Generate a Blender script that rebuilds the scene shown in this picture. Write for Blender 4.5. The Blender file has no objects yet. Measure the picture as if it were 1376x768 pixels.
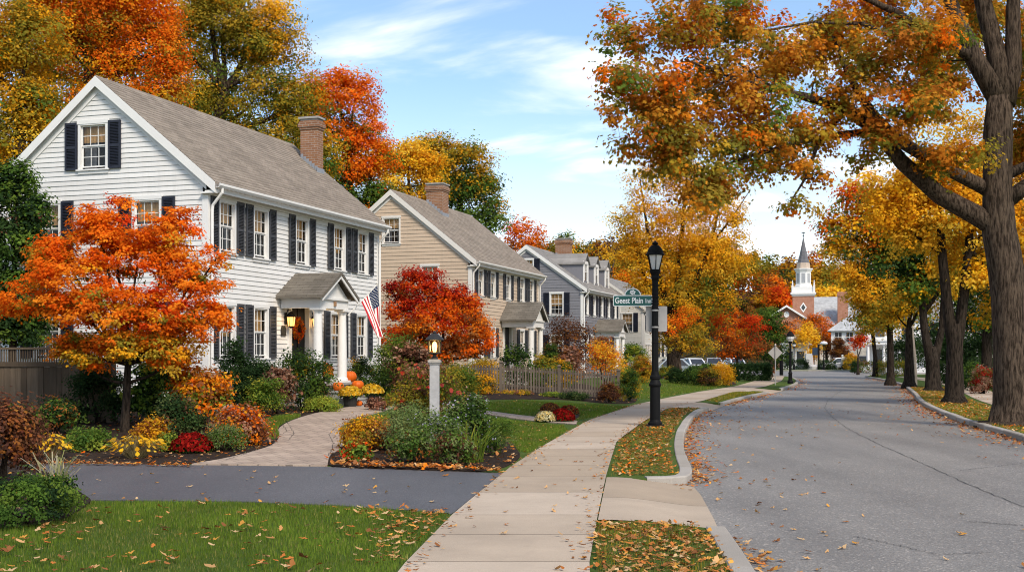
import bpy, bmesh, math, random
import numpy as np
from mathutils import Vector, Matrix
R = math.radians
rng = np.random.default_rng(7)
SC = bpy.context.scene
COL = SC.collection

# ------------------------------------------------------------------ camera model
F, EYE, CX, HY = 1600.0, 1.6, 688.0, 478.0
def ss(a, b, x):
    t = min(1.0, max(0.0, (x - a) / (b - a))); return t * t * (3 - 2 * t)
SLY = [3, 8.86, 12.08, 17.3, 21.5, 26.4, 29.4, 38.8, 44.9, 53.3, 62.4, 88.3, 100, 400]
SLX = [-1.1, -.847, -.589, 0, .605, 1.4, 1.87, 3.98, 5.76, 8.4, 11.66, 18.9, 21.4, 80]
SRY = [3, 8.83, 11.9, 16.1, 22.3, 29.1, 36.1, 42.7, 52.2, 62.4, 76.4, 98.5, 400]
SRX = [.3, .563, .856, 1.278, 1.96, 3.22, 4.69, 6.88, 9.66, 13.3, 17.3, 22.6, 85]
def slx(y): return float(np.interp(y, SLY, SLX))
def srx(y): return float(np.interp(y, SRY, SRX))
def hgt(x, y):
    t = slx(y) - x
    return 0.3 * ss(.8, 6, t) * ss(18, 27, y)
def G(px, py, z=0.0):
    Y = (EYE - z) * F / (py - HY); return ((px - CX) / F * Y, Y)
def gy(px, py):
    z = 0.0
    for _ in range(12):
        x, y = G(px, py, z); z = hgt(x, y)
    return (x, y)
def P(px, py, Y): return ((px - CX) / F * Y, Y, EYE + (HY - py) / F * Y)

# ------------------------------------------------------------------ materials
def lin(c):
    return tuple(((v / 255) / 12.92 if v / 255 <= .04045 else ((v / 255 + .055) / 1.055) ** 2.4) for v in c)
class NT:
    def __init__(s, name):
        s.m = bpy.data.materials.new(name); s.m.use_nodes = True
        s.t = s.m.node_tree; s.n = s.t.nodes; s.l = s.t.links
        s.n.clear(); s.out = s.n.new('ShaderNodeOutputMaterial')
    def new(s, typ, **kw):
        nd = s.n.new(typ)
        for k, v in kw.items():
            if k.startswith('i_'):
                key = k[2:].replace('_', ' ')
                nd.inputs[key].default_value = v
            else: setattr(nd, k, v)
        return nd
    def link(s, a, b): s.l.new(a, b)
    def pri(s, rough=.6, spec=.3, metal=0):
        p = s.new('ShaderNodeBsdfPrincipled'); p.inputs['Roughness'].default_value = rough
        p.inputs['Specular IOR Level'].default_value = spec; p.inputs['Metallic'].default_value = metal
        s.link(p.outputs[0], s.out.inputs[0]); return p
    def coord(s, kind='Object'):
        return s.new('ShaderNodeTexCoord').outputs[kind]
    def noise(s, vec, scale, detail=4, rough=.55):
        n = s.new('ShaderNodeTexNoise'); n.inputs['Scale'].default_value = scale
        n.inputs['Detail'].default_value = detail; n.inputs['Roughness'].default_value = rough
        s.link(vec, n.inputs['Vector']); return n
    def ramp(s, fac, stops):
        r = s.new('ShaderNodeValToRGB'); e = r.color_ramp.elements
        while len(e) < len(stops): e.new(.5)
        for k, (p, c) in enumerate(stops):
            e[k].position = p; e[k].color = (*c, 1) if len(c) == 3 else c
        s.link(fac, r.inputs[0]); return r.outputs[0]
    def mix(s, fac, a, b, mode='MIX'):
        m = s.new('ShaderNodeMix', data_type='RGBA', blend_type=mode)
        for v, i in ((fac, 0), (a, 6), (b, 7)):
            if hasattr(v, 'is_linked') or isinstance(v, bpy.types.NodeSocket): s.link(v, m.inputs[i])
            elif i == 0: m.inputs[0].default_value = v
            else: m.inputs[i].default_value = (*v, 1)
        return m.outputs[2]
    def bump(s, h, strength=.4, dist=.02):
        b = s.new('ShaderNodeBump'); b.inputs['Strength'].default_value = strength
        b.inputs['Distance'].default_value = dist; s.link(h, b.inputs['Height']); return b.outputs[0]
    def mapping(s, vec, scale):
        m = s.new('ShaderNodeMapping'); m.inputs['Scale'].default_value = scale; s.link(vec, m.inputs[0]); return m.outputs[0]

def mul(c, k): return tuple(min(1, v * k) for v in c)
def simple(name, c, rough=.6, spec=.3, metal=0, var=.12, scale=6, bump=.15, fine=60):
    t = NT(name); p = t.pri(rough, spec, metal); co = t.coord('Object')
    n = t.noise(co, scale, 5); n2 = t.noise(co, fine, 3)
    base = t.ramp(n.outputs[0], [(.25, mul(c, 1 - var)), (.75, mul(c, 1 + var))])
    t.link(base, p.inputs['Base Color'])
    if bump: t.link(t.bump(n2.outputs[0], bump, .01), p.inputs['Normal'])
    return t.m

def leaf_mat(name, trans=.35):
    t = NT(name); a = t.new('ShaderNodeAttribute', attribute_name='Col')
    d = t.new('ShaderNodeBsdfDiffuse'); tr = t.new('ShaderNodeBsdfTranslucent')
    mx = t.new('ShaderNodeMixShader'); mx.inputs[0].default_value = trans
    t.link(a.outputs['Color'], d.inputs[0]); t.link(a.outputs['Color'], tr.inputs[0])
    t.link(d.outputs[0], mx.inputs[1]); t.link(tr.outputs[0], mx.inputs[2])
    t.link(mx.outputs[0], t.out.inputs[0]); return t.m
LEAF = leaf_mat('leaf', .49); DRY = leaf_mat('dry_leaf', .12); GRASS = leaf_mat('grass_blade', .3)

def bark(name, c1, c2, sc=1.0):
    t = NT(name); p = t.pri(.9, .1); co = t.coord('Object')
    v = t.mapping(co, (9 * sc, 9 * sc, 1.6 * sc)); n = t.noise(v, 2.2, 6, .65); big = t.noise(co, .9, 3)
    c = t.mix(big.outputs[0], t.ramp(n.outputs[0], [(.40, mul(c1, .4)), (.58, c2)]), t.ramp(n.outputs[0], [(.36, mul(c1, .3)), (.62, mul(c1, 1.2))]))
    t.link(c, p.inputs['Base Color']); t.link(t.bump(n.outputs[0], 1.0, .10), p.inputs['Normal']); return t.m
BARK = bark('bark_grey_brown', (.066, .045, .031), (.148, .108, .077)); BARKD = bark('bark_dark', (.030, .022, .016), (.062, .046, .034)); 
BARKL = bark('bark_smooth', (.14, .105, .08), (.22, .17, .13), 1.6)

def brick_mat(name, c1, c2, mortar, bw=.21, bh=.07):
    t = NT(name); p = t.pri(.9, .15); co = t.coord('Object')
    s = t.new('ShaderNodeSeparateXYZ'); t.link(co, s.inputs[0])
    ad = t.new('ShaderNodeMath', operation='ADD'); t.link(s.outputs[0], ad.inputs[0]); t.link(s.outputs[1], ad.inputs[1])
    cb = t.new('ShaderNodeCombineXYZ'); t.link(ad.outputs[0], cb.inputs[0]); t.link(s.outputs[2], cb.inputs[1])
    b = t.new('ShaderNodeTexBrick'); b.inputs['Scale'].default_value = 1; b.inputs['Brick Width'].default_value = bw
    b.inputs['Row Height'].default_value = bh; b.inputs['Mortar Size'].default_value = .008; b.inputs['Bias'].default_value = -.1
    b.inputs['Color1'].default_value = (*c1, 1); b.inputs['Color2'].default_value = (*c2, 1); b.inputs['Mortar'].default_value = (*mortar, 1)
    t.link(cb.outputs[0], b.inputs[0])
    n = t.noise(co, 3, 4); c = t.mix(t.ramp(n.outputs[0], [(.3, (0, 0, 0)), (.8, (.5, .5, .5))]), b.outputs[0], mul(c1, .45))
    t.link(c, p.inputs['Base Color']); t.link(t.bump(b.outputs['Fac'], -.5, .01), p.inputs['Normal']); return t.m

def shingle(name, c, slope=.8, ax=0):
    t = NT(name); p = t.pri(.95, .1); co = t.coord('Object')
    s = t.new('ShaderNodeSeparateXYZ'); t.link(co, s.inputs[0])
    k = math.sqrt(1 + slope * slope) / slope
    mz = t.new('ShaderNodeMath', operation='MULTIPLY'); mz.inputs[1].default_value = k; t.link(s.outputs[2], mz.inputs[0])
    cb = t.new('ShaderNodeCombineXYZ'); t.link(s.outputs[ax], cb.inputs[0]); t.link(mz.outputs[0], cb.inputs[1])
    b = t.new('ShaderNodeTexBrick'); b.inputs['Scale'].default_value = 1; b.inputs['Brick Width'].default_value = .3
    b.inputs['Row Height'].default_value = .14; b.inputs['Mortar Size'].default_value = .006; b.inputs['Bias'].default_value = 0
    b.inputs['Color1'].default_value = (*mul(c, .86), 1); b.inputs['Color2'].default_value = (*mul(c, 1.14), 1); b.inputs['Mortar'].default_value = (*mul(c, .6), 1)
    t.link(cb.outputs[0], b.inputs[0])
    n = t.noise(co, .7, 5); n2 = t.noise(co, 90, 2); n3 = t.noise(t.mapping(co, (2.2, 2.2, .35)), 1.0, 4)
    cc = t.mix(1.0, b.outputs[0], t.ramp(n.outputs[0], [(.25, (.84, .83, .82)), (.75, (1.08, 1.07, 1.05))]), 'MULTIPLY')
    cc = t.mix(1.0, cc, t.ramp(n3.outputs[0], [(.3, (.86, .86, .85)), (.6, (1.04, 1.04, 1.04))]), 'MULTIPLY')
    cc = t.mix(1.0, cc, t.ramp(n2.outputs[0], [(.3, (.8, .8, .8)), (.7, (1.15, 1.15, 1.15))]), 'MULTIPLY')
    t.link(cc, p.inputs['Base Color']); t.link(t.bump(b.outputs['Fac'], -.3, .01), p.inputs['Normal']); return t.m

def siding(name, c):
    t = NT(name); p = t.pri(.55, .25); co = t.coord('Object')
    n = t.noise(co, .8, 5); n2 = t.noise(t.mapping(co, (6, 6, 1)), 3, 4)
    cc = t.mix(1.0, t.ramp(n.outputs[0], [(.25, mul(c, .93)), (.7, c)]), t.ramp(n2.outputs[0], [(.25, (.95, .945, .93)), (.6, (1, 1, 1))]), 'MULTIPLY')
    gi = t.new('ShaderNodeNewGeometry'); cc = t.mix(1.0, cc, t.ramp(gi.outputs['Random Per Island'], [(0, (.93, .925, .915)), (1, (1.03, 1.03, 1.03))]), 'MULTIPLY')
    st = t.noise(t.mapping(co, (2.5, 2.5, .25)), 2.0, 5, .6); cc = t.mix(t.ramp(st.outputs[0], [(.52, (0, 0, 0)), (.8, (.35, .35, .35))]), cc, mul(c, .72))
    t.link(cc, p.inputs['Base Color'])
    v = t.mapping(co, (3, 3, 60)); t.link(t.bump(t.noise(v, 2, 3).outputs[0], .06, .01), p.inputs['Normal']); return t.m

def wood(name, c1, c2, vert=True):
    t = NT(name); p = t.pri(.85, .15); co = t.coord('Object')
    v = t.mapping(co, (14, 14, 1.1) if vert else (1.1, 14, 14)); n = t.noise(v, 2, 6, .6); b = t.noise(co, 1.3, 3)
    gi = t.new('ShaderNodeNewGeometry')
    isl = t.ramp(gi.outputs['Random Per Island'], [(0, (.58, .56, .54)), (1, (1.25, 1.22, 1.2))])
    c = t.mix(n.outputs[0], c1, c2); c = t.mix(1.0, c, isl, 'MULTIPLY')
    c = t.mix(t.ramp(b.outputs[0], [(.4, (0, 0, 0)), (.75, (.4, .4, .4))]), c, mul(c1, .6))
    t.link(c, p.inputs['Base Color']); t.link(t.bump(n.outputs[0], .35, .01), p.inputs['Normal']); return t.m

def glass_mat():
    t = NT('window_glass'); tr = t.new('ShaderNodeBsdfTransparent'); tr.inputs[0].default_value = (.9, .92, .92, 1)
    gl = t.new('ShaderNodeBsdfGlossy'); gl.inputs['Roughness'].default_value = .02
    n = t.noise(t.coord('Object'), 2.5, 2); t.link(t.bump(n.outputs[0], .05, .02), gl.inputs['Normal'])
    lw = t.new('ShaderNodeLayerWeight'); lw.inputs[0].default_value = .18
    mp = t.new('ShaderNodeMapRange'); mp.inputs['To Min'].default_value = .035; mp.inputs['To Max'].default_value = .5
    t.link(lw.outputs['Fresnel'], mp.inputs[0])
    m = t.new('ShaderNodeMixShader'); t.link(mp.outputs[0], m.inputs[0]); t.link(tr.outputs[0], m.inputs[1]); t.link(gl.outputs[0], m.inputs[2])
    t.link(m.outputs[0], t.out.inputs[0]); return t.m
GLASS = glass_mat()
def emit(name, c, s):
    t = NT(name); e = t.new('ShaderNodeEmission'); e.inputs[0].default_value = (*c, 1); e.inputs[1].default_value = s
    n = t.noise(t.coord('Object'), 20, 2); t.link(t.mix(n.outputs[0], c, mul(c, .8)), e.inputs[0])
    t.link(e.outputs[0], t.out.inputs[0]); return t.m

WHITE = simple('white_paint', (.70, .69, .665), .5, .3, var=.03, scale=3, bump=.04)
CREAM = simple('cream_trim_paint', (.65, .62, .57), .5, .3, var=.03, scale=3, bump=.04)
SHUT = simple('charcoal_shutter_paint', (.046, .048, .055), .5, .3, var=.15)
SHUTN = simple('navy_shutter_paint', (.018, .021, .034), .45, .3, var=.15)
BLACK = simple('black_cast_iron', (.006, .006, .0065), .6, .12, var=.2, bump=.1)
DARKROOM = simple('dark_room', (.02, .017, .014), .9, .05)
BLIND = simple('tan_window_shade', (.62, .36, .15), .9, .05, var=.2, scale=3)
CURT = simple('grey_curtain', (.16, .16, .17), .9, .05, var=.2, scale=3)
STONE = simple('grey_stone', (.30, .29, .27), .85, .2, var=.2, scale=5, bump=.5, fine=40)
GRANITE = simple('granite', (.42, .41, .39), .85, .2, var=.16, scale=14, bump=.4, fine=120)
METAL = simple('galvanised_metal', (.34, .32, .30), .5, .4, .3, var=.08)
LEAD = simple('lead_flashing', (.28, .30, .33), .5, .4, .3, var=.15)
BRICK = brick_mat('chimney_brick', (.30, .145, .075), (.22, .10, .055), (.34, .29, .24))
POTM = simple('dark_planter', (.022, .02, .018), .6, .3)
MULCH = None
DOORM = simple('black_door_paint', (.008, .007, .007), .45, .15)
TERRA = simple('pumpkin_skin', (.56, .105, .005), .5, .25, var=.12, scale=8, bump=.1)
STEMM = simple('dry_stem', (.16, .13, .06), .9, .1)
WOODF = wood('weathered_fence_wood', (.062, .046, .03), (.165, .125, .088))
WOODP = wood('grey_picket_wood', (.085, .068, .052), (.18, .148, .12))

# ------------------------------------------------------------------ mesh helpers
class MB:
    def __init__(s): s.v = []; s.f = []; s.m = []
    def add(s, vs, fs, mi=0):
        b = len(s.v); s.v.extend([tuple(map(float, p)) for p in vs])
        s.f.extend([tuple(i + b for i in f) for f in fs]); s.m.extend([mi] * len(fs)); return s
    def box(s, x0, x1, y0, y1, z0, z1, mi=0):
        v = [(x, y, z) for z in (z0, z1) for y in (y0, y1) for x in (x0, x1)]
        return s.add(v, [(0, 2, 3, 1), (4, 5, 7, 6), (0, 1, 5, 4), (2, 6, 7, 3), (0, 4, 6, 2), (1, 3, 7, 5)], mi)
    def hexa(s, v, mi=0):  # 8 verts: bottom 4 loop, top 4 loop
        return s.add(v, [(3, 2, 1, 0), (4, 5, 6, 7), (0, 1, 5, 4), (1, 2, 6, 5), (2, 3, 7, 6), (3, 0, 4, 7)], mi)
    def quad(s, a, b, c, d, mi=0): return s.add([a, b, c, d], [(0, 1, 2, 3)], mi)
    def prism(s, poly, d0, d1, f, mi=0):  # poly of (a,b); f(a,b,d)->xyz
        n = len(poly); v = [f(a, b, d0) for a, b in poly] + [f(a, b, d1) for a, b in poly]
        fs = [tuple(range(n))[::-1], tuple(range(n, 2 * n))] + [(i, (i + 1) % n, n + (i + 1) % n, n + i) for i in range(n)]
        return s.add(v, fs, mi)
    def tube(s, pts, rad, n=6, mi=0, caps=True):
        pts = [Vector(p) for p in pts]; k = len(pts)
        rad = [rad] * k if isinstance(rad, (int, float)) else rad
        vs = []; u = None
        for i, p in enumerate(pts):
            t = (pts[min(i + 1, k - 1)] - pts[max(i - 1, 0)]).normalized()
            if u is None: u = t.orthogonal().normalized()
            u = (u - t * u.dot(t))
            u = u.normalized() if u.length > 1e-6 else t.orthogonal().normalized()
            w = t.cross(u)
            for j in range(n):
                a = 2 * math.pi * j / n; vs.append(p + (u * math.cos(a) + w * math.sin(a)) * rad[i])
        fs = [(i * n + j, i * n + (j + 1) % n, (i + 1) * n + (j + 1) % n, (i + 1) * n + j) for i in range(k - 1) for j in range(n)]
        if caps: fs += [tuple(range(n))[::-1], tuple(range((k - 1) * n, k * n))]
        return s.add(vs, fs, mi)
    def lathe(s, prof, n=16, c=(0, 0, 0), mi=0, ph=0.0, sq=False):
        vs = []; k = len(prof)
        for r, z in prof:
            for j in range(n):
                a = 2 * math.pi * j / n + ph; vs.append((c[0] + r * math.cos(a), c[1] + r * math.sin(a), c[2] + z))
        fs = [(i * n + j, i * n + (j + 1) % n, (i + 1) * n + (j + 1) % n, (i + 1) * n + j) for i in range(k - 1) for j in range(n)]
        fs += [tuple(range(n))[::-1], tuple(range((k - 1) * n, k * n))]
        return s.add(vs, fs, mi)
    def mesh(s, name, mats):
        me = bpy.data.meshes.new(name); me.from_pydata(s.v, [], s.f)
        for m in (mats if isinstance(mats, (list, tuple)) else [mats]): me.materials.append(m)
        me.polygons.foreach_set('material_index', s.m); me.update(); return me

def link(o, parent=None):
    COL.objects.link(o)
    if parent is not None: o.parent = parent
    return o
def obj(name, mb, mats, parent=None, smooth=False, loc=None, rotz=0):
    me = mb.mesh(name, mats) if isinstance(mb, MB) else mb
    if smooth: me.polygons.foreach_set('use_smooth', [True] * len(me.polygons))
    o = bpy.data.objects.new(name, me); link(o, parent)
    if loc is not None: o.location = loc
    if rotz: o.rotation_euler = (0, 0, rotz)
    return o
def tag(o, label=None, cat=None, group=None, kind=None):
    if label: o['label'] = label
    if cat: o['category'] = cat
    if group: o['group'] = group
    if kind: o['kind'] = kind
    return o
def thing(name, label, cat, loc=(0, 0, 0), rotz=0, group=None):
    o = bpy.data.objects.new(name, None); link(o); o.location = loc; o.rotation_euler = (0, 0, rotz)
    o.empty_display_size = .2
    return tag(o, label, cat, group)
KIDS = {}
def copy_tree(o, parent=None):
    c = o.copy(); COL.objects.link(c); c.parent = parent
    for ch in list(o.children): copy_tree(ch, c)
    return c

# leaf templates: polygon in (x, y, z) with unit length
T_RHOMB = np.array([(0, 0, 0), (.32, .42, -.10), (0, 1, .02), (-.32, .42, -.10)])
T_OVAL = np.array([(0, 0, 0), (.26, .25, -.06), (.3, .6, -.08), (0, 1, 0), (-.3, .6, -.08), (-.26, .25, -.06)])
T_LOBE = np.array([(0, 0, 0), (.34, .12, -.05), (.2, .36, 0), (.5, .62, -.1), (.17, .68, 0), (0, 1.05, -.05), (-.17, .68, 0), (-.5, .62, -.1), (-.2, .36, 0), (-.34, .12, -.05)])
T_BLADE = np.array([(-.06, 0, 0), (.06, 0, 0), (.0, 1, .25)])
T_DISC = np.array([(.5 * math.cos(a), .5 * math.sin(a), .12 * (k % 2)) for k, a in enumerate(np.linspace(0, 2 * math.pi, 9)[:-1])])
def nrmz(v): return v / np.maximum(1e-9, np.linalg.norm(v, axis=1, keepdims=True))
def leaf_mesh(name, pos, nrm, size, col, tmpl, mat, tdir=None):
    N = len(pos); k = len(tmpl); nrm = nrmz(nrm)
    r = rng.normal(size=(N, 3)) if tdir is None else tdir
    t1 = nrmz(np.cross(nrm, r)); t2 = np.cross(t1, nrm)
    s = np.asarray(size).reshape(-1, 1, 1) * np.ones((N, 1, 1))
    V = pos[:, None, :] + s * (tmpl[None, :, 0:1] * t1[:, None] + tmpl[None, :, 1:2] * t2[:, None] + tmpl[None, :, 2:3] * nrm[:, None])
    me = bpy.data.meshes.new(name)
    me.vertices.add(N * k); me.vertices.foreach_set('co', V.reshape(-1).astype(np.float32))
    me.loops.add(N * k); me.loops.foreach_set('vertex_index', np.arange(N * k, dtype=np.int32))
    me.polygons.add(N); me.polygons.foreach_set('loop_start', np.arange(0, N * k, k, dtype=np.int32))
    try: me.polygons.foreach_set('loop_total', np.full(N, k, dtype=np.int32))
    except Exception: pass
    a = me.attributes.new('Col', 'FLOAT_COLOR', 'POINT')
    c4 = np.ones((N, k, 4), dtype=np.float32); c4[:, :, :3] = np.clip(col, 0, 1)[:, None, :]
    a.data.foreach_set('color', c4.reshape(-1))
    me.materials.append(mat); me.update(); me.validate(); return me

# palettes (linear albedo)
def pal(*a): return np.array(a, dtype=float)
ORANGE = pal((.84, .20, .012), (.78, .145, .01), (.86, .28, .02), (.74, .18, .015))
REDOR = pal((.66, .07, .012), (.76, .11, .012), (.52, .04, .012))
RED = pal((.36, .02, .015), (.45, .03, .015), (.26, .015, .012))
YELLOW = pal((.90, .54, .028), (.86, .46, .02), (.80, .48, .04), (.88, .58, .06))
GOLD = pal((.80, .40, .02), (.72, .34, .018), (.64, .36, .03))
OLIVE = pal((.40, .29, .03), (.30, .25, .03), (.48, .30, .03), (.22, .20, .025))
GREEN = pal((.11, .19, .03), (.15, .22, .035), (.07, .13, .025))
DKGREEN = pal((.035, .07, .022), (.05, .09, .028), (.025, .05, .02))
LIME = pal((.30, .36, .05), (.22, .30, .04), (.40, .38, .05))
RUST = pal((.34, .12, .03), (.42, .17, .04), (.26, .09, .03))
PINKTAN = pal((.50, .27, .17), (.42, .19, .11), (.58, .36, .24), (.32, .13, .08))
BROWN = pal((.14, .06, .035), (.20, .085, .04), (.10, .045, .03))
SAGE = pal((.22, .29, .10), (.28, .34, .12), (.16, .24, .07))
OAKMIX = pal((.58, .21, .022), (.62, .28, .03), (.46, .16, .022), (.34, .25, .035), (.52, .31, .035), (.24, .22, .035), (.70, .26, .02))
LITTER = pal((.44, .22, .08), (.52, .30, .13), (.34, .14, .045), (.54, .36, .19), (.22, .09, .035), (.60, .29, .06), (.48, .16, .04))
def pick(p, n): return p[rng.integers(0, len(p), n)]

def crown_pts(lobes, n_clumps, per, rc, flat=.55, shell=.45, lean=None):
    """lobes: list of (cx,cy,cz, rx,ry,rz). returns clump centres, lobe idx, leaf pos, clump idx, outward"""
    L = np.array([l[:6] for l in lobes], dtype=float)
    vol = (L[:, 3] * L[:, 4] * L[:, 5]) ** .75; pr = vol / vol.sum()
    li = rng.choice(len(L), n_clumps, p=pr)
    d = nrmz(rng.normal(size=(n_clumps, 3))); rad = shell + (1 - shell) * rng.random((n_clumps, 1)) ** .7
    d[:, 2] = np.where(d[:, 2] < -.6, -d[:, 2], d[:, 2])
    C = L[li, :3] + d * rad * L[li, 3:6] * rng.uniform(.78, 1.2, (n_clumps, 1))
    sz = rc * rng.uniform(.55, 1.25, n_clumps)
    cnt = np.maximum(8, (per * (sz / rc) ** 2).astype(int))
    ci = np.repeat(np.arange(n_clumps), cnt)
    q = rng.normal(size=(len(ci), 3)) * .44; q = q / np.maximum(1, np.linalg.norm(q, axis=1, keepdims=True) / 1.15)
    tilt = rng.normal(size=(n_clumps, 2)) * .25
    q[:, 2] = q[:, 2] * flat + q[:, 0] * tilt[ci, 0] + q[:, 1] * tilt[ci, 1]
    pos = C[ci] + q * sz[ci, None]
    out = nrmz(pos - L[li[ci], :3])
    return C, li, pos, ci, out
# ------------------------------------------------------------------ vegetation builders
def colours(C, li, ci, pos, lobes, pals, low=None, low_mix=.0, jit=.10, zr=None):
    """one palette per lobe; each clump takes its own base tone, leaves vary round it. low: palette mixed in for lower / inner clumps"""
    nC = len(C); base = np.zeros((nC, 3))
    zs = C[:, 2]; z0, z1 = np.percentile(zs, 3), np.percentile(zs, 97)
    h = np.clip((zs - z0) / max(.01, z1 - z0), 0, 1)
    for k in range(nC):
        p = pals[li[k]]
        if low is not None and rng.random() < low_mix * (1.35 - 1.2 * h[k]): p = low
        base[k] = p[rng.integers(len(p))]
    col = base[ci] * rng.uniform(1 - jit, 1 + jit, (len(ci), 1)) * rng.uniform(.95, 1.05, (len(ci), 3)) * rng.uniform(.84, 1.12, (nC, 1))[ci]
    return col

def limb_path(a, b, sag=.0, n=5, wob=.06):
    a, b = np.array(a, float), np.array(b, float); L = np.linalg.norm(b - a); pts = []
    mid = (a + b) / 2 + np.array([0, 0, -sag * L])
    w = rng.normal(size=3) * wob * L
    for i in range(n + 1):
        t = i / n; p = (1 - t) ** 2 * a + 2 * t * (1 - t) * (mid + w) + t * t * b
        if 0 < i < n: p = p + rng.normal(size=3) * wob * .25 * L
        pts.append(p)
    return pts

def tree(name, label, base, trunk, lobes, pals, clumps, per, rc, leaf, tmpl=T_RHOMB, mat_bark=None, low=None, low_mix=0.0,
         flat=.55, shell=.45, group=None, twigs=.6, sides=7, limbs=None, jit=.10, cat='tree', leafmat=None, upb=.55, lk=1.0, parts=('trunk', 'crown'), root_flare=1.5):
    """trunk: list of (x,y,z,r); limbs: list of lists of (x,y,z,r) that leave it"""
    mat_bark = mat_bark or BARK
    root = thing(name, label, cat, loc=base, group=group); b0 = np.array(base)
    tm = MB(); tp = [np.array(p[:3]) for p in trunk]; tr = [p[3] for p in trunk]
    nodes = [(p, r) for p, r in zip(tp, tr)][1:]
    fl = [(tp[0] + np.array([0, 0, -.15]), tr[0] * root_flare * 1.12), (tp[0] + np.array([0, 0, .06]), tr[0] * root_flare), (tp[0] * .8 + tp[1] * .2, tr[0] * 1.08)]
    tube_noise(tm, [p for p, _ in fl] + tp[1:], [r for _, r in fl] + tr[1:], max(sides, 9), b0)
    for lb in (limbs or []):
        tm.tube([np.array(p[:3]) - b0 for p in lb], [p[3] for p in lb], sides)
        nodes += [(np.array(p[:3]), p[3]) for p in lb[1:]]
    top = tp[-1]
    if limbs is None:
        for l in lobes:
            c = np.array(l[:3]); st = min(nodes[-len(tp) + 1:] if False else nodes[:len(tp) - 1], key=lambda nd: np.linalg.norm(nd[0] - c) + 2.5 * max(0, nd[0][2] - c[2] + .3))
            pth = limb_path(st[0], c + np.array([0, 0, -.15 * l[5]]), .08, 5)
            r0 = min(st[1] * .75, (.03 + .035 * np.linalg.norm(c - st[0])) * lk)
            rr = list(np.linspace(r0, max(.015, r0 * .3), len(pth)))
            tm.tube([p - b0 for p in pth], rr, sides, caps=False)
            nodes += list(zip(pth[1:], rr[1:]))
    C, li, pos, ci, out = crown_pts(lobes, clumps, per, rc, flat, shell)
    NP = np.array([p for p, _ in nodes]); NR = np.array([r for _, r in nodes])
    order = np.argsort(np.linalg.norm(C - top, axis=1))
    for k in order:
        if rng.random() > twigs: continue
        c = C[k]; d = np.linalg.norm(NP - c, axis=1) + 1.2 * np.maximum(0, NP[:, 2] - c[2] + .1)
        j = int(np.argmin(d)); a = NP[j]
        if np.linalg.norm(c - a) < .12: continue
        r0 = min(NR[j] * .7, .006 + .013 * np.linalg.norm(c - a) + .004)
        pth = limb_path(a, c, -.05, 3, .09); rr = list(np.linspace(r0, max(.004, r0 * .35), 4))
        tm.tube([p - b0 for p in pth], rr, 4, caps=False)
        NP = np.vstack([NP, pth[2][None], pth[3][None]]); NR = np.append(NR, [rr[2], rr[3]])
    obj(parts[0], tm, mat_bark, root, smooth=True)
    col = colours(C, li, ci, pos, lobes, pals, low, low_mix, jit)
    cl = pos - C[ci]; cl[:, 2] *= 1.6; cl = cl / np.maximum(.05, np.linalg.norm(cl, axis=1, keepdims=True))
    nrm = np.array([0, 0, 1.0]) * upb + cl * .6 + out * .35 + rng.normal(size=pos.shape) * .34
    me = leaf_mesh(parts[1], pos - b0, nrm, leaf * rng.uniform(.65, 1.25, len(pos)), col, tmpl, leafmat or LEAF)
    obj(parts[1], me, None, root)
    return root

def tube_noise(mb, pts, rad, n, b0, rough=.10):
    pts = [Vector(p) - Vector(b0) for p in pts]; P2 = []; R2 = []
    for i in range(len(pts) - 1):
        L = (pts[i + 1] - pts[i]).length; m = max(1, int(L / .35))
        for k in range(m):
            t = k / m; P2.append(pts[i].lerp(pts[i + 1], t)); R2.append(rad[i] * (1 - t) + rad[i + 1] * t)
    P2.append(pts[-1]); R2.append(rad[-1]); n = max(n, 9)
    ph = rng.uniform(0, 6.28, 4); vs = []; u = Vector((1, 0, 0))
    k = len(P2)
    for i, p in enumerate(P2):
        t = (P2[min(i + 1, k - 1)] - P2[max(i - 1, 0)]).normalized()
        u = (u - t * u.dot(t)).normalized(); w = t.cross(u)
        for j in range(n):
            a = 2 * math.pi * j / n
            f = 1 + rough * (.5 * math.sin(3 * a + ph[0] + .5 * p.z) + .35 * math.sin(5 * a + ph[1] - .3 * p.z) + .3 * math.sin(2 * a + ph[2] + 1.3 * p.z))
            vs.append(p + (u * math.cos(a) + w * math.sin(a)) * R2[i] * f)
    fs = [(i * n + j, i * n + (j + 1) % n, (i + 1) * n + (j + 1) % n, (i + 1) * n + j) for i in range(k - 1) for j in range(n)]
    fs += [tuple(range((k - 1) * n, k * n))]
    mb.add(vs, fs)

def lobe(px, py, rx, ry, Y, rd=None):
    c = P(px, py, Y); k = Y / F
    return (c[0], c[1], c[2], rx * k, (rd if rd is not None else rx * k * .85), ry * k)

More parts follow.
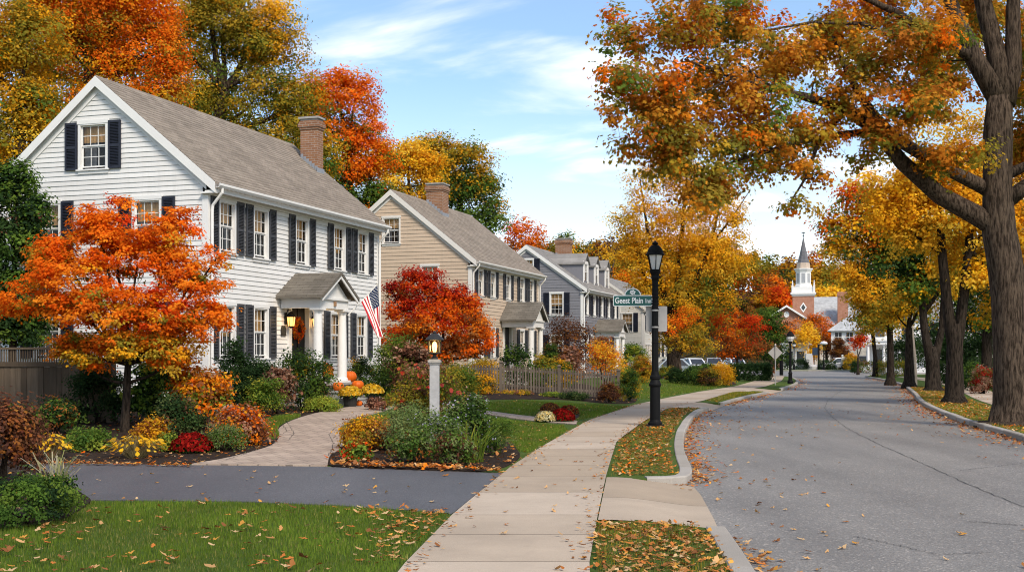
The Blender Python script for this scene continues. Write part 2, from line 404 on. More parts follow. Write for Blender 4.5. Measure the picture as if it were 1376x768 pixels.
def shrub(name, label, px, py, w, h, palette, leaf=.05, cat='shrub', Y=None, style='dome', n=None, low=None, low_mix=.0, tmpl=T_RHOMB, group=None,
          bloom=None, bloom_n=0, bloom_size=.04, lift=0.0, clump=None, stemless=False, depth=None, flat=.6):
    """px,py: middle of its foot in the photograph; w,h in photograph pixels"""
    if Y is None: x, y = gy(px, py)
    else: x, y = (px - CX) / F * Y, Y
    z = hgt(x, y) + lift; k = y / F; W, H = w * k / 2, max(.12, EYE + (HY - (py - h)) * k - z); D = depth if depth else W * .85
    root = thing(name, label, cat, loc=(x, y, z), group=group)
    area = 2 * math.pi * W * H + W * D
    n = n or int(min(9000, max(260, 3.4 * area / (leaf * leaf * .5))))
    rc = clump or max(.09, .34 * min(W, H) + .03)
    nc = int(min(120, max(9, 2.2 * area / (rc * rc))))
    if style == 'hedge':
        C = np.c_[rng.uniform(-W, W, nc * 2), rng.uniform(-D, D, nc * 2), rng.uniform(.05, H, nc * 2)]
        s = rng.integers(0, 3, nc * 2); C[s == 0, 2] = H * .93; C[s == 1, 1] = -D * .95
        m = s == 2; C[m, 0] = np.sign(C[m, 0]) * W * .95
        li = np.zeros(len(C), int); cnt = max(5, n // len(C)); ci = np.repeat(np.arange(len(C)), cnt)
        q = rng.normal(size=(len(ci), 3)) * rc * .42; pos = C[ci] + q; out = nrmz(np.c_[pos[:, :2] * .5, pos[:, 2] * .7 + .1])
    else:
        if style == 'conifer': lobes = [(0, 0, H * .3, W, D, H * .3), (0, 0, H * .62, W * .65, D * .65, H * .25), (0, 0, H * .86, W * .3, D * .3, H * .16)]
        elif style == 'tiered': lobes = [(rng.uniform(-.5, .5) * W, rng.uniform(-.4, .4) * D, H * t, W * .6, D * .6, H * .12) for t in (.3, .42, .55, .68, .8, .9)]
        elif style == 'loose': lobes = [(0, 0, H * .5, W * .8, D * .8, H * .5)] + [(rng.uniform(-.6, .6) * W, rng.uniform(-.6, .6) * D, H * rng.uniform(.4, .9), W * .35, D * .35, H * .22) for _ in range(6)]
        elif style == 'weep': lobes = [(0, 0, H * .5, W, D, H * .48)]
        else: lobes = [(0, 0, H * .42, W * .94, D * .94, H * .55)]
        C, li, pos, ci, out = crown_pts(lobes, nc, max(6, n // nc), rc, flat, .62)
    keep = pos[:, 2] > .015
    pos, ci, out = pos[keep], ci[keep], out[keep]
    lob1 = [0] * (max(li) + 1)
    col = colours(C, li, ci, pos, lob1, [palette] * len(lob1), low, low_mix, .2)
    nrm = out * .7 + np.array([0, 0, .45]) + rng.normal(size=pos.shape) * .5
    if style == 'weep': nrm = out + np.array([0, 0, .2]) + rng.normal(size=pos.shape) * .25
    obj('foliage', leaf_mesh('foliage', pos, nrm, leaf * rng.uniform(.6, 1.3, len(pos)), col, tmpl, LEAF), None, root)
    if not stemless:
        mb = MB()
        for _ in range(7):
            c = C[rng.integers(len(C))]; a = (rng.normal() * W * .06, rng.normal() * D * .06, -.03)
            mb.tube(limb_path(a, c, .05, 3), list(np.linspace(.012 + .012 * H, .004, 4)), 4, caps=False)
        obj('stem', mb, BARKD, root)
    if bloom is not None:
        sel = rng.choice(len(pos), min(bloom_n, len(pos)), replace=False)
        bp = pos[sel] + out[sel] * leaf * .6
        obj('blossoms', leaf_mesh('blossoms', bp, out[sel] + rng.normal(size=(len(sel), 3)) * .35 + np.array([0, -.2, .3]), bloom_size * rng.uniform(.7, 1.3, len(sel)), pick(bloom, len(sel)) * rng.uniform(.8, 1.15, (len(sel), 1)), T_DISC, LEAF), None, root)
    return root

def hosta(name, label, px, py, w, palette, n=26, leaf=.26, cat='plant', low=None):
    x, y = gy(px, py); root = thing(name, label, cat, loc=(x, y, hgt(x, y)))
    W = w * y / F / 2; a = rng.uniform(0, 6.28, n); r = rng.uniform(.1, 1, n) * W
    pos = np.c_[r * np.cos(a), r * np.sin(a) * .7, .12 + .16 * (1 - r / W) + rng.uniform(0, .16, n)]
    out = np.c_[np.cos(a), np.sin(a), np.zeros(n)]
    nrm = np.array([0, 0, 1.0]) + out * .55 + rng.normal(size=(n, 3)) * .25
    tdir = out + np.array([0, 0, -.25])  # tips point outward
    col = pick(palette, n) * rng.uniform(.85, 1.1, (n, 1))
    obj('foliage', leaf_mesh('foliage', pos, nrm, leaf * rng.uniform(.6, 1.15, n), col, T_OVAL, LEAF, tdir=tdir), None, root)
    mb = MB()
    for p in pos: mb.tube([(p[0] * .15, p[1] * .15, -.02), (p[0] * .6, p[1] * .6, p[2] * .7), tuple(p)], [.006, .005, .003], 4, caps=False)
    obj('stem', mb, STEMM, root); return root

def grass_clump(name, label, px, py, w, h, palette, n=90, cat='ornamental grass', spread=1.0, Y=None):
    x, y = gy(px, py) if Y is None else ((px - CX) / F * Y, Y)
    root = thing(name, label, cat, loc=(x, y, hgt(x, y))); W, H = w * y / F / 2, h * y / F
    vs, fs = MB(), None; mb = MB(); cols = []
    for _ in range(n):
        a = rng.uniform(0, 6.28); L = H * rng.uniform(.6, 1.1); d = np.array([math.cos(a), math.sin(a) * .8, 0]) * W * rng.uniform(.3, 1.1) * spread
        p0 = np.array([rng.normal() * W * .12, rng.normal() * W * .12, -.01]); wd = .008 * rng.uniform(.6, 1.3); sd = np.array([-math.sin(a), math.cos(a), 0]) * wd
        p1 = p0 + d * .35 + np.array([0, 0, L * .65]); p2 = p0 + d * .8 + np.array([0, 0, L * .95]); p3 = p0 + d * 1.15 + np.array([0, 0, L * .9])
        mb.add([p0 - sd, p0 + sd, p1 + sd, p1 - sd, p2 + sd * .7, p2 - sd * .7, p3], [(0, 1, 2, 3), (3, 2, 4, 5), (5, 4, 6)])
        cols += [palette[rng.integers(len(palette))] * rng.uniform(.8, 1.15)] * 7
    me = mb.mesh('blades', LEAF); at = me.attributes.new('Col', 'FLOAT_COLOR', 'POINT')
    at.data.foreach_set('color', np.c_[np.clip(np.array(cols), 0, 1), np.ones(len(cols))].astype(np.float32).reshape(-1))
    obj('blades', me, None, root); return root

# ------------------------------------------------------------------ ground sheets
def drape(name, poly, mat, zf, step=1.0, kind='structure', grid=True):
    bm = bmesh.new(); vs = [bm.verts.new((x, y, 0)) for x, y in poly]
    f = bm.faces.new(vs); f.normal_update()
    if f.normal.z < 0: f.normal_flip()
    bmesh.ops.triangulate(bm, faces=bm.faces[:])
    if grid:
        xs = [p[0] for p in poly]; ys = [p[1] for p in poly]
        for ax, lo, hi in ((0, min(xs), max(xs)), (1, min(ys), max(ys))):
            v = math.ceil(lo / step) * step
            while v < hi:
                no = (1, 0, 0) if ax == 0 else (0, 1, 0); co = (v, 0, 0) if ax == 0 else (0, v, 0)
                bmesh.ops.bisect_plane(bm, geom=bm.verts[:] + bm.edges[:] + bm.faces[:], plane_co=co, plane_no=no, dist=1e-5)
                v += step
    for v in bm.verts: v.co.z = zf(v.co.x, v.co.y)
    be = [e for e in bm.edges if len(e.link_faces) == 1]; old = set(bm.faces)
    for f in bm.faces: f.smooth = True
    for e in be: e.smooth = False
    ex = bmesh.ops.extrude_edge_only(bm, edges=be)['geom']
    for v in ex:
        if isinstance(v, bmesh.types.BMVert): v.co.z -= .06
    for f in bm.faces:
        if f not in old: f.smooth = False
    bmesh.ops.recalc_face_normals(bm, faces=bm.faces[:])
    if sum(f.normal.z for f in old) < 0: bmesh.ops.reverse_faces(bm, faces=bm.faces[:])
    me = bpy.data.meshes.new(name); bm.to_mesh(me); bm.free(); me.materials.append(mat)
    o = obj(name, me, None)
    if kind: o['kind'] = kind
    return o

def inpoly(pts, poly):
    x, y = pts[:, 0], pts[:, 1]; ins = np.zeros(len(pts), bool); n = len(poly)
    for i in range(n):
        x0, y0 = poly[i]; x1, y1 = poly[(i + 1) % n]
        c = ((y0 > y) != (y1 > y)) & (x < (x1 - x0) * (y - y0) / (y1 - y0 + 1e-12) + x0); ins ^= c
    return ins
def area(poly): return abs(sum(poly[i - 1][0] * poly[i][1] - poly[i][0] * poly[i - 1][1] for i in range(len(poly)))) / 2
def scatter(poly, n, holes=()):
    a = np.array(poly); lo, hi = a.min(0), a.max(0); out = np.zeros((0, 2))
    ratio = max(.05, area(poly) / np.prod(hi - lo))
    for _ in range(8):
        p = rng.uniform(lo, hi, (int(n / ratio * 1.2) + 8, 2)); p = p[inpoly(p, poly)]
        for h in holes: p = p[~inpoly(p, h)]
        out = np.vstack([out, p])
        if len(out) >= n: break
    return out[:n]
def smooth_poly(pts, it=2, closed=True):
    p = [tuple(q) for q in pts]
    for _ in range(it):
        q = []; n = len(p)
        for i in range(n if closed else n - 1):
            a, b = p[i], p[(i + 1) % n]
            q += [(a[0] * .75 + b[0] * .25, a[1] * .75 + b[1] * .25), (a[0] * .25 + b[0] * .75, a[1] * .25 + b[1] * .75)]
        p = q if closed else [p[0]] + q + [p[-1]]
    return p
def tuft(name, groups, mat=GRASS):
    """one sheet of grass blades: groups of (points, z function, blade height, palette)"""
    pos, siz, col = [], [], []
    for pts, zf, hh, pl in groups:
        if not len(pts): continue
        z = np.array([zf(x, y) for x, y in pts]); n = len(pts)
        patch = .5 + .5 * np.sin(pts[:, 0] * 2.1 + 1.3 * np.sin(pts[:, 1] * 1.7)) * np.sin(pts[:, 1] * 1.3 + np.sin(pts[:, 0] * 3.1))
        pos.append(np.c_[pts, z - .004]); siz.append(hh * rng.uniform(.5, 1.3, n) * (.8 + .4 * patch))
        dry = rng.random(n) < (.06 + .10 * (patch < .3))
        c = pick(pl, n) * rng.uniform(.75, 1.25, (n, 1)) * (.72 + .5 * patch)[:, None]; c[dry] = np.array([.30, .26, .08]) * rng.uniform(.7, 1.2, (dry.sum(), 1)); col.append(c)
    pos, siz, col = np.vstack(pos), np.concatenate(siz), np.vstack(col); n = len(pos)
    a = rng.uniform(0, 6.28, n); nrm = np.c_[np.cos(a), np.sin(a), rng.uniform(-.1, .7, n)]
    up = np.tile(np.array([[0, 0, 1.0]]), (n, 1))
    me = leaf_mesh(name, pos, nrm, siz, col, T_BLADE, mat, tdir=up)
    return tag(obj(name, me, None), kind='stuff')
def leaf_positions(pts, zf, lo, hi, palette=LITTER, lift=.012):
    n = len(pts); z = np.array([zf(x, y) for x, y in pts]) + lift + rng.uniform(0, .012, n)
    return np.c_[pts, z], rng.uniform(lo, hi, n), pick(palette, n) * rng.uniform(.75, 1.2, (n, 1))
T_DRY = np.array([(0, 0, .02), (.15, .10, .06), (.12, .26, .02), (.30, .40, .12), (.15, .52, .05), (.24, .74, .14), (.05, .98, .20), (-.10, .80, .12), (-.26, .64, .02), (-.13, .46, .02), (-.27, .30, .11), (-.12, .16, .05)])
def litter(name, groups, tmpl=T_DRY):
    A = [leaf_positions(*g) for g in groups if len(g[0])]
    pos = np.vstack([a[0] for a in A]); siz = np.concatenate([a[1] for a in A]); col = np.vstack([a[2] for a in A]); n = len(pos)
    nrm = np.array([0, 0, 1.0]) + rng.normal(size=(n, 3)) * .17
    return tag(obj(name, leaf_mesh(name, pos, nrm, siz, col, tmpl, DRY), None), kind='stuff')
# ------------------------------------------------------------------ world, sun, camera
w = bpy.data.worlds.new('World'); SC.world = w; w.use_nodes = True
SUN_EL, SUN_AZ = R(44), R(152)      # azimuth measured clockwise from +Y: the sun is behind the camera
def build_world():
    nt = w.node_tree; nt.nodes.clear(); N = nt.nodes.new; L = nt.links.new
    out = N('ShaderNodeOutputWorld'); bg = N('ShaderNodeBackground'); bg.inputs[1].default_value = .10; L(bg.outputs[0], out.inputs[0])
    sky = N('ShaderNodeTexSky'); sky.sky_type = 'NISHITA'; sky.sun_disc = False; sky.sun_elevation = SUN_EL; sky.sun_rotation = SUN_AZ
    sky.air_density = 1.1; sky.dust_density = .8; sky.ozone_density = 1.6
    tc = N('ShaderNodeTexCoord'); sep = N('ShaderNodeSeparateXYZ'); L(tc.outputs['Generated'], sep.inputs[0])
    def M(op, a, b=None):
        m = N('ShaderNodeMath'); m.operation = op
        for v, i in ((a, 0), (b, 1)):
            if v is None: continue
            if isinstance(v, (int, float)): m.inputs[i].default_value = v
            else: L(v, m.inputs[i])
        return m.outputs[0]
    zz = M('ADD', M('MAXIMUM', sep.outputs[2], 0.0), .14)   # clouds lie on a flat layer overhead, seen in perspective
    cb = N('ShaderNodeCombineXYZ'); L(M('DIVIDE', sep.outputs[0], zz), cb.inputs[0]); L(M('DIVIDE', sep.outputs[1], zz), cb.inputs[1])
    mp = N('ShaderNodeMapping'); mp.inputs['Location'].default_value = CLOUD_OFF; mp.inputs['Rotation'].default_value = (0, 0, R(24)); mp.inputs['Scale'].default_value = (.8, 1.25, 1); L(cb.outputs[0], mp.inputs[0])
    n1 = N('ShaderNodeTexNoise'); n1.inputs['Scale'].default_value = 1.35; n1.inputs['Detail'].default_value = 9; n1.inputs['Roughness'].default_value = .52; n1.inputs['Distortion'].default_value = .5; L(mp.outputs[0], n1.inputs[0])
    r = N('ShaderNodeMapRange'); r.interpolation_type = 'SMOOTHSTEP'; r.inputs['From Min'].default_value = .48; r.inputs['From Max'].default_value = .70; L(n1.outputs[0], r.inputs[0])
    hz = N('ShaderNodeMapRange'); hz.interpolation_type = 'SMOOTHSTEP'; hz.inputs['From Min'].default_value = .0; hz.inputs['From Max'].default_value = .24
    hz.inputs['To Min'].default_value = .60; hz.inputs['To Max'].default_value = .06; L(sep.outputs[2], hz.inputs[0])
    cov = M('MINIMUM', M('ADD', M('MULTIPLY', r.outputs[0], .86), hz.outputs[0]), .97)
    mx = N('ShaderNodeMix'); mx.data_type = 'RGBA'; L(cov, mx.inputs[0])
    sat = N('ShaderNodeMix'); sat.data_type = 'RGBA'; sat.blend_type = 'MULTIPLY'; sat.inputs[0].default_value = 1; L(sky.outputs[0], sat.inputs[6]); sat.inputs[7].default_value = SKY_TINT
    L(sat.outputs[2], mx.inputs[6]); mx.inputs[7].default_value = CLOUD_COL; L(mx.outputs[2], bg.inputs[0])
SKY_TINT = (.70, .82, .92, 1); CLOUD_COL = (7.1, 6.95, 6.7, 1); CLOUD_OFF = (3.1, 1.4, 0)
build_world()
sl = bpy.data.lights.new('sun', 'SUN'); sl.energy = 2.0; sl.angle = R(16); sl.color = (1, .89, .75)
so = bpy.data.objects.new('sun', sl); link(so)
d = Vector((-math.sin(SUN_AZ) * math.cos(SUN_EL), -math.cos(SUN_AZ) * math.cos(SUN_EL), -math.sin(SUN_EL)))
so.rotation_euler = d.to_track_quat('-Z', 'Y').to_euler(); so.location = (0, -10, 40)
cd = bpy.data.cameras.new('camera'); cam = bpy.data.objects.new('camera', cd); link(cam)
cam.location = (0, 0, EYE); cam.rotation_euler = (R(90), 0, 0); cd.sensor_width = 36; cd.lens = 36 * F / 1376
cd.shift_y = (HY - 384) / 1376; cd.clip_end = 6000; cd.clip_start = .1; SC.camera = cam
SC.view_settings.view_transform = 'Standard'; SC.view_settings.look = 'None'; SC.view_settings.exposure = 1.1; SC.view_settings.gamma = 1
SC.cycles.use_denoising = True; SC.cycles.pixel_filter_type = 'BLACKMAN_HARRIS'; SC.cycles.filter_width = 1.05; SC.cycles.max_bounces = 7; SC.cycles.transparent_max_bounces = 10; SC.cycles.diffuse_bounces = 4; SC.cycles.glossy_bounces = 3; SC.cycles.transmission_bounces = 4
SC.cycles.use_adaptive_sampling = True; SC.cycles.adaptive_threshold = .015; SC.cycles.sample_clamp_indirect = 6

# ------------------------------------------------------------------ ground materials
def ground_mat(name, stops, scale, fine, bump=.5, dist=.02, rough=.95, blotch=None, spec=.15):
    t = NT(name); p = t.pri(rough, spec); co = t.coord('Object'); n = t.noise(co, scale, 6, .6); f = t.noise(co, fine, 4, .65)
    c = t.ramp(n.outputs[0], stops); c = t.mix(1.0, c, t.ramp(f.outputs[0], [(.25, (.62, .62, .62)), (.75, (1.32, 1.3, 1.28))]), 'MULTIPLY')
    if blotch:
        b = t.noise(co, blotch[0], 5, .6); c = t.mix(t.ramp(b.outputs[0], [(blotch[1], (0, 0, 0)), (blotch[2], (1, 1, 1))]), c, blotch[3])
    t.link(c, p.inputs['Base Color']); t.link(t.bump(f.outputs[0], bump, dist), p.inputs['Normal']); return t.m
LAWN = ground_mat('lawn_turf', [(.25, (.045, .080, .012)), (.5, (.065, .11, .016)), (.75, (.10, .12, .025))], 1.1, 70, .8, .03)
DIRT = ground_mat('bark_mulch', [(.3, (.022, .014, .010)), (.7, (.05, .032, .022))], 3, 45, 1.0, .04)
def asphalt(name, base, fine, spots, sheen=.66):
    t = NT(name); p = t.pri(sheen, .5); co = t.coord('Object')
    n = t.noise(co, .35, 6, .6); v = t.new('ShaderNodeTexVoronoi', feature='F1'); v.inputs['Scale'].default_value = fine; t.link(co, v.inputs['Vector'])
    g = t.noise(co, fine * 1.6, 2); st = t.noise(t.mapping(co, (.5, .06, 1)), 2.0, 5)
    c = t.ramp(n.outputs[0], [(.3, mul(base, .86)), (.7, mul(base, 1.12))])
    c = t.mix(1.0, c, t.ramp(st.outputs[0], [(.3, (.82, .82, .82)), (.7, (1.14, 1.14, 1.13))]), 'MULTIPLY')
    vc = t.new('ShaderNodeSeparateColor'); t.link(v.outputs['Color'], vc.inputs[0])
    c = t.mix(1.0, c, t.ramp(vc.outputs[0], [(0, (.76, .76, .76)), (.55, (1, 1, 1)), (.9, (1.1, 1.08, 1.05)), (1, spots)]), 'MULTIPLY')
    c = t.mix(1.0, c, t.ramp(g.outputs[0], [(.3, (.75, .75, .75)), (.7, (1.2, 1.2, 1.2))]), 'MULTIPLY')
    t.link(c, p.inputs['Base Color']); t.link(t.bump(v.outputs['Distance'], .35, .01), p.inputs['Normal']); return t.m
ROAD = asphalt('road_asphalt', (.188, .174, .158), 55, (1.9, 1.85, 1.8)); DRIVE = asphalt('sealed_driveway', (.088, .085, .088), 60, (1.5, 1.5, 1.5), .6)
def concrete(name, c):
    t = NT(name); p = t.pri(.9, .2); co = t.coord('Object'); n = t.noise(co, .8, 6, .62); f = t.noise(co, 130, 3); b = t.noise(co, 4.5, 5, .7)
    gi = t.new('ShaderNodeNewGeometry'); isl = t.ramp(gi.outputs['Random Per Island'], [(0, (.80, .76, .70)), (1, (1.06, 1.05, 1.04))])
    k = t.ramp(n.outputs[0], [(.25, mul(c, .8)), (.7, mul(c, 1.06))]); k = t.mix(1.0, k, isl, 'MULTIPLY')
    k = t.mix(1.0, k, t.ramp(f.outputs[0], [(.3, (.82, .82, .81)), (.7, (1.12, 1.12, 1.12))]), 'MULTIPLY')
    k = t.mix(t.ramp(b.outputs[0], [(.55, (0, 0, 0)), (.85, (.45, .45, .45))]), k, mul(c, .6))
    t.link(k, p.inputs['Base Color']); t.link(t.bump(f.outputs[0], .3, .008), p.inputs['Normal']); return t.m
CONC = concrete('sidewalk_concrete', (.45, .37, .29)); KERB = concrete('kerb_granite', (.38, .355, .325))
def paver():
    t = NT('clay_pavers'); p = t.pri(.85, .2); co = t.coord('Object'); mp = t.new('ShaderNodeMapping'); mp.inputs['Rotation'].default_value = (0, 0, R(18)); t.link(co, mp.inputs[0])
    b = t.new('ShaderNodeTexBrick'); b.inputs['Scale'].default_value = 1; b.inputs['Brick Width'].default_value = .3; b.inputs['Row Height'].default_value = .2
    b.inputs['Mortar Size'].default_value = .012; b.inputs['Color1'].default_value = (.43, .34, .265, 1); b.inputs['Color2'].default_value = (.34, .265, .21, 1); b.inputs['Mortar'].default_value = (.19, .15, .12, 1)
    t.link(mp.outputs[0], b.inputs[0]); n = t.noise(co, 1.2, 5); f = t.noise(co, 90, 2)
    c = t.mix(1.0, b.outputs[0], t.ramp(n.outputs[0], [(.3, (.82, .8, .78)), (.7, (1.12, 1.1, 1.08))]), 'MULTIPLY')
    c = t.mix(1.0, c, t.ramp(f.outputs[0], [(.3, (.85, .85, .85)), (.7, (1.12, 1.12, 1.12))]), 'MULTIPLY')
    t.link(c, p.inputs['Base Color']); t.link(t.bump(b.outputs['Fac'], -.5, .01), p.inputs['Normal']); return t.m
PAVER = paver()

# ------------------------------------------------------------------ ground sheets
base_me = MB().quad((-3000, -400, -.30), (3000, -400, -.30), (3000, 5000, -.30), (-3000, 5000, -.30)); tag(obj('ground', base_me, LAWN), kind='structure')
K1 = [(1.45, 3), (1.62, 6), (1.8, 8.83), (1.9, 10.0), (1.98, 11.05)]
K2 = [(1.76, 15.55), (2.21, 15.6), (2.40, 15.95), (2.55, 16.84), (2.74, 18.7), (3.14, 21.9), (3.84, 26.4), (4.96, 32.4), (5.6, 35.2), (6.06, 36.6)]
K3 = [(7.2, 40.6), (9.07, 46.5), (11.56, 53.3)]
K4 = [(13.2, 58.2), (17.2, 71.1), (20.4, 85.3), (22.0, 94.8), (20.5, 101), (14, 104), (2, 105)]
KR = [(8.75, 3), (8.85, 8), (9.1, 15), (9.7, 20), (10.1, 23.5), (10.6, 26), (10.95, 28.3), (12.9, 36.6), (14.9, 43.8), (17.1, 50.6), (19.9, 60), (22.2, 67.4), (25.7, 82.6), (27.9, 95), (31, 102), (40, 107), (60, 110)]
K2, K3, K4, KR = [smooth_poly(k, 2, False) for k in (K2, K3, K4, KR)]
sk = [(1.55, 15.55)]
left_yard = [(-70, 3)] + [(x - .1, y) for x, y in K1] + [(.95, 11.9), (1.35, 15.6)] + [(x - .1, y) for x, y in K2[2:]] + [(5.3, 37.5), (6.5, 41.2)] + [(x - .1, y) for x, y in K3] + [(11.0, 55.5), (12.3, 59)] + [(x - .1, y - .1) for x, y in K4] + [(-70, 105)]
drape('lawn', left_yard, LAWN, lambda x, y: hgt(x, y), 1.0)
right_yard = [(x + .1, y - .0) for x, y in KR] + [(120, 110), (120, 3)]
drape('lawn', right_yard, LAWN, lambda x, y: 0.0, 4.0)
far_yard = [(-60, 137), (10, 137), (30, 135), (52, 135), (60, 133), (200, 133), (200, 260), (-60, 260)]
drape('lawn', far_yard, LAWN, lambda x, y: -.02, 10.0)
road = [(1.2, 1)] + [(x - .08, y) for x, y in K1] + [(2.0, 12.4), (2.22, 14.5), (2.2, 15.6)] + [(x - .08, y) for x, y in K2[3:]] + [(6.0, 37), (7.0, 40.5)] + [(x - .08, y) for x, y in K3] + [(11.6, 54), (13.0, 58)] + [(x - .08, y - .08) for x, y in K4] + [(-60, 105.0), (-60, 137.2), (10, 137.2), (30, 135.2), (200, 135.2), (200, 110)] + [(x + .08, y) for x, y in KR[::-1]] + [(8.8, 1)]
drape('road', road, ROAD, lambda x, y: -.10, 30.0)
# worn crack that runs along the road
def ribbon(mb, pts, wd, z, mi=0):
    L = []
    for i, p in enumerate(pts):
        a, b = np.array(pts[max(i - 1, 0)]), np.array(pts[min(i + 1, len(pts) - 1)]); t = (b - a) / np.linalg.norm(b - a); nn = np.array([-t[1], t[0]])
        ww = wd[i] if hasattr(wd, '__len__') else wd
        L.append((np.array(p) + nn * ww / 2, np.array(p) - nn * ww / 2))
    for i in range(len(L) - 1): mb.quad((*L[i][1], z), (*L[i + 1][1], z), (*L[i + 1][0], z), (*L[i][0], z), mi)
def wiggle(pts, n, amp):
    out = []; P_ = np.array(pts, float); seg = np.r_[0, np.cumsum(np.linalg.norm(np.diff(P_, axis=0), axis=1))]
    for s in np.linspace(0, seg[-1], n):
        out.append((np.interp(s, seg, P_[:, 0]) + rng.normal() * amp, np.interp(s, seg, P_[:, 1]) + rng.normal() * amp))
    return out
TAR = simple('crack_sealant', (.07, .066, .062), .8, .2)
cm = MB()
ck = [G(px, py, -.1) for px, py in ((1480, 712), (1376, 680), (1300, 650), (1230, 618), (1180, 596), (1140, 576), (1118, 560), (1108, 548), (1112, 538), (1122, 530), (1132, 524))]
ribbon(cm, wiggle(ck, 220, .012), rng.uniform(.005, .018, 220), -.094)
for c in (((1290, 632), (1376, 622)), ((1150, 720), (1260, 745), (1330, 742)), ((1300, 700), (1376, 706))):
    q = [G(px, py, -.1) for px, py in c]; ribbon(cm, wiggle(q, 60, .015), rng.uniform(.004, .016, 60), -.093)
tag(obj('road_crack', cm, TAR), kind='structure')

def offs(pts, d):
    out = []
    for i, p in enumerate(pts):
        a, b = np.array(pts[max(i - 1, 0)]), np.array(pts[min(i + 1, len(pts) - 1)]); t = (b - a) / max(1e-6, np.linalg.norm(b - a))
        out.append((p[0] - t[1] * d, p[1] + t[0] * d))
    return out
def kerb(name, pts, side, wd=.17, taper=(0, 0)):
    """granite kerb stones laid end to end; side=+1: the stone lies to the left of the line"""
    P_ = np.array(pts); seg = np.r_[0, np.cumsum(np.linalg.norm(np.diff(P_, axis=0), axis=1))]; mb = MB(); L = seg[-1]
    at = lambda s: np.array([np.interp(s, seg, P_[:, 0]), np.interp(s, seg, P_[:, 1])])
    s0 = 0
    while s0 < L - .05:
        s1 = min(L, s0 + rng.uniform(1.6, 2.2)); s1 = L if L - s1 < .7 else s1
        n = max(2, int((s1 - s0) / .3)); rows = []
        dz = rng.normal() * .005; dx = rng.normal() * .004
        for k in range(n + 1):
            s = s0 + .006 + (s1 - s0 - .012) * k / n; p = at(s); q = at(min(L, s + .05)) - at(max(0, s - .05)); q /= np.linalg.norm(q); nn = np.array([-q[1], q[0]]) * side
            zt = .02 + dz
            if taper[0]: zt -= .10 * (1 - min(1, s / taper[0]))
            if taper[1]: zt -= .10 * (1 - min(1, (L - s) / taper[1]))
            o = p + nn * dx; i = p + nn * wd
            rows.append([(*o, -.28), (*o, zt - .018), (*(o + nn * .018), zt), (*(i - nn * .01), zt), (*i, zt - .01), (*i, -.28)])
        b = len(mb.v); mb.v += [tuple(map(float, p)) for r in rows for p in r]
        for k in range(n):
            for j in range(5): mb.f.append((b + k * 6 + j, b + (k + 1) * 6 + j, b + (k + 1) * 6 + j + 1, b + k * 6 + j + 1)); mb.m.append(0)
        for k in (0, n): mb.f.append(tuple(b + k * 6 + j for j in range(6))); mb.m.append(0)
        s0 = s1
    return tag(obj(name, mb, KERB), kind='structure')
kerb('kerb', K1, 1, .18, (0, 0)); kerb('kerb', K2, 1, .17); kerb('kerb', K3, 1, .17, (.0, .5)); kerb('kerb', K4, 1, .17, (.4, 0)); kerb('kerb', KR, -1, .17)
kerb('kerb', [(60, 133), (52, 135), (30, 135), (10, 137), (-60, 137)][::-1], 1, .17)

# sidewalk slabs
def slabs(name, lx, rx, ys, zf, mat):
    mb = MB(); g = .007
    for y0, y1 in zip(ys[:-1], ys[1:]):
        n = max(1, int((y1 - y0) / .8)); 
        for k in range(n):
            a, b = y0 + g + (y1 - y0 - 2 * g) * k / n, y0 + g + (y1 - y0 - 2 * g) * (k + 1) / n
            if k == 0: i0 = len(mb.v); mb.v += [(lx(a), a, zf(lx(a), a)), (rx(a), a, zf(rx(a), a))]
            mb.v += [(lx(b), b, zf(lx(b), b)), (rx(b), b, zf(rx(b), b))]; j = len(mb.v)
            mb.f.append((j - 4, j - 3, j - 1, j - 2)); mb.m.append(0)
    return tag(obj(name, mb, mat), kind='structure')
ys = [3.2, 4.8, 6.4, 7.6, 9.2, 10.6, 11.92, 13.9, 15.75] + list(np.arange(17.3, 99, 1.55))
DJ = simple('joint_dirt', (.06, .05, .04), .95, .1)
slabs('sidewalk', lambda y: slx(y) , lambda y: srx(y) , ys, lambda x, y: .014, CONC)
drape('sidewalk_bed', [(slx(y), y) for y in np.arange(3.1, 99, 1.2)] + [(srx(y), y) for y in np.arange(3.1, 99, 1.2)[::-1]], DJ, lambda x, y: .007, 1, grid=False)
def apron(name, y0, y1, xr, cuts):
    mb = MB(); t = np.linspace(0, 1, 9)
    for a, b in zip(cuts[:-1], cuts[1:]):
        base = len(mb.v); n = 10; yy = np.linspace(a + .006, b - .006, n)
        for y in yy:
            x0, x1 = srx(y) + .012, xr(y)
            for s in t: mb.v.append((x0 + (x1 - x0) * s, float(y), .014 - .102 * ss(.1, 1, s)))
        for i in range(n - 1):
            for j in range(8): mb.f.append((base + i * 9 + j, base + i * 9 + j + 1, base + (i + 1) * 9 + j + 1, base + (i + 1) * 9 + j)); mb.m.append(0)
    o = tag(obj(name, mb, CONC, smooth=True), kind='structure')
apron('driveway_apron', 11.92, 15.7, lambda y: np.interp(y, [11.4, 12.4, 14.5, 15.7], [1.99, 2.1, 2.3, 2.36]), [11.55, 13.4, 15.62])
apron('driveway_apron', 37, 40.8, lambda y: np.interp(y, [36.6, 40.8], [6.12, 7.3]), [36.7, 38.8, 40.9])
apron('driveway_apron', 53.4, 58.2, lambda y: np.interp(y, [53.3, 58.2], [11.6, 13.3]), [53.5, 56, 58.1])

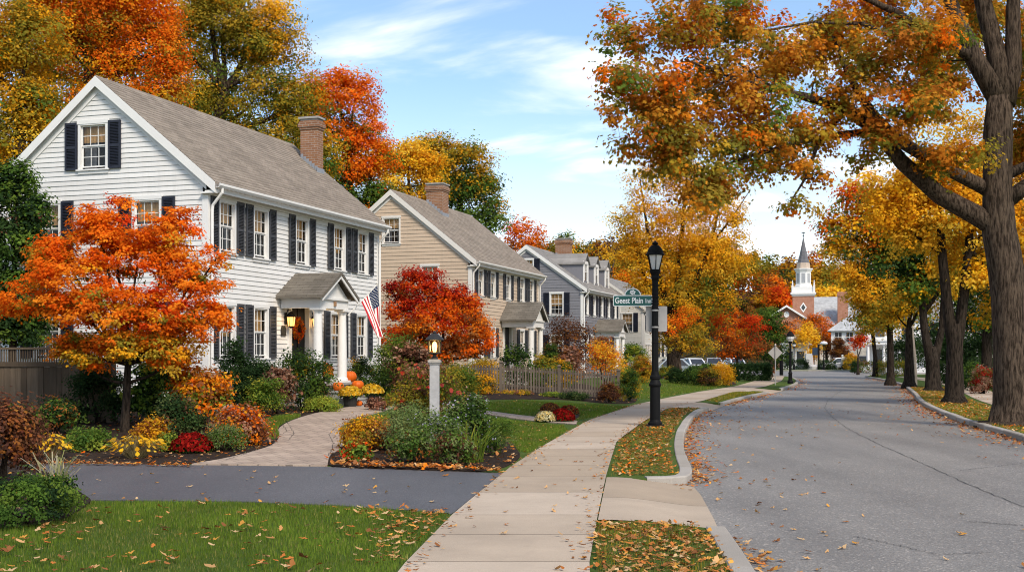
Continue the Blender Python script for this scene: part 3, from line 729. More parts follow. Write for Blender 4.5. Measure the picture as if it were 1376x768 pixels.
drive_poly = [(-7.3, 17.8), (-6.2, 16.0), (-5.3, 14.2), (-4.75, 13.2), (-3.0, 13.06), (-1.9, 12.74), (-.66, 12.1), (-.62, 12.0)] + [(slx(y) - .01, y) for y in np.arange(12.2, 16.5, .4)] + [(-1.17, 16.6), (-2.66, 17.15), (-4.68, 17.4)]
drape('driveway', drive_poly, DRIVE, lambda x, y: hgt(x, y) + .010, 1.0)
path_l = [gy(*p) for p in ((258, 625), (300, 618), (340, 608), (366, 600), (377, 588), (372, 576), (382, 569), (400, 563), (425, 556), (454, 550), (470, 547.5))]
path_r = [gy(*p) for p in ((540, 546), (520, 551), (498, 557), (476, 562), (463, 568), (454, 576), (458, 583), (462, 592), (460, 603), (450, 609), (442, 614), (440, 627))]
path_poly = path_l[:1] + smooth_poly(path_l, 2, False)[1:] + smooth_poly(path_r, 2, False)
path_poly[0] = (path_poly[0][0], path_poly[0][1] - .02)
drape('garden_path', path_poly, PAVER, lambda x, y: hgt(x, y) + .030, .5)
side_path = [gy(*p) for p in ((520, 546), (545, 545), (600, 548), (660, 553), (725, 561), (776, 566), (774, 570.5), (715, 565.5), (655, 556.8), (600, 551.5), (540, 549))]
drape('garden_path', side_path, PAVER, lambda x, y: hgt(x, y) + .024, .5)
CRK = MB()
for c in (((366, 600), (372, 588), (385, 578), (380, 570)), ((442, 614), (448, 597), (442, 584), (452, 572)), ((300, 621), (352, 603), (366, 600)), ((385, 566), (395, 580), (390, 592))):
    q = wiggle([gy(*p) for p in c], 40, .012)
    for i in range(len(q) - 1): ribbon(CRK, q[i:i + 2], .010, hgt(*q[i]) + .036)
tag(obj('path_joint', CRK, TAR), kind='structure')

def bed(name, px, dz=.045, raw=None):
    poly = smooth_poly(raw or [gy(*p) for p in px], 2)
    return drape(name, poly, DIRT, lambda x, y: hgt(x, y) + dz * (.55 + .45 * math.sin(3.1 * x) * math.sin(2.7 * y + x)), .5), poly
H1O = (-7.03, 27.5)
bed_left = [(-4.7, 17.45), (-7.2, 17.85), (-9.5, 16), (-13, 17), (-14, 25), (-12.8, 29.6), (-7.0, 27.9), (-5.6, 31.6), (-4.9, 31.2)] + path_l[::-1][1:-1]
bp = smooth_poly(bed_left, 1); BED_L = bp
drape('mulch_bed', bp, DIRT, lambda x, y: hgt(x, y) + .016, .5)
grass_patch = smooth_poly([gy(*p) for p in ((350, 566), (372, 561), (398, 558), (407, 560), (384, 567), (372, 573), (377, 586), (370, 591), (357, 590), (357, 577))], 1)
drape('lawn', grass_patch, LAWN, lambda x, y: hgt(x, y) + .024, .5)
_, BED_LAMP = bed('mulch_bed', ((437, 628), (500, 630), (580, 633), (664, 634.5), (702, 616), (694, 602), (672, 580), (640, 560), (590, 553), (545, 556), (505, 570), (464, 598), (440, 612)), .03)
_, BED_MUM = bed('mulch_bed', ((722, 567), (768, 567), (782, 558), (770, 548), (735, 548), (716, 558)), .03)
_, BED_F = bed('mulch_bed', ((503, 547), (552, 547), (585, 543), (620, 537.5), (700, 536), (770, 537), (800, 541), (850, 543), (858, 536), (850, 529), (760, 528), (600, 524), (520, 519), (490, 524)), .03)
EDGE_L = bed('mulch_bed', None, .03, raw=[(-4.6, 13.1), (-5.2, 14.2), (-6.2, 16.1), (-7.4, 17.7), (-10, 17), (-9, 9.9), (-5.4, 10.6), (-4.7, 10.95), (-4.35, 11.5), (-4.5, 12.5)])[1]
_, BED_H2 = bed('mulch_bed', None, .03, raw=[(-4, 44), (3.0, 44), (4.2, 46.5), (3.0, 59), (0, 50), (-5, 46)])
_, BED_H3 = bed('mulch_bed', ((858, 508), (905, 509), (952, 513), (985, 518), (992, 515), (975, 507), (900, 500), (850, 500)), .03)
# ------------------------------------------------------------------ houses
HROT = math.atan2(.951, .31)
LAP_SHADE_D = simple('lap_shade_dark', (.06, .05, .045), .9, .1)  # stronger painted shade line under the boards of the farther houses
EDGE = simple('lap_shade', (.32, .31, .295), .9, .1)  # shade under each lapped board, put into the colour of its underside
def split_iv(iv, holes):
    out = [iv]
    for a, b in holes:
        nx = []
        for (p, q) in out:
            if b <= p or a >= q: nx.append((p, q)); continue
            if a > p: nx.append((p, a))
            if b < q: nx.append((b, q))
        out = nx
    return out
def clap(mb, ulo, uhi, z0, z1, place, holes=(), ex=.115):
    """lapped boards; ulo/uhi are functions of z, holes = (ua,ub,za,zb)"""
    z = z0
    while z < z1 - .01:
        zb = min(z + ex, z1); cuts = sorted({z, zb} | {h for hh in holes for h in hh[2:] if z < h < zb})
        for a, b in zip(cuts[:-1], cuts[1:]):
            m = (a + b) / 2; hs = [(h[0], h[1]) for h in holes if h[2] <= m <= h[3]]
            oa, ob = .021 - .017 * (a - z) / ex, .021 - .017 * (b - z) / ex
            for (p, q) in split_iv((ulo(m), uhi(m)), hs):
                if q - p < .01: continue
                pa, pb = (max(ulo(a), -99), ulo(b)) if p == ulo(m) else (p, p); qa, qb = (uhi(a), uhi(b)) if q == uhi(m) else (q, q)
                mb.quad(place(pa, oa, a), place(qa, oa, a), place(qb, ob, b), place(pb, ob, b))
                if a == z: mb.quad(place(pa, .002, a), place(qa, .002, a), place(qa, oa, a), place(pa, oa, a), 1)  # underside of the lap, coloured darker to draw the shadow line
        z += ex
WCACHE = {}
def window_proto(w, h, grid=(3, 2), trim=None, full=True):
    key = (round(w, 2), round(h, 2), grid, trim.name)
    if key in WCACHE: return WCACHE[key]
    c = .07; f = MB()   # casing, proud of the boards; w,h are outer sizes
    f.box(-w / 2, -w / 2 + c, -.045, .06, 0, h); f.box(w / 2 - c, w / 2, -.045, .06, 0, h)
    f.box(-w / 2 - .02, w / 2 + .02, -.055, .06, h + .001, h + c + .02); f.box(-w / 2 + c, w / 2 - c, -.045, .06, h - c * .4, h)
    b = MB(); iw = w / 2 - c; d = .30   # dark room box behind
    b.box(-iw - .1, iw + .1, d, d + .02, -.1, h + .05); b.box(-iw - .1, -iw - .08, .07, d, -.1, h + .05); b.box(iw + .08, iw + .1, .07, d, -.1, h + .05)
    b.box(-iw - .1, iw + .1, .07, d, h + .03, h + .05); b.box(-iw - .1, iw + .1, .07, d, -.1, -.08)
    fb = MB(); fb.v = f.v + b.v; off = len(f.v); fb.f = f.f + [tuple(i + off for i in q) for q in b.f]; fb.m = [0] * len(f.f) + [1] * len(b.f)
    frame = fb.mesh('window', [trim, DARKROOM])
    s = MB(); z0, z1 = .055, h - c * .4; zm = (z0 + z1) / 2; st = .03
    for (a, bb, y) in ((zm - .0, z1, .012), (z0, zm + .0, .036)):
        s.box(-iw, -iw + st, y, y + .022, a, bb); s.box(iw - st, iw, y, y + .022, a, bb)
        s.box(-iw + st, iw - st, y, y + .022, a, a + st); s.box(-iw + st, iw - st, y, y + .022, bb - st, bb)
        gx0, gx1 = -iw + st, iw - st
        for k in range(1, grid[0]):
            x = gx0 + (gx1 - gx0) * k / grid[0]; s.box(x - .008, x + .008, y + .003, y + .019, a + st, bb - st)
        for k in range(1, grid[1]):
            zz = a + st + (bb - a - 2 * st) * k / grid[1]; s.box(gx0, gx1, y + .004, y + .018, zz - .008, zz + .008)
    sash = s.mesh('sash', trim)
    g = MB(); g.quad((-iw + .02, .023, zm), (iw - .02, .023, zm), (iw - .02, .023, z1 - .02), (-iw + .02, .023, z1 - .02))
    g.quad((-iw + .02, .047, z0 + .02), (iw - .02, .047, z0 + .02), (iw - .02, .047, zm), (-iw + .02, .047, zm)); pane = g.mesh('pane', GLASS)
    bl = MB(); nn = 24   # gathered shade in the upper half, drapes below
    def pleat(x0, x1, za, zb, y, amp, mi):
        pts = [(x0 + (x1 - x0) * k / nn, y + amp * math.sin(k * 1.9) + amp * .5 * math.sin(k * .8)) for k in range(nn + 1)]
        for p, q in zip(pts[:-1], pts[1:]): bl.quad((p[0], p[1], za), (q[0], q[1], za), (q[0], q[1], zb), (p[0], p[1], zb), mi)
    pleat(-iw, iw, zm - .02, h, .11, .014, 0); pleat(-iw, -iw * .30, 0, zm, .14, .02, 1); pleat(iw * .36, iw, 0, zm, .14, .02, 1)
    blind = [bl.mesh('curtain', [BLIND, CURT])]
    for dz, a, b_ in ((.10, .1, .55), (-.12, .45, .2)):
        bl = MB(); pleat(-iw, iw, zm + dz, h, .11, .013, 0); pleat(-iw, -iw * a, 0, zm + dz, .14, .02, 1); pleat(iw * b_, iw, 0, zm + dz, .14, .02, 1); blind.append(bl.mesh('curtain', [BLIND, CURT]))
    si = MB(); si.box(-w / 2 - .04, w / 2 + .04, -.075, .06, -.035, .0); si.box(-w / 2, w / 2, -.04, .0, -.11, -.037)
    sill = si.mesh('sill', trim)
    WCACHE[key] = (frame, sash, pane, blind, sill); return WCACHE[key]
def add_window(parent, w, h, loc, rotz=0, trim=None, full=True, grid=(3, 2)):
    ms = window_proto(w, h, grid, trim, full); o = obj('window', ms[0], None, parent, loc=loc, rotz=rotz)
    for n, m in zip(('sash', 'pane', 'curtain', 'sill'), ms[1:]): obj(n, m[rng.integers(3)] if isinstance(m, list) else m, None, o)
    return o
SCACHE = {}
def add_shutter(parent, w, h, loc, rotz, mat_):
    key = (round(w, 2), round(h, 2), mat_.name)
    if key not in SCACHE:
        m = MB(); m.box(-w / 2, -w / 2 + .045, -.045, 0, 0, h); m.box(w / 2 - .045, w / 2, -.045, 0, 0, h)
        for z in (0, h * .45, h - .06): m.box(-w / 2 + .045, w / 2 - .045, -.043, -.002, z, z + .06)
        m.box(-w / 2 + .04, w / 2 - .04, -.012, -.003, .03, h - .03)
        z = .07
        while z < h - .07:
            if not (h * .45 - .03 < z < h * .45 + .06):
                m.hexa([(-w / 2 + .045, -.040, z), (w / 2 - .045, -.040, z), (w / 2 - .045, -.012, z + .02), (-w / 2 + .045, -.012, z + .02),
                        (-w / 2 + .045, -.040, z + .007), (w / 2 - .045, -.040, z + .007), (w / 2 - .045, -.012, z + .027), (-w / 2 + .045, -.012, z + .027)])
            z += .036
        SCACHE[key] = m.mesh('shutter', mat_)
    return obj('shutter', SCACHE[key], None, parent, loc=loc, rotz=rotz)

def gable_roof(x0, x1, yc, half, zr, m, th=.13, ex=.14, courses=True):
    """shingle courses on both slopes plus the deck under them; x0,x1 rakes; half = horizontal run of a slope"""
    r = MB(); n = max(2, int(half / (ex * .78)))
    for sgn in (-1, 1):
        for k in range(n):
            a, b = half * (1 - k / n), half * (1 - (k + 1) / n)
            ya, yb = yc + sgn * a, yc + sgn * b; za, zb = zr - m * a, zr - m * b
            q = [(x0, ya, za + .022), (x1, ya, za + .022), (x1, yb, zb + .006), (x0, yb, zb + .006)]
            r.quad(*(q if sgn < 0 else q[::-1])); r.quad((x0, ya, za), (x1, ya, za), (x1, ya, za + .022), (x0, ya, za + .022))
        yo = yc + sgn * half; zo = zr - m * half
        r.hexa([(x0, yo, zo - th), (x1, yo, zo - th), (x1, yc, zr - th), (x0, yc, zr - th), (x0, yo, zo), (x1, yo, zo), (x1, yc, zr), (x0, yc, zr)])
    r.prism([(yc - .14, zr - .14 * m + .022), (yc, zr + .03), (yc + .14, zr - .14 * m + .022), (yc + .14, zr - .14 * m + .002), (yc, zr + .01), (yc - .14, zr - .14 * m + .002)], x0, x1, lambda a, b, d: (d, a, b))
    return r

def column(parent, x, y, z0, z1, r, mat_):
    m = MB(); H = z1 - z0
    m.box(x - r * 1.35, x + r * 1.35, y - r * 1.35, y + r * 1.35, z0, z0 + .05)
    m.lathe([(r * 1.25, .05), (r * 1.25, .09), (r * 1.02, .13), (r, .16), (r * .99, H * .35), (r * .86, H - .14), (r * .92, H - .13), (r * .92, H - .11), (r * 1.12, H - .07), (r * 1.12, H - .055)], 20, (x, y, z0))
    m.box(x - r * 1.25, x + r * 1.25, y - r * 1.25, y + r * 1.25, z1 - .055, z1 - .002)
    return obj('column', m, mat_, parent)

def colonial(name, label, O, L, W, z_eave, z_ridge, SID, TRIM, ROOF, SHUTM, fw, gw, porch, chim, steps=True, brickm=None, dormers=(), gz=.3, zf=.9, cat='house', group=None, door_s=None, back_windows=False, gable_shut=None, found=None, ex=.118, edge=None):
    """local x runs along the street front (face y=0 looks to -y), local y runs back, z is absolute height.
    fw: (s, w, z0, h, left shutter, right shutter); gw the same on the near gable with s measured back from the corner"""
    root = thing(name, label, cat, loc=(O[0], O[1], 0), rotz=HROT, group=group)
    oe, orr = .28, .13; half = W / 2 + oe; m = (z_ridge - z_eave) / half; yc = W / 2
    zr_ = lambda y: z_ridge - m * abs(y - yc)
    zs = z_eave - .20; z0 = .62
    # walls
    wall = MB()
    holes = [(s - w_ / 2 + .05, s + w_ / 2 - .05, a, a + h) for s, w_, a, h, *_ in fw]
    if door_s: holes.append((door_s - .62, door_s + .62, zf - .1, zf + 2.22))
    clap(wall, lambda z: .12, lambda z: L - .12, z0, zs - .16, lambda u, o, z: (u, -o, z), holes, ex)
    gh = [(s - w_ / 2 + .05, s + w_ / 2 - .05, a, a + h) for s, w_, a, h, *_ in gw]
    lim = lambda z: max(0, (z_ridge - .15 - z) / m)
    clap(wall, lambda z: max(.12, yc - lim(z)), lambda z: min(W - .12, yc + lim(z)), z0, z_ridge - .2, lambda u, o, z: (-o, u, z), gh, ex)
    # far gable and back
    wall.add([(L, 0, z0), (L, W, z0), (L, W, zs), (L, yc, z_ridge - .16), (L, 0, zs)], [(0, 1, 2, 3, 4)]); wall.quad((0, W, z0), (L, W, z0), (L, W, zs + .05), (0, W, zs + .05))
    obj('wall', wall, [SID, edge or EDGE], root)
    fd = MB(); fd.box(.02, L - .02, .02, W - .02, -.2, z0 + .01); obj('foundation', fd, found or STONE, root)
    # trim: corner boards, frieze, soffit, rake boards
    t = MB()
    for (x0, x1, y0, y1) in ((-.03, .115, -.032, -.002), (-.032, -.002, -.001, .125), (L - .115, L + .03, -.032, -.002), (-.032, -.002, W - .125, W), (L + .001, L + .03, -.001, .125)):
        t.box(x0, x1, y0, y1, z0, zs - .01 if y0 < W - .5 and x0 > -.031 else zs - .02)
    t.box(-.0, L, -.034, -.003, zs - .17, zs - .005)                                   # frieze board
    t.box(-orr + .01, L + orr - .01, -oe + .02, -.002, zs, zs + .03)                    # soffit
    t.box(-orr + .01, L + orr - .01, -oe - .0, -oe + .018, zs - .02, z_eave - .03)       # fascia
    t.box(-.030, L + .03, -.09, -.036, zs - .07, zs - .002)                              # bed mould
    for sg in (-1, 1):                                                                   # rake boards, near and far gable
        ye = yc + sg * (half - .0); 
        for xx, x2, wd in ((-orr - .022, -orr - .002, .24), (-.034, -.004, .24), (L + orr + .002, L + orr + .022, .24)):
            o = .0 if xx < -.1 or xx > 1 else -.02
            a, b = (ye, z_ridge - m * half + .005 + o), (yc, z_ridge + .005 + o)
            if abs(xx + .034) < .001: a = (yc + sg * (W / 2 - .02), zr_(0) - .13); b = (yc, z_ridge - .13)
            t.prism([(a[0], a[1] - wd), (a[0], a[1]), (b[0], b[1]), (b[0], b[1] - wd)], xx, x2, lambda p, q, d: (d, p, q))
        t.hexa([(-orr, ye, z_eave - .155), (-.0, ye, z_eave - .155), (-.0, yc, z_ridge - .155), (-orr, yc, z_ridge - .155), (-orr, ye, z_eave - .132), (-.0, ye, z_eave - .132), (-.0, yc, z_ridge - .132), (-orr, yc, z_ridge - .132)])
        t.box(-orr - .0, .0, *sorted((yc + sg * (W / 2 - .12), yc + sg * (half - .004))), zs - .04, zs - .002)   # cornice return
    obj('trim', t, TRIM, root)
    rf = obj('roof', gable_roof(-orr, L + orr, yc, half, z_ridge, m), ROOF, root)
    g = MB()   # gutter with a rolled lip, and the downspouts
    zg = z_eave - .02; prof = [(-oe - .015, zg - .10), (-oe - .09, zg - .10), (-oe - .125, zg - .05), (-oe - .125, zg), (-oe - .115, zg), (-oe - .112, zg - .045), (-oe - .085, zg - .09), (-oe - .015, zg - .09)]
    g.prism(prof, -orr, L + orr, lambda a, b, d: (d, a, b)); gt = obj('gutter', g, TRIM, root)
    for x in (.06, L - .06):
        dsp = MB(); dsp.tube([(x, -oe - .07, zg - .1), (x, -oe - .07, zg - .2), (x, -oe + .06, zg - .34), (x, -.10, zg - .48), (x, -.085, zg - .6), (x, -.085, .75), (x, -.16, .62)], .036, 8); obj('downspout', dsp, TRIM, gt)
    # windows and shutters
    for s, w_, a, h, sl_, sr_ in fw:
        add_window(root, w_, h, (s, 0, a), 0, TRIM)
        if sl_: add_shutter(root, .33, h + .06, (s - w_ / 2 - .185, -.022, a - .01), 0, SHUTM)
        if sr_: add_shutter(root, .33, h + .06, (s + w_ / 2 + .185, -.022, a - .01), 0, SHUTM)
    for s, w_, a, h, sl_, sr_ in gw:
        add_window(root, w_, h, (0, s, a), R(-90), TRIM)
        if sl_: add_shutter(root, .34, h + .06, (-.022, s + w_ / 2 + .19, a - .01), R(-90), gable_shut or SHUTM)
        if sr_: add_shutter(root, .34, h + .06, (-.022, s - w_ / 2 - .19, a - .01), R(-90), gable_shut or SHUTM)
    # chimney (stands on the roof)
    if chim:
        x0, x1, y0, y1, zt = chim; c = MB(); zb = min(zr_(y0), zr_(y1)) - .5
        c.box(x0, x1, y0, y1, zb, zt - .36); c.box(x0 - .03, x1 + .03, y0 - .03, y1 + .03, zt - .36, zt - .29); c.box(x0 - .06, x1 + .06, y0 - .06, y1 + .06, zt - .29, zt - .16)
        c.box(x0 - .03, x1 + .03, y0 - .03, y1 + .03, zt - .16, zt - .10); co = obj('chimney', c, brickm or BRICK, rf)
        cp = MB(); cp.box(x0 - .0, x1 + .0, y0, y1, zt - .10, zt - .04); cp.box(x0 - .05, x1 + .05, y0 - .05, y1 + .05, zt - .04, zt + .02); obj('chimney_cap', cp, STONE, rf)
        f = MB(); n = 6
        for k in range(n):
            ya, yb = y0 + (y1 - y0) * k / n, y0 + (y1 - y0) * (k + 1) / n - .01; zz = zr_((ya + yb) / 2)
            f.box(x0 - .012, x0 - .003, ya, yb, min(zr_(ya), zr_(yb)) - .02, max(zr_(ya), zr_(yb)) + .12)
        f.box(x0 - .05, x1 + .05, y0 - .016, y0 - .004, zr_(y0) - .05, zr_(y0) + .14)
        obj('flashing', f, LEAD, rf)
    for s in dormers:
        w_ = 1.15; za = 6.05; yf = .36; zt = 7.12; zp = 7.62; yb = (z_ridge - zp); yend = yc - (z_ridge - zp) / m + .1
        d_ = MB(); face = [(s - w_ / 2, za - .3), (s + w_ / 2, za - .3), (s + w_ / 2, zt), (s, zp), (s - w_ / 2, zt)]
        d_.prism(face, yf, yend, lambda a, b, d: (a, d, b)); dm = obj('dormer', d_, SID, root)
        tr = MB()
        for x0, x1 in ((s - w_ / 2 - .02, s - w_ / 2 + .14), (s + w_ / 2 - .14, s + w_ / 2 + .02)): tr.box(x0, x1, yf - .04, yf - .003, za - .1, zt)
        tr.box(s - w_ / 2 - .02, s + w_ / 2 + .02, yf - .05, yf - .004, zt + .002, zt + .12); tr.box(s - w_ / 2 - .05, s - w_ / 2 - .003, yf - .04, yend - .3, zt - .1, zt + .02)
        obj('dormer_trim', tr, TRIM, dm)
        mm = (zp - zt) / (w_ / 2); rr = MB()
        for sg in (-1, 1):
            xe = s + sg * (w_ / 2 + .12); ze = zt - .12 * mm
            rr.hexa([(xe, yf - .14, ze + .02), (s, yf - .14, zp + .02), (s, yend + .3, zp + .02), (xe, yend + .3, ze + .02), (xe, yf - .14, ze + .10), (s, yf - .14, zp + .10), (s, yend + .3, zp + .10), (xe, yend + .3, ze + .10)])
        obj('dormer_roof', rr, ROOF, dm); ms = window_proto(.72, 1.0, (3, 2), TRIM); wo = obj('dormer_window', ms[0], None, dm, loc=(s, yf - .01, za + .02))
        
        k_ = MB(); 
        sm = ms[1].copy(); o_ = obj('dormer_sash', sm, None, dm, loc=(s, yf - .03, za + .02)); 
        bk = MB().quad((s - .3, yf - .004, za + .05), (s + .3, yf - .004, za + .05), (s + .3, yf - .004, za + 1.0), (s - .3, yf - .004, za + 1.0)); obj('dormer_pane', bk, DARKGLASS, dm)
    # porch
    if porch:
        s0, s1, p, zb, ze, zp = porch['s0'], porch['s1'], porch['p'], porch['zb'], porch['ze'], porch['zp']; sc = (s0 + s1) / 2
        b = MB(); bw = .2
        b.box(s0, s0 + bw, -p + bw, -.03, zb, ze); b.box(s1 - bw, s1, -p + bw, -.03, zb, ze); b.box(s0, s1, -p, -p + bw - .002, zb, ze)
        b.box(s0 - .05, s1 + .05, -p - .05, -.03, ze + .002, ze + .06); b.box(s0 + .1, s1 - .1, -p + .1, -.05, zb + .08, zb + .1)
        mm = (zp - ze - .06) / ((s1 - s0) / 2 + .2); hw = (s1 - s0) / 2
        b.prism([(s0 + .02, ze + .062), (s1 - .02, ze + .062), (sc, zp - .06)], -p - .0, -.03, lambda a, bb, d: (a, d, bb))
        for sg in (-1, 1):
            xe = sc + sg * (hw + .2); z_e = zp - mm * (hw + .2)
            b.prism([(xe, z_e - .1), (xe, z_e + .03), (sc, zp + .03), (sc, zp - .10)], -p - .2, -p - .17, lambda a, bb, d: (a, d, bb))
        po = obj('porch', b, TRIM, root)
        r_ = MB(); n = 9
        for sg in (-1, 1):
            hh = hw + .24
            for k in range(n):
                a, c2 = hh * (1 - k / n), hh * (1 - (k + 1) / n); xa, xb = sc + sg * a, sc + sg * c2; za, zb2 = zp - mm * a + .05, zp - mm * c2 + .05
                r_.quad((xa, -p - .22, za + .02), (xa, -.0, za + .02), (xb, -.0, zb2 + .006), (xb, -p - .22, zb2 + .006)); r_.quad((xa, -p - .22, za), (xa, 0, za), (xa, 0, za + .02), (xa, -p - .22, za + .02))
            r_.hexa([(sc + sg * hh, -p - .22, zp - mm * hh - .01), (sc, -p - .22, zp - .01), (sc, 0, zp - .01), (sc + sg * hh, 0, zp - mm * hh - .01), (sc + sg * hh, -p - .22, zp - mm * hh + .05), (sc, -p - .22, zp + .05), (sc, 0, zp + .05), (sc + sg * hh, 0, zp - mm * hh + .05)])
        obj('porch_roof', r_, ROOF2, po)
        for x in (s0 + .12, s1 - .12): column(po, x, -p + .12, zf, zb, porch.get('r', .11), TRIM)
        fl = MB(); fl.box(s0 - .1, s1 + .5, -p - .08, -.03, zf - .06, zf); fl.box(s0 - .05, s1 + .45, -p - .03, -.03, gz - .2, zf - .061); obj('porch_floor', fl, STONE, po)
        for k in range(3):
            st = MB(); za = zf - .19 * (k + 1); st.box(s0 + .1 - .05 * k, s1 + .25 + .1 * k, -p - .1 - .34 * (k + 1), -p - .09 - .30 * k, za - .05, za); st.box(s0 + .13 - .05 * k, s1 + .22 + .1 * k, -p - .08 - .34 * (k + 1), -p - .09 - .3 * k, gz - .25, za - .051); obj('step', st, STONE, po)
    if door_s:
        ds = MB(); z0d, z1d = zf, zf + 2.12
        for a, b_ in ((-.64, -.47), (.47, .64)): ds.box(door_s + a, door_s + b_, -.07, .12, z0d, z1d)
        ds.box(door_s - .70, door_s + .70, -.085, .12, z1d + .002, z1d + .17); ds.box(door_s - .64, door_s + .64, -.03, .16, z0d - .05, z0d + .03)
        obj('door_surround', ds, TRIM, root)
        dr = MB(); dr.box(door_s - .47, door_s + .47, .06, .11, z0d + .032, z1d)
        for za, zb_ in ((.12, .72), (.84, 1.34), (1.45, 2.0)):
            for xa, xb in ((-.38, -.05), (.05, .38)): dr.box(door_s + xa, door_s + xb, .045, .059, z0d + za, z0d + zb_)
        do = obj('door', dr, DOORM, root)
        hd = MB(); hd.lathe([(.012, 0), (.012, .04), (.03, .05), (.034, .07), (.02, .085)], 10); ho = obj('handle', hd, BRASS, do, loc=(door_s - .36, .045, z0d + 1.0)); ho.rotation_euler = (R(90), 0, 0)
        hp = MB().box(door_s - .40, door_s - .32, .035, .0445, z0d + .78, z0d + 1.12); obj('lock_plate', hp, BRASS, do)
    return root
DARKGLASS = simple('dark_window_glass', (.03, .033, .038), .08, .6, var=.3, scale=2, bump=0)
BRASS = simple('aged_brass', (.35, .22, .07), .35, .4, .9)
SHG1 = shingle('weathered_grey_brown_shingle', (.26, .22, .182)); SHG3 = shingle('grey_shingle', (.26, .25, .24), .73); ROOF2 = shingle('porch_shingle', (.17, .152, .128), .75, 1)
SW = siding('white_clapboard', (.70, .69, .67)); ST = siding('tan_clapboard', (.53, .41, .30)); SG = siding('slate_grey_clapboard', (.195, .195, .215)); SC_ = siding('cream_clapboard', (.62, .585, .52))
FND = simple('dark_foundation', (.2, .19, .18), .9, .1)

up = lambda s, l=1, r=1, w=.76, z=4.04, h=1.22: (s, w, z, h, l, r)
gf = lambda s, l=1, r=1, w=.76, z=1.55, h=1.25: (s, w, z, h, l, r)
white_house = colonial('house', 'white clapboard house with dark shutters, front porch and grey shingle roof', H1O, 9.44, 5.96, 5.58, 8.24, SW, WHITE, SHG1, SHUT,
    [up(.80), up(2.36), up(4.52), up(6.74), up(8.28), gf(.80), gf(2.36), gf(6.52), gf(8.2)],
    [(3.12, .85, 6.06, 1.08, 1, 1), (1.62, .82, 4.05, 1.22, 1, 1), (4.45, .82, 4.05, 1.22, 1, 1), (1.62, .82, 1.55, 1.25, 1, 1), (4.45, .82, 1.55, 1.25, 1, 1)],
    dict(s0=3.36, s1=5.0, p=1.15, zb=2.83, ze=3.05, zp=3.72, r=.125), (8.78, 9.16, 1.72, 2.3, 8.9), door_s=4.36, gable_shut=SHUTN, found=FND)
H2O = (-1.72, 50.0)
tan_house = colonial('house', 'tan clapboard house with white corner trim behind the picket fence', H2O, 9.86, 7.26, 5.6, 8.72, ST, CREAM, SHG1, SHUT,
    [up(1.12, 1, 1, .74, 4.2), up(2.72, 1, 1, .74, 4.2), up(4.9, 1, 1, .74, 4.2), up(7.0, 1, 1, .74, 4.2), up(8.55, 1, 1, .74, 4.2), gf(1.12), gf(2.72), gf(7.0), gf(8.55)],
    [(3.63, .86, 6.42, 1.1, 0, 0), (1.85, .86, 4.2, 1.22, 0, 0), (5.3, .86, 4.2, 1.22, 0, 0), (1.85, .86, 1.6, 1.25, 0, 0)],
    dict(s0=3.95, s1=5.65, p=1.5, zb=2.9, ze=3.15, zp=4.0, r=.13), (3.75, 4.5, 2.75, 3.55, 9.5), door_s=4.8, gz=.3, found=FND, ex=.155, edge=LAP_SHADE_D)
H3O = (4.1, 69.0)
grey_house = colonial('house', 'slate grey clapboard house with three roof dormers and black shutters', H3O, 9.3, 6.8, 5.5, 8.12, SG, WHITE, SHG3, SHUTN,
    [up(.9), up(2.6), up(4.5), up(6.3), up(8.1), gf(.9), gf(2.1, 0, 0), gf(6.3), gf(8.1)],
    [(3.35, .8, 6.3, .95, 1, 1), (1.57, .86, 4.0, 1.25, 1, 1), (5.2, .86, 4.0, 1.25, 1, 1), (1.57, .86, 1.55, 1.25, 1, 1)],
    dict(s0=2.7, s1=4.5, p=1.5, zb=2.75, ze=3.0, zp=3.75, r=.13), (5.4, 6.15, 2.3, 3.2, 9.0), door_s=3.6, dormers=(2.0, 4.6, 7.4), found=FND, ex=.155, edge=LAP_SHADE_D)
H4O = (9.7, 88.0)
cream_house = colonial('house', 'cream clapboard house half hidden behind the street sign', H4O, 9.5, 6.6, 5.1, 7.6, SC_, CREAM, SHG3, SHUTN,
    [up(1.0, z=3.5, h=1.3), up(2.7, z=3.5, h=1.3), up(4.6, z=3.5, h=1.3), up(6.5, z=3.5, h=1.3), up(8.2, z=3.5, h=1.3), gf(1.0, 0, 0, z=1.2), gf(1.9, 0, 0, z=1.2), gf(2.8, 0, 0, z=1.2), gf(6.5), gf(8.2)],
    [(1.2, .9, 3.4, 1.35, 1, 1), (3.4, .8, 5.7, .9, 0, 0)], None, None, found=FND, ex=.16)
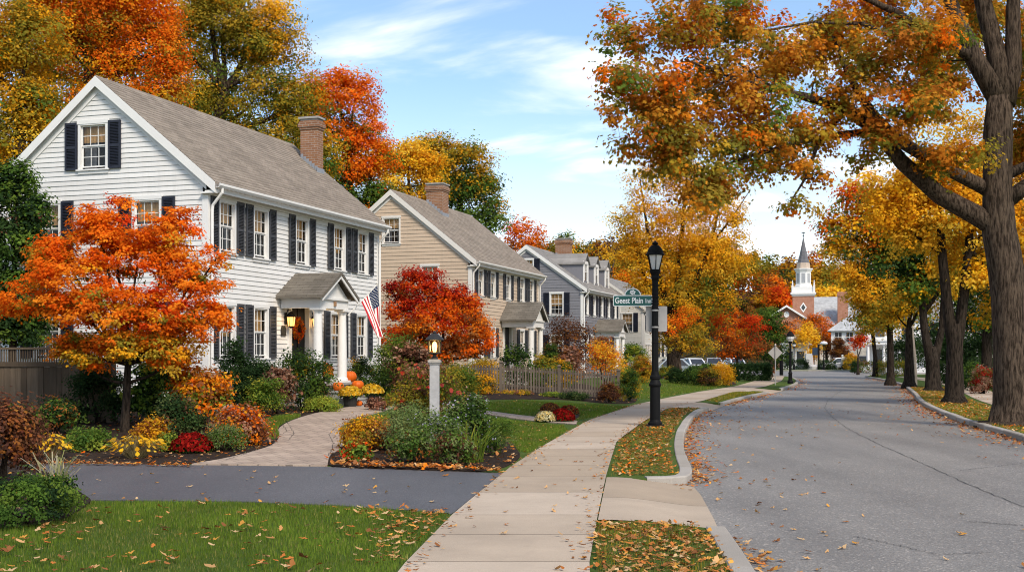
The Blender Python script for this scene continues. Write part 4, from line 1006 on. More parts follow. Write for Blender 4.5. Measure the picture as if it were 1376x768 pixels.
# ------------------------------------------------------------------ things on and round the white house
def HW(O, s, v, z): return (O[0] + .31 * s - .951 * v, O[1] + .951 * s + .31 * v, z)
GLOW = emit('warm_lamp_glass', (1.0, .50, .13), 1.5); BULB = emit('lamp_bulb', (1, .82, .5), 9)
FROST = simple('frosted_lamp_glass', (.62, .60, .58), .3, .4, var=.1, scale=3, bump=0)
def point(name, loc, e, parent=None):
    l = bpy.data.lights.new(name, 'POINT'); l.energy = e; l.color = (1, .68, .32); l.shadow_soft_size = .05
    o = bpy.data.objects.new(name, l); link(o, parent); o.location = loc; return o
for s in (3.62, 5.02):
    m = MB(); m.box(s - .05, s + .05, -.045, -.02, 2.42, 2.72); m.tube([(s, -.04, 2.68), (s, -.1, 2.80), (s, -.19, 2.79), (s, -.19, 2.73)], .012, 6)
    m.lathe([(.03, .14), (.05, .115), (.10, .07), (.135, .03), (.14, .0), (.10, -.005)], 12, (s, -.19, 2.61)); m.lathe([(.085, -.25), (.09, -.235), (.05, -.27), (.02, -.29)][::-1], 12, (s, -.19, 2.61))
    for k in range(6):
        a = k * math.pi / 3; m.tube([(s + .085 * math.cos(a), -.19 + .085 * math.sin(a), 2.37), (s + .115 * math.cos(a), -.19 + .115 * math.sin(a), 2.61)], .007, 4)
    wl = obj('wall_lantern', m, BLACK, white_house)
    g = MB().lathe([(.078, -.235), (.105, -.005)], 12, (s, -.19, 2.61)); obj('lamp_glass', g, GLOW, wl)
    point('lantern_light', HW(H1O, s, -.42, 2.5), 3.0)
m = MB(); m.prism([(3.38, 2.12), (3.62, 2.12), (3.62, 2.32), (3.57, 2.38), (3.43, 2.38), (3.38, 2.32)], -.045, -.022, lambda a, b, d: (a, d, b)); obj('house_plaque', m, simple('bronze_plaque', (.03, .026, .02), .4, .4, .3), white_house)
m = MB().box(4.13, 4.23, -1.19, -1.155, 2.90, 3.02); obj('porch_ornament', m, simple('carved_ornament', (.30, .17, .09), .7), white_house)
# wreath
wr = thing('wreath', 'round wreath of orange autumn leaves on the black front door', 'wreath', HW(H1O, 4.36, .0, 2.32), HROT)
n = 520; a = rng.uniform(0, 6.28, n); rr = .215 + rng.normal(size=n) * .035; pos = np.c_[rr * np.cos(a), -.02 + rng.normal(size=n) * .025, rr * np.sin(a) * 1.05]
obj('leaf_ring', leaf_mesh('leaf_ring', pos, np.c_[np.cos(a) * .4, -np.ones(n), np.sin(a) * .4] + rng.normal(size=(n, 3)) * .5, rng.uniform(.05, .09, n), np.vstack([ORANGE, RUST, REDOR])[rng.integers(0, 10, n)], T_OVAL, LEAF), None, wr)
rg = MB().tube([(.215 * math.cos(t), -.0, .225 * math.sin(t)) for t in np.linspace(0, 6.283, 25)], .02, 6, caps=False); obj('twig_ring', rg, STEMM, wr)

def pumpkin(label, loc, r):
    t = thing('pumpkin', label, 'pumpkin', loc, rng.uniform(0, 6), 'pumpkins on the porch steps'); vs = []; n, k = 44, 14
    for i in range(k + 1):
        ph = -math.pi / 2 + math.pi * i / k
        for j in range(n):
            th = 2 * math.pi * j / n; f = 1 - .085 * abs(math.sin(th * 5.0)) ** -.0 * (1 - abs(math.cos(5 * th))) ** 1.5
            c = math.cos(ph) ** .8 if math.cos(ph) > 0 else 0
            z = .80 * math.sin(ph) - .16 * math.exp(-(c / .3) ** 2) * math.copysign(1, math.sin(ph))
            vs.append((r * c * f * math.cos(th), r * c * f * math.sin(th), r * (z + .70)))
    m = MB().add(vs, [(i * n + j, i * n + (j + 1) % n, (i + 1) * n + (j + 1) % n, (i + 1) * n + j) for i in range(k) for j in range(n)])
    obj('rind', m, TERRA, t, smooth=True)
    s = MB().tube([(0, 0, r * 1.28), (.02 * r, 0, r * 1.5), (.14 * r, .05 * r, r * 1.72)], [r * .17, r * .10, r * .12], 7); obj('stalk', s, STEMM, t)
pumpkin('largest orange pumpkin, beside the right porch column', HW(H1O, 5.2, -1.08, .9), .205)
pumpkin('orange pumpkin on the top step just right of the largest pumpkin', HW(H1O, 5.02, -1.42, .71), .165)
pumpkin('orange pumpkin on the step between the two porch columns', HW(H1O, 3.85, -1.42, .71), .15)
pumpkin('smallest orange pumpkin, at the foot of a yellow chrysanthemum pot', HW(H1O, 3.62, -2.12, .33), .095)

def mum(label, loc, r, palette, pot=True, n=420, name='potted_chrysanthemum', lowg=True, cat='potted flowers', bs=.05, sq=.8, group=None):
    t = thing(name, label, cat, loc, 0, group); hp = r * .95 if pot else r * .12
    if pot:
        m = MB().lathe([(r * .52, 0), (r * .66, hp * .9), (r * .72, hp * .9), (r * .72, hp), (r * .6, hp)], 18); obj('pot', m, POTM, t, smooth=False)
    q = nrmz(rng.normal(size=(n * 2, 3))); q[:, 2] = np.abs(q[:, 2]); base = np.array([0, 0, hp])
    lump = 1 + .06 * np.sin(q[:, 0] * 9) * np.sin(q[:, 1] * 8 + 1) + rng.normal(size=len(q)) * .03
    pos = base + q * np.array([r, r, r * sq]) * lump[:, None]
    k = 700; g = nrmz(rng.normal(size=(k, 3))); g[:, 2] = np.abs(g[:, 2]) - .12
    gp = base + g * np.array([r, r, r * sq]) * rng.uniform(.6, .96, (k, 1))
    obj('foliage', leaf_mesh('foliage', gp, g + rng.normal(size=(k, 3)) * .5, rng.uniform(.04, .08, k), pick(np.vstack([GREEN, DKGREEN]), k), T_RHOMB, LEAF), None, t)
    m2 = q[:, 2] > .06
    pos, q = pos[m2], q[m2]; n2 = len(pos)
    obj('blossoms', leaf_mesh('blossoms', pos, q + rng.normal(size=(n2, 3)) * .3, bs * rng.uniform(.6, 1.25, n2), pick(palette, n2) * rng.uniform(.5, 1.25, (n2, 1)), T_DISC, LEAF), None, t)
    return t
YMUM = pal((.80, .50, .03), (.75, .40, .02), (.85, .60, .10)); OMUM = pal((.75, .22, .015), (.70, .30, .02), (.62, .14, .012)); RMUM = pal((.30, .010, .010), (.38, .02, .012), (.20, .008, .008)); PMUM = pal((.80, .68, .34), (.78, .58, .2), (.85, .78, .5))
mum('yellow chrysanthemum in a dark pot left of the porch steps, small pumpkin at its foot', HW(H1O, 3.36, -2.0, .33), .29, YMUM, group=None)
mum('yellow chrysanthemum in a dark pot at the right end of the porch steps', HW(H1O, 4.72, -1.98, .33), .30, YMUM)
mum('large rust orange chrysanthemum in a pot behind the left porch column', HW(H1O, 4.72, -.5, .9), .30, np.vstack([OMUM, RUST]), n=420)
mum('small bright orange chrysanthemum on the porch floor between the columns', HW(H1O, 3.95, -1.02, .9), .19, OMUM, n=260, sq=.9)

# ------------------------------------------------------------------ flag
tipw, basew = Vector(HW(H1O, 6.1, -1.5, 3.57)), Vector(HW(H1O, 4.95, -1.16, 2.68))
fl = thing('flag', 'red, white and blue striped flag hanging from an angled pole by the porch', 'flag', basew)
ax = tipw - basew
m = MB().tube([(0, 0, 0), tuple(ax)], [.016, .012], 8); m.lathe([(.0, -.0), (.022, .01), (.03, .03), (.02, .05), (.004, .06)], 10, tuple(ax)); obj('pole', m, simple('white_pole', (.6, .58, .54), .4), fl)
RD, WH, BL = simple('flag_red', (.42, .03, .035), .9, .1), simple('flag_white', (.75, .72, .66), .9, .1), simple('flag_blue', (.022, .035, .075), .9, .1)
kx = 32.8 / F
def flagp(u, v):  # u: 0 at the tip .. 1 low end of the hoist, v: 0 hoist .. 1 fly end
    h = ax * (1.0 - .56 * u)
    dn = Vector(((5 + 20 * u) * kx, -.05 - .1 * u, -(66 - 17 * u) * kx))
    side = Vector((.31, .951, 0)); w = .055 * math.sin(9 * u + 3.2 * v) * v + .03 * math.sin(17 * u - 2 * v) * v
    out = Vector((.951, -.31, 0))
    return h + dn * v + out * w + side * (.02 * math.sin(5 * v + 6 * u) * v)
nu, nv = 39, 36; m = MB(); vs = [tuple(flagp(i / nu, j / nv)) for i in range(nu + 1) for j in range(nv + 1)]; fs = []; mi = []
for i in range(nu):
    for j in range(nv):
        fs.append((i * (nv + 1) + j, i * (nv + 1) + j + 1, (i + 1) * (nv + 1) + j + 1, (i + 1) * (nv + 1) + j)); s = i // 3
        mi.append(2 if (i < 21 and j < nv * .40) else (0 if s % 2 == 0 else 1))
m.v = vs; m.f = fs; m.m = mi; cloth = obj('cloth', m, [RD, WH, BL], fl, smooth=True)
sm = MB()
for r_ in range(9):
    for c_ in range(6 if r_ % 2 == 0 else 5):
        u = (r_ + .8) / 9.6 * 21 / 39; v = ((c_ + (.5 if r_ % 2 == 0 else 1.0)) / 6) * .4
        p = flagp(u, v); du = (flagp(u + .01, v) - p).normalized(); dv = (flagp(u, v + .01) - p).normalized(); nn = du.cross(dv).normalized()
        for sg in (-1, 1):
            pts = []
            for q in range(10):
                rad = .020 if q % 2 == 0 else .008; an = q * math.pi / 5; pts.append(tuple(p + nn * sg * .004 + du * rad * math.cos(an) + dv * rad * math.sin(an)))
            sm.add(pts, [tuple(range(10))])
obj('star_field', sm, WH, cloth)

# ------------------------------------------------------------------ street lamp with its signs
lp = thing('street_lamp', 'tall black lamp post with frosted lantern head carrying the green street sign', 'street lamp', (3.24, 26.95, 0))
m = MB(); m.box(-.185, .185, -.185, .185, -.05, .05); m.lathe([(.165, .05), (.165, .09), (.135, .12), (.118, .16), (.115, .9), (.14, .93), (.145, .965), (.12, 1.0), (.10, 1.06), (.118, 1.09), (.12, 1.14), (.095, 1.17), (.085, 1.25)], 24)
obj('base', m, BLACK, lp)
m = MB(); vs = []; n = 32
for z, r in ((1.25, .078), (2.0, .075), (2.72, .072), (3.32, .068)):
    for j in range(n): a = 2 * math.pi * j / n; rr = r * (1 - .07 * (j % 2)); vs.append((rr * math.cos(a), rr * math.sin(a), z))
m.add(vs, [(i * n + j, i * n + (j + 1) % n, (i + 1) * n + (j + 1) % n, (i + 1) * n + j) for i in range(3) for j in range(n)])
for z in (1.9, 2.28, 2.66, 2.84, 3.0, 3.2): m.lathe([(.08, -.012), (.084, -.006), (.084, .006), (.08, .012)], 20, (0, 0, z))
m.lathe([(.07, 3.3), (.095, 3.36), (.085, 3.42), (.12, 3.50), (.125, 3.545), (.10, 3.555)], 20); obj('shaft', m, BLACK, lp)
m = MB()
for j in range(6):
    a = math.pi / 6 + j * math.pi / 3; m.tube([(.105 * math.cos(a), .105 * math.sin(a), 3.54), (.185 * math.cos(a), .185 * math.sin(a), 3.88)], .011, 5)
m.lathe([(.19, 3.875), (.215, 3.88), (.215, 3.905), (.19, 3.925), (.165, 4.0), (.12, 4.07), (.075, 4.105), (.05, 4.115), (.075, 4.135), (.078, 4.15), (.05, 4.165), (.02, 4.19), (.012, 4.21)], 24); obj('lamp_hood', m, BLACK, lp)
g = MB().lathe([(.09, 3.556), (.172, 3.874)], 6, ph=math.pi / 6); obj('lamp_glass', g, FROST, lp)
# street name sign
SGREEN = simple('green_sign_enamel', (.006, .085, .07), .35, .4, var=.08, bump=0); SWHITE = simple('white_sign_paint', (.72, .72, .70), .5, .3, var=.04, bump=0)
def rrect(x0, x1, z0, z1, r, arch=None, n=5):
    p = []
    for cx, cz, a0 in ((x1 - r, z0 + r, -90), (x1 - r, z1 - r, 0)):
        p += [(cx + r * math.cos(R(a0 + 90 * k / n)), cz + r * math.sin(R(a0 + 90 * k / n))) for k in range(n + 1)]
    if arch:
        c, rad, hh = arch; a0 = 0; p += [(c + rad * math.cos(R(t)), z1 + hh * math.sin(R(t))) for t in np.linspace(0, 180, 15)]
    for cx, cz, a0 in ((x0 + r, z1 - r, 90), (x0 + r, z0 + r, 180)):
        p += [(cx + r * math.cos(R(a0 + 90 * k / n)), cz + r * math.sin(R(a0 + 90 * k / n))) for k in range(n + 1)]
    return p
x0, x1, z0, z1 = -.955, -.065, 2.725, 2.975
m = MB().prism(rrect(x0, x1, z0, z1, .03, (-.51, .185, .16)), -.012, .012, lambda a, b, d: (a, d, b)); sg = obj('street_sign', m, SWHITE, lp)
m = MB(); m.prism(rrect(x0 + .018, x1 - .018, z0 + .018, z1 - .018, .02), -.0155, -.013, lambda a, b, d: (a, d, b)); m.prism([(-.51 + .163 * math.cos(R(t)), z1 + .002 + .138 * math.sin(R(t))) for t in np.linspace(0, 180, 17)], -.0155, -.013, lambda a, b, d: (a, d, b)); obj('sign_face', m, SGREEN, sg)
def text_mesh(txt, size, mat_, parent, loc, name='lettering', sx=1.0, rotz=0, bold=.0):
    c = bpy.data.curves.new(name, 'FONT'); c.body = txt; c.size = size; c.align_x = 'CENTER'; c.align_y = 'CENTER'; c.extrude = .0015; c.offset = bold
    o = bpy.data.objects.new(name, c); COL.objects.link(o); bpy.context.view_layer.update()
    me = bpy.data.meshes.new_from_object(o.evaluated_get(bpy.context.evaluated_depsgraph_get())); bpy.data.objects.remove(o); me.materials.clear(); me.materials.append(mat_)
    q = bpy.data.objects.new(name, me); link(q, parent); q.location = loc; q.rotation_euler = (R(90), 0, rotz); q.scale = (sx, 1, 1); return q
text_mesh('Geest Plain', .185, SWHITE, sg, (-.592, -.0175, 2.848), sx=.76, bold=.004)
text_mesh('Inn', .140, SWHITE, sg, (-.158, -.0175, 2.842), sx=.78, bold=.002)
m = MB()
for k in range(6):
    a = k * math.pi / 3 + .3; c = (-.51 + .045 * math.cos(a), 3.04 + .038 * math.sin(a)); m.prism([(c[0] + .024 * math.cos(t), c[1] + .018 * math.sin(t)) for t in np.linspace(0, 6.283, 9)[:-1]], -.0185, -.0165, lambda p, q, d: (p, d, q))
m.prism([(-.51 + .016 * math.cos(t), 3.04 + .014 * math.sin(t)) for t in np.linspace(0, 6.283, 9)[:-1]], -.0185, -.0165, lambda p, q, d: (p, d, q)); obj('emblem', m, SWHITE, sg)
m = MB()
for zz in (2.78, 2.93): m.box(-.075, .0, -.012, .012, zz - .012, zz + .012); m.lathe([(.086, -.016), (.092, -.012), (.092, .012), (.086, .016)], 20, (0, 0, zz))
obj('bracket', m, BLACK, sg)
m = MB().prism(rrect(-.20, .285, 2.155, 2.73, .02), .10, .104, lambda a, b, d: (a, d, b)); sb = obj('sign_back', m, METAL, lp)
m = MB(); m.box(-.1, .1, .074, .0995, 2.62, 2.65); m.box(-.1, .1, .074, .0995, 2.24, 2.27); m.lathe([(.082, -.02), (.082, .02)], 16, (0, 0, 2.635)); m.lathe([(.082, -.02), (.082, .02)], 16, (0, 0, 2.255)); obj('sign_strap', m, METAL, sb)

# ------------------------------------------------------------------ lit garden lantern on a stone post
px_, py_ = -1.43, 22.0; zb = hgt(px_, py_)
pl = thing('post_lantern', 'lit black lantern on a pale stone post in the middle flower bed', 'garden lantern', (px_, py_, zb))
zt = 1.54 - zb
m = MB(); m.box(-.086, .086, -.086, .086, -.2, zt - .09); obj('post', m, simple('speckled_stone_post', (.36, .355, .35), .9, .2, var=.16, scale=9, bump=.5, fine=90), pl)
m = MB(); m.box(-.105, .105, -.105, .105, zt - .089, zt - .06); m.box(-.118, .118, -.118, .118, zt - .06, zt - .015); m.box(-.10, .10, -.10, .10, zt - .015, zt); obj('post_cap', m, STONE, pl)
m = MB(); m.lathe([(.06, 0), (.062, .03), (.035, .05), (.035, .085), (.085, .10), (.122, .11), (.122, .125), (.10, .13)], 16, (0, 0, zt))
for j in range(8): a = j * math.pi / 4; m.tube([(.114 * math.cos(a), .114 * math.sin(a), zt + .12), (.124 * math.cos(a), .124 * math.sin(a), zt + .35)], .006, 4)
m.lathe([(.13, .345), (.17, .35), (.172, .365), (.14, .40), (.095, .44), (.06, .47), (.03, .48), (.035, .495), (.02, .515), (.005, .53)], 20, (0, 0, zt)); lh = obj('lantern', m, simple('dark_bronze', (.03, .028, .026), .45, .4, .3), pl)
g = MB().lathe([(.104, .125), (.108, .125), (.118, .345), (.114, .345)], 16, (0, 0, zt)); g.f = [f for f in g.f if len(f) == 4]; g.m = [0] * len(g.f)
gm = NT('clear_lantern_glass'); tr = gm.new('ShaderNodeBsdfTransparent'); tr.inputs[0].default_value = (1, .80, .50, 1); gl = gm.new('ShaderNodeBsdfGlossy'); gl.inputs['Roughness'].default_value = .05; fr = gm.new('ShaderNodeFresnel'); mx = gm.new('ShaderNodeMixShader'); gm.link(fr.outputs[0], mx.inputs[0]); gm.link(tr.outputs[0], mx.inputs[1]); gm.link(gl.outputs[0], mx.inputs[2]); gm.link(mx.outputs[0], gm.out.inputs[0])
obj('lamp_glass', g, gm.m, pl)
b = MB().lathe([(.02, .13), (.035, .16), (.045, .22), (.045, .27), (.03, .31), (.01, .33)], 14, (0, 0, zt)); obj('bulb', b, emit('garden_bulb', (1, .62, .22), 4.5), pl, smooth=True)
point('garden_light', (px_, py_ - .2, 1.8), 2.0)

# ------------------------------------------------------------------ fences
def privacy_fence(a, b, label, posts):
    a, b = np.array(a), np.array(b); L = np.linalg.norm(b - a); ang = math.atan2(*(b - a)[::-1]); z = hgt(*((a + b) / 2))
    t = thing('wooden_fence', label, 'fence', (a[0], a[1], z), ang); H = 1.78 - z
    for s in posts:
        m = MB(); m.box(s - .07, s + .07, -.07, .07, -.3, H + .10); m.box(s - .095, s + .095, -.095, .095, H + .10, H + .13); m.hexa([(s - .085, -.085, H + .13), (s + .085, -.085, H + .13), (s + .085, .085, H + .13), (s - .085, .085, H + .13)] + [(s - .02, -.02, H + .18), (s + .02, -.02, H + .18), (s + .02, .02, H + .18), (s - .02, .02, H + .18)]); obj('post', m, WOODF, t)
    for s0, s1 in zip(posts[:-1], posts[1:]):
        bd = MB(); x = s0 + .072
        while x < s1 - .075:
            wd = min(rng.uniform(.12, .155), s1 - .072 - x); bd.box(x, x + wd - .005, -.018 + rng.normal() * .004, .004, -.15, H - .40 + rng.normal() * .002); x += wd
        obj('boards', bd, WOODF, t)
    rl = MB()
    for s0, s1 in zip(posts[:-1], posts[1:]):
        rl.box(s0 + .071, s1 - .071, -.045, .02, H - .40, H - .30); rl.box(s0 + .071, s1 - .071, -.045, .02, H - .045, H - .0)
    obj('rail', rl, WOODF, t)
    for s0, s1 in zip(posts[:-1], posts[1:]):
        sp = MB()
        for x in np.arange(s0 + .1, s1 - .08, .055): sp.box(x - .011, x + .011, -.02, .0, H - .30, H - .045)
        obj('spindle_panel', sp, WOODF, t)
privacy_fence((-14.5, 25.55), (-8.1, 24.25), 'tall weathered brown board fence with a spindle top behind the orange maple', [.35, 2.05, 3.82, 5.72, 6.46])
def picket(label, pts):
    pts = [np.array(p) for p in pts]; t = thing('picket_fence', label, 'fence', (*pts[0], hgt(*pts[0]))); o = np.array([*pts[0], hgt(*pts[0])])
    pk, rl = MB(), MB()
    for p in pts:
        z = hgt(*p) - o[2]; x, y = p - o[:2]; m = MB(); m.box(x - .06, x + .06, y - .06, y + .06, z - .3, z + 1.06); m.box(x - .085, x + .085, y - .085, y + .085, z + 1.06, z + 1.09); m.hexa([(x - .07, y - .07, z + 1.09), (x + .07, y - .07, z + 1.09), (x + .07, y + .07, z + 1.09), (x - .07, y + .07, z + 1.09)] + [(x - .015, y - .015, z + 1.13), (x + .015, y - .015, z + 1.13), (x + .015, y + .015, z + 1.13), (x - .015, y + .015, z + 1.13)]); obj('post', m, WOODP, t)
    for p, q in zip(pts[:-1], pts[1:]):
        d = q - p; L = np.linalg.norm(d); d /= L; nn = np.array([-d[1], d[0]]); za, zb = hgt(*p) - o[2], hgt(*q) - o[2]
        for zr in (.22, .80):
            A, B = p + d * .062 - o[:2], q - d * .062 - o[:2]; rl.hexa([(*(A), za + zr), (*(B), zb + zr), (*(B + nn * .04), zb + zr), (*(A + nn * .04), za + zr), (*(A), za + zr + .08), (*(B), zb + zr + .08), (*(B + nn * .04), zb + zr + .08), (*(A + nn * .04), za + zr + .08)])
        s = .11
        while s < L - .09:
            f = s / L; c = p + d * s - o[:2]; z = za * (1 - f) + zb * f; a_, b_ = c - d * .028 - nn * .018, c + d * .028 - nn * .018
            a2, b2 = c - d * .028 - nn * .002, c + d * .028 - nn * .002; h = 1.0 + rng.normal() * .006
            pk.hexa([(*a_, z + .06), (*b_, z + .06), (*b2, z + .06), (*a2, z + .06), (*a_, z + h - .03), (*b_, z + h - .03), (*b2, z + h - .03), (*a2, z + h - .03)]); s += .098
    obj('pickets', pk, WOODP, t); obj('rail', rl, WOODP, t)
picket('low grey wooden picket fence between the front lawn and the tan house', [(-4.8, 43.2), (-2.6, 43.1), (-.4, 43.0), (1.7, 43.0), (3.84, 42.9)])
# ------------------------------------------------------------------ church, hall and the far end of the street
CBRICK = brick_mat('church_brick', (.42, .165, .09), (.34, .13, .075), (.42, .33, .27)); SLATE = shingle('pale_slate', (.42, .43, .44), .6); DSLATE = shingle('spire_slate', (.15, .15, .165), 5); WPAINT = simple('church_white_paint', (.70, .69, .67), .5, var=.03)
cx, cy = P(1079.5, 0, 172)[0], 172.0; CH = R(-14)
ch = thing('church', 'brick church with a white belfry and tall dark steeple at the end of the street', 'church', (cx, cy, 0), CH)
tw = 1.5
m = MB(); m.box(-tw, tw, -tw, tw, -.3, 10.2); obj('tower', m, CBRICK, ch)
m = MB()
for sx in (0,):
    d_ = [(0, .75), (.5, 0), (0, -.75), (-.5, 0)]; m.prism([(a * 1.0, 8.55 + b) for a, b in d_], -tw - .06, -tw - .003, lambda a, b, d: (a, d, b)); 
ow = obj('diamond_window', m, WPAINT, ch); m = MB(); m.prism([(a * .62, 8.55 + b * .62) for a, b in d_], -tw - .075, -tw - .062, lambda a, b, d: (a, d, b)); obj('pane', m, DARKGLASS, ow)
m = MB(); m.box(-1.62, 1.62, -1.62, 1.62, 10.2, 10.45); m.box(-1.78, 1.78, -1.78, 1.78, 10.45, 10.7); m.box(-1.5, 1.5, -1.5, 1.5, 10.7, 11.5)
for sx in (-1, 1):
    for sy in (-1, 1): m.box(sx * 1.5 - .14, sx * 1.5 + .14, sy * 1.5 - .14, sy * 1.5 + .14, 10.71, 11.75); m.lathe([(.06, 0), (.12, .12), (.05, .35), (.09, .45), (.01, .75)], 8, (sx * 1.5, sy * 1.5, 11.75))
obj('parapet', m, WPAINT, ch)
m = MB(); m.lathe([(1.32, 11.5), (1.32, 11.75), (1.14, 11.85), (1.14, 13.75), (1.28, 13.8), (1.28, 13.95), (1.45, 14.05), (1.45, 14.18)], 8, ph=math.pi / 8)
be = obj('belfry', m, WPAINT, ch)
m = MB()
for k in range(8):
    a = k * math.pi / 4; c, s_ = math.cos(a), math.sin(a); r0 = 1.14 * math.cos(math.pi / 8)
    for z in np.arange(12.1, 13.4, .13): m.add([((r0 + .02) * c - q * s_, (r0 + .02) * s_ + q * c, z + e) for q, e in ((-.26, 0), (.26, 0), (.26, .09), (-.26, .09))], [(0, 1, 2, 3)])
obj('louvers', m, simple('grey_louver', (.30, .31, .33), .7), be)
m = MB().lathe([(1.05, 14.18), (.98, 14.9), (.92, 15.0)], 8, ph=math.pi / 8); obj('steeple_base', m, simple('buff_lead', (.45, .36, .28), .7), ch)
m = MB().lathe([(.94, 15.0), (.62, 16.0), (.06, 18.6)], 8, ph=math.pi / 8); st = obj('steeple', m, DSLATE, ch)
m = MB(); m.tube([(0, 0, 18.5), (0, 0, 19.5)], .035, 6); m.lathe([(.02, -.12), (.13, 0), (.02, .12)], 10, (0, 0, 18.95)); m.box(-.25, .25, -.015, .015, 19.3, 19.4); obj('weather_vane', m, BLACK, st)
def gable_block(parent, x0, x1, y0, y1, ze, zr, wallm, roofm, name, along='x', trim=None):
    m = MB(); r = MB()
    if along == 'x':
        yc = (y0 + y1) / 2; m.prism([(y0, -.3), (y1, -.3), (y1, ze), (yc, zr - .05), (y0, ze)], x0, x1, lambda a, b, d: (d, a, b)); mm = (zr - ze) / (y1 - yc)
        for sg in (-1, 1):
            yo = yc + sg * ((y1 - yc) + .35); zo = ze - .35 * mm + .02; r.hexa([(x0 - .3, yo, zo), (x1 + .3, yo, zo), (x1 + .3, yc, zr + .02), (x0 - .3, yc, zr + .02), (x0 - .3, yo, zo + .15), (x1 + .3, yo, zo + .15), (x1 + .3, yc, zr + .17), (x0 - .3, yc, zr + .17)])
    else:
        xc = (x0 + x1) / 2; m.prism([(x0, -.3), (x1, -.3), (x1, ze), (xc, zr - .05), (x0, ze)], y0, y1, lambda a, b, d: (a, d, b)); mm = (zr - ze) / (x1 - xc)
        for sg in (-1, 1):
            xo = xc + sg * ((x1 - xc) + .35); zo = ze - .35 * mm + .02; r.hexa([(xo, y0 - .35, zo), (xc, y0 - .35, zr + .02), (xc, y1, zr + .02), (xo, y1, zo), (xo, y0 - .35, zo + .15), (xc, y0 - .35, zr + .17), (xc, y1, zr + .17), (xo, y1, zo + .15)])
    w_ = obj(name, m, wallm, parent); rr = obj('roof', r, roofm, parent)
    if trim and along == 'y':
        t = MB()
        for sg in (-1, 1):
            xo = xc + sg * ((x1 - xc) + .4); zo = ze - .4 * mm; t.prism([(xo, zo - .08), (xo, zo + .2), (xc, zr + .2), (xc, zr - .1)], y0 - .55, y0 - .352, lambda a, b, d: (a, d, b))
        obj('rake_trim', t, trim, parent)
    return w_
gable_block(ch, -4.5, 0.1, -9, -1.6, 6.9, 8.4, CBRICK, SLATE, 'front_block', 'y', WPAINT)
m = MB().prism([(-2.2 + .36 * math.cos(t), 7.3 + .42 * math.sin(t)) for t in np.linspace(0, 6.283, 17)[:-1]], -9.08, -9.005, lambda a, b, d: (a, d, b)); obj('round_window', m, WPAINT, ch)
gable_block(ch, 1.6, 24, 0, 12, 5.6, 10.2, simple('nave_stucco', (.55, .52, .47), .8), SLATE, 'nave', 'x')
cc = P(1135, 0, 166); cch = MB(); lx = 5.5; cch.box(lx - .72, lx + .72, .2, 1.6, -.3, 10.2); cch.box(lx - .82, lx + .82, .1, 1.7, 10.2, 10.55); cch.box(lx - .72, lx + .72, .2, 1.6, 10.55, 10.8); obj('chimney', cch, CBRICK, ch)

hx = P(1117, 0, 148)[0]
hall = thing('hall', 'stone hall with a hipped grey roof and a row of white windows beside the church', 'building', (hx, 148, 0), R(-16))
m = MB(); m.box(0, 13, 0, 9, -.3, 3.2); obj('wall', m, simple('fieldstone', (.42, .38, .33), .9, .1, var=.3, scale=2.2, bump=.8, fine=9), hall)
m = MB(); m.box(-.02, 13.02, -.02, 9, 3.2, 4.75); obj('upper_wall', m, WPAINT, hall)
m = MB(); o = .5; m.add([(-o, -o, 4.7), (13 + o, -o, 4.7), (13 + o, 9 + o, 4.7), (-o, 9 + o, 4.7), (3.6, 4.5, 7.9), (9.4, 4.5, 7.9)], [(0, 1, 5, 4), (1, 2, 5), (2, 3, 4, 5), (3, 0, 4), (3, 2, 1, 0)]); obj('roof', m, SLATE, hall)
for k in range(9):
    x = .45 + k * 1.35; w_ = MB().box(x, x + .8, -.07, -.025, 3.35, 4.5); wo = obj('window', w_, DARKGLASS, hall)
    s_ = MB(); s_.box(x - .06, x, -.1, -.026, 3.3, 4.55); s_.box(x + .8, x + .86, -.1, -.026, 3.3, 4.55); s_.box(x + .38, x + .42, -.09, -.072, 3.35, 4.5); s_.box(x, x + .8, -.09, -.072, 3.9, 3.95); obj('sash', s_, WPAINT, wo)
for k in range(4):
    x = 1.2 + k * 3; obj('window', MB().box(x, x + 1.0, -.06, -.003, .9, 2.3), DARKGLASS, hall)

wx = P(1163, 0, 122)[0]
col_h = thing('columned_house', 'white house with a columned porch glimpsed under the yellow street trees', 'house', (wx, 122, 0), R(-19))
m = MB(); m.box(0, 14, 2.2, 10, -.3, 5.6); obj('wall', m, SW, col_h)
m = MB(); m.add([(-.5, 1.7, 5.55), (14.5, 1.7, 5.55), (14.5, 10.5, 5.55), (-.5, 10.5, 5.55), (4, 6, 8.2), (10, 6, 8.2)], [(0, 1, 5, 4), (1, 2, 5), (2, 3, 4, 5), (3, 0, 4), (3, 2, 1, 0)]); obj('roof', m, SHG3, col_h)
m = MB(); m.box(-.2, 8.2, -.1, 2.19, 2.75, 3.1); m.box(-.3, 8.3, -.2, 2.19, 3.1, 3.25); m.box(-.2, 8.2, -.1, 2.19, -.2, .45); po = obj('porch', m, WPAINT, col_h)
for k in range(6): column(po, .25 + k * 1.54, .15, .45, 2.75, .15, WPAINT)
for k in range(5): obj('window', MB().box(.9 + k * 2.6, 1.8 + k * 2.6, 2.15, 2.195, 3.6, 5.0), DARKGLASS, col_h); obj('window', MB().box(.9 + k * 2.6, 1.8 + k * 2.6, 2.15, 2.195, .8, 2.3), DARKGLASS, col_h)
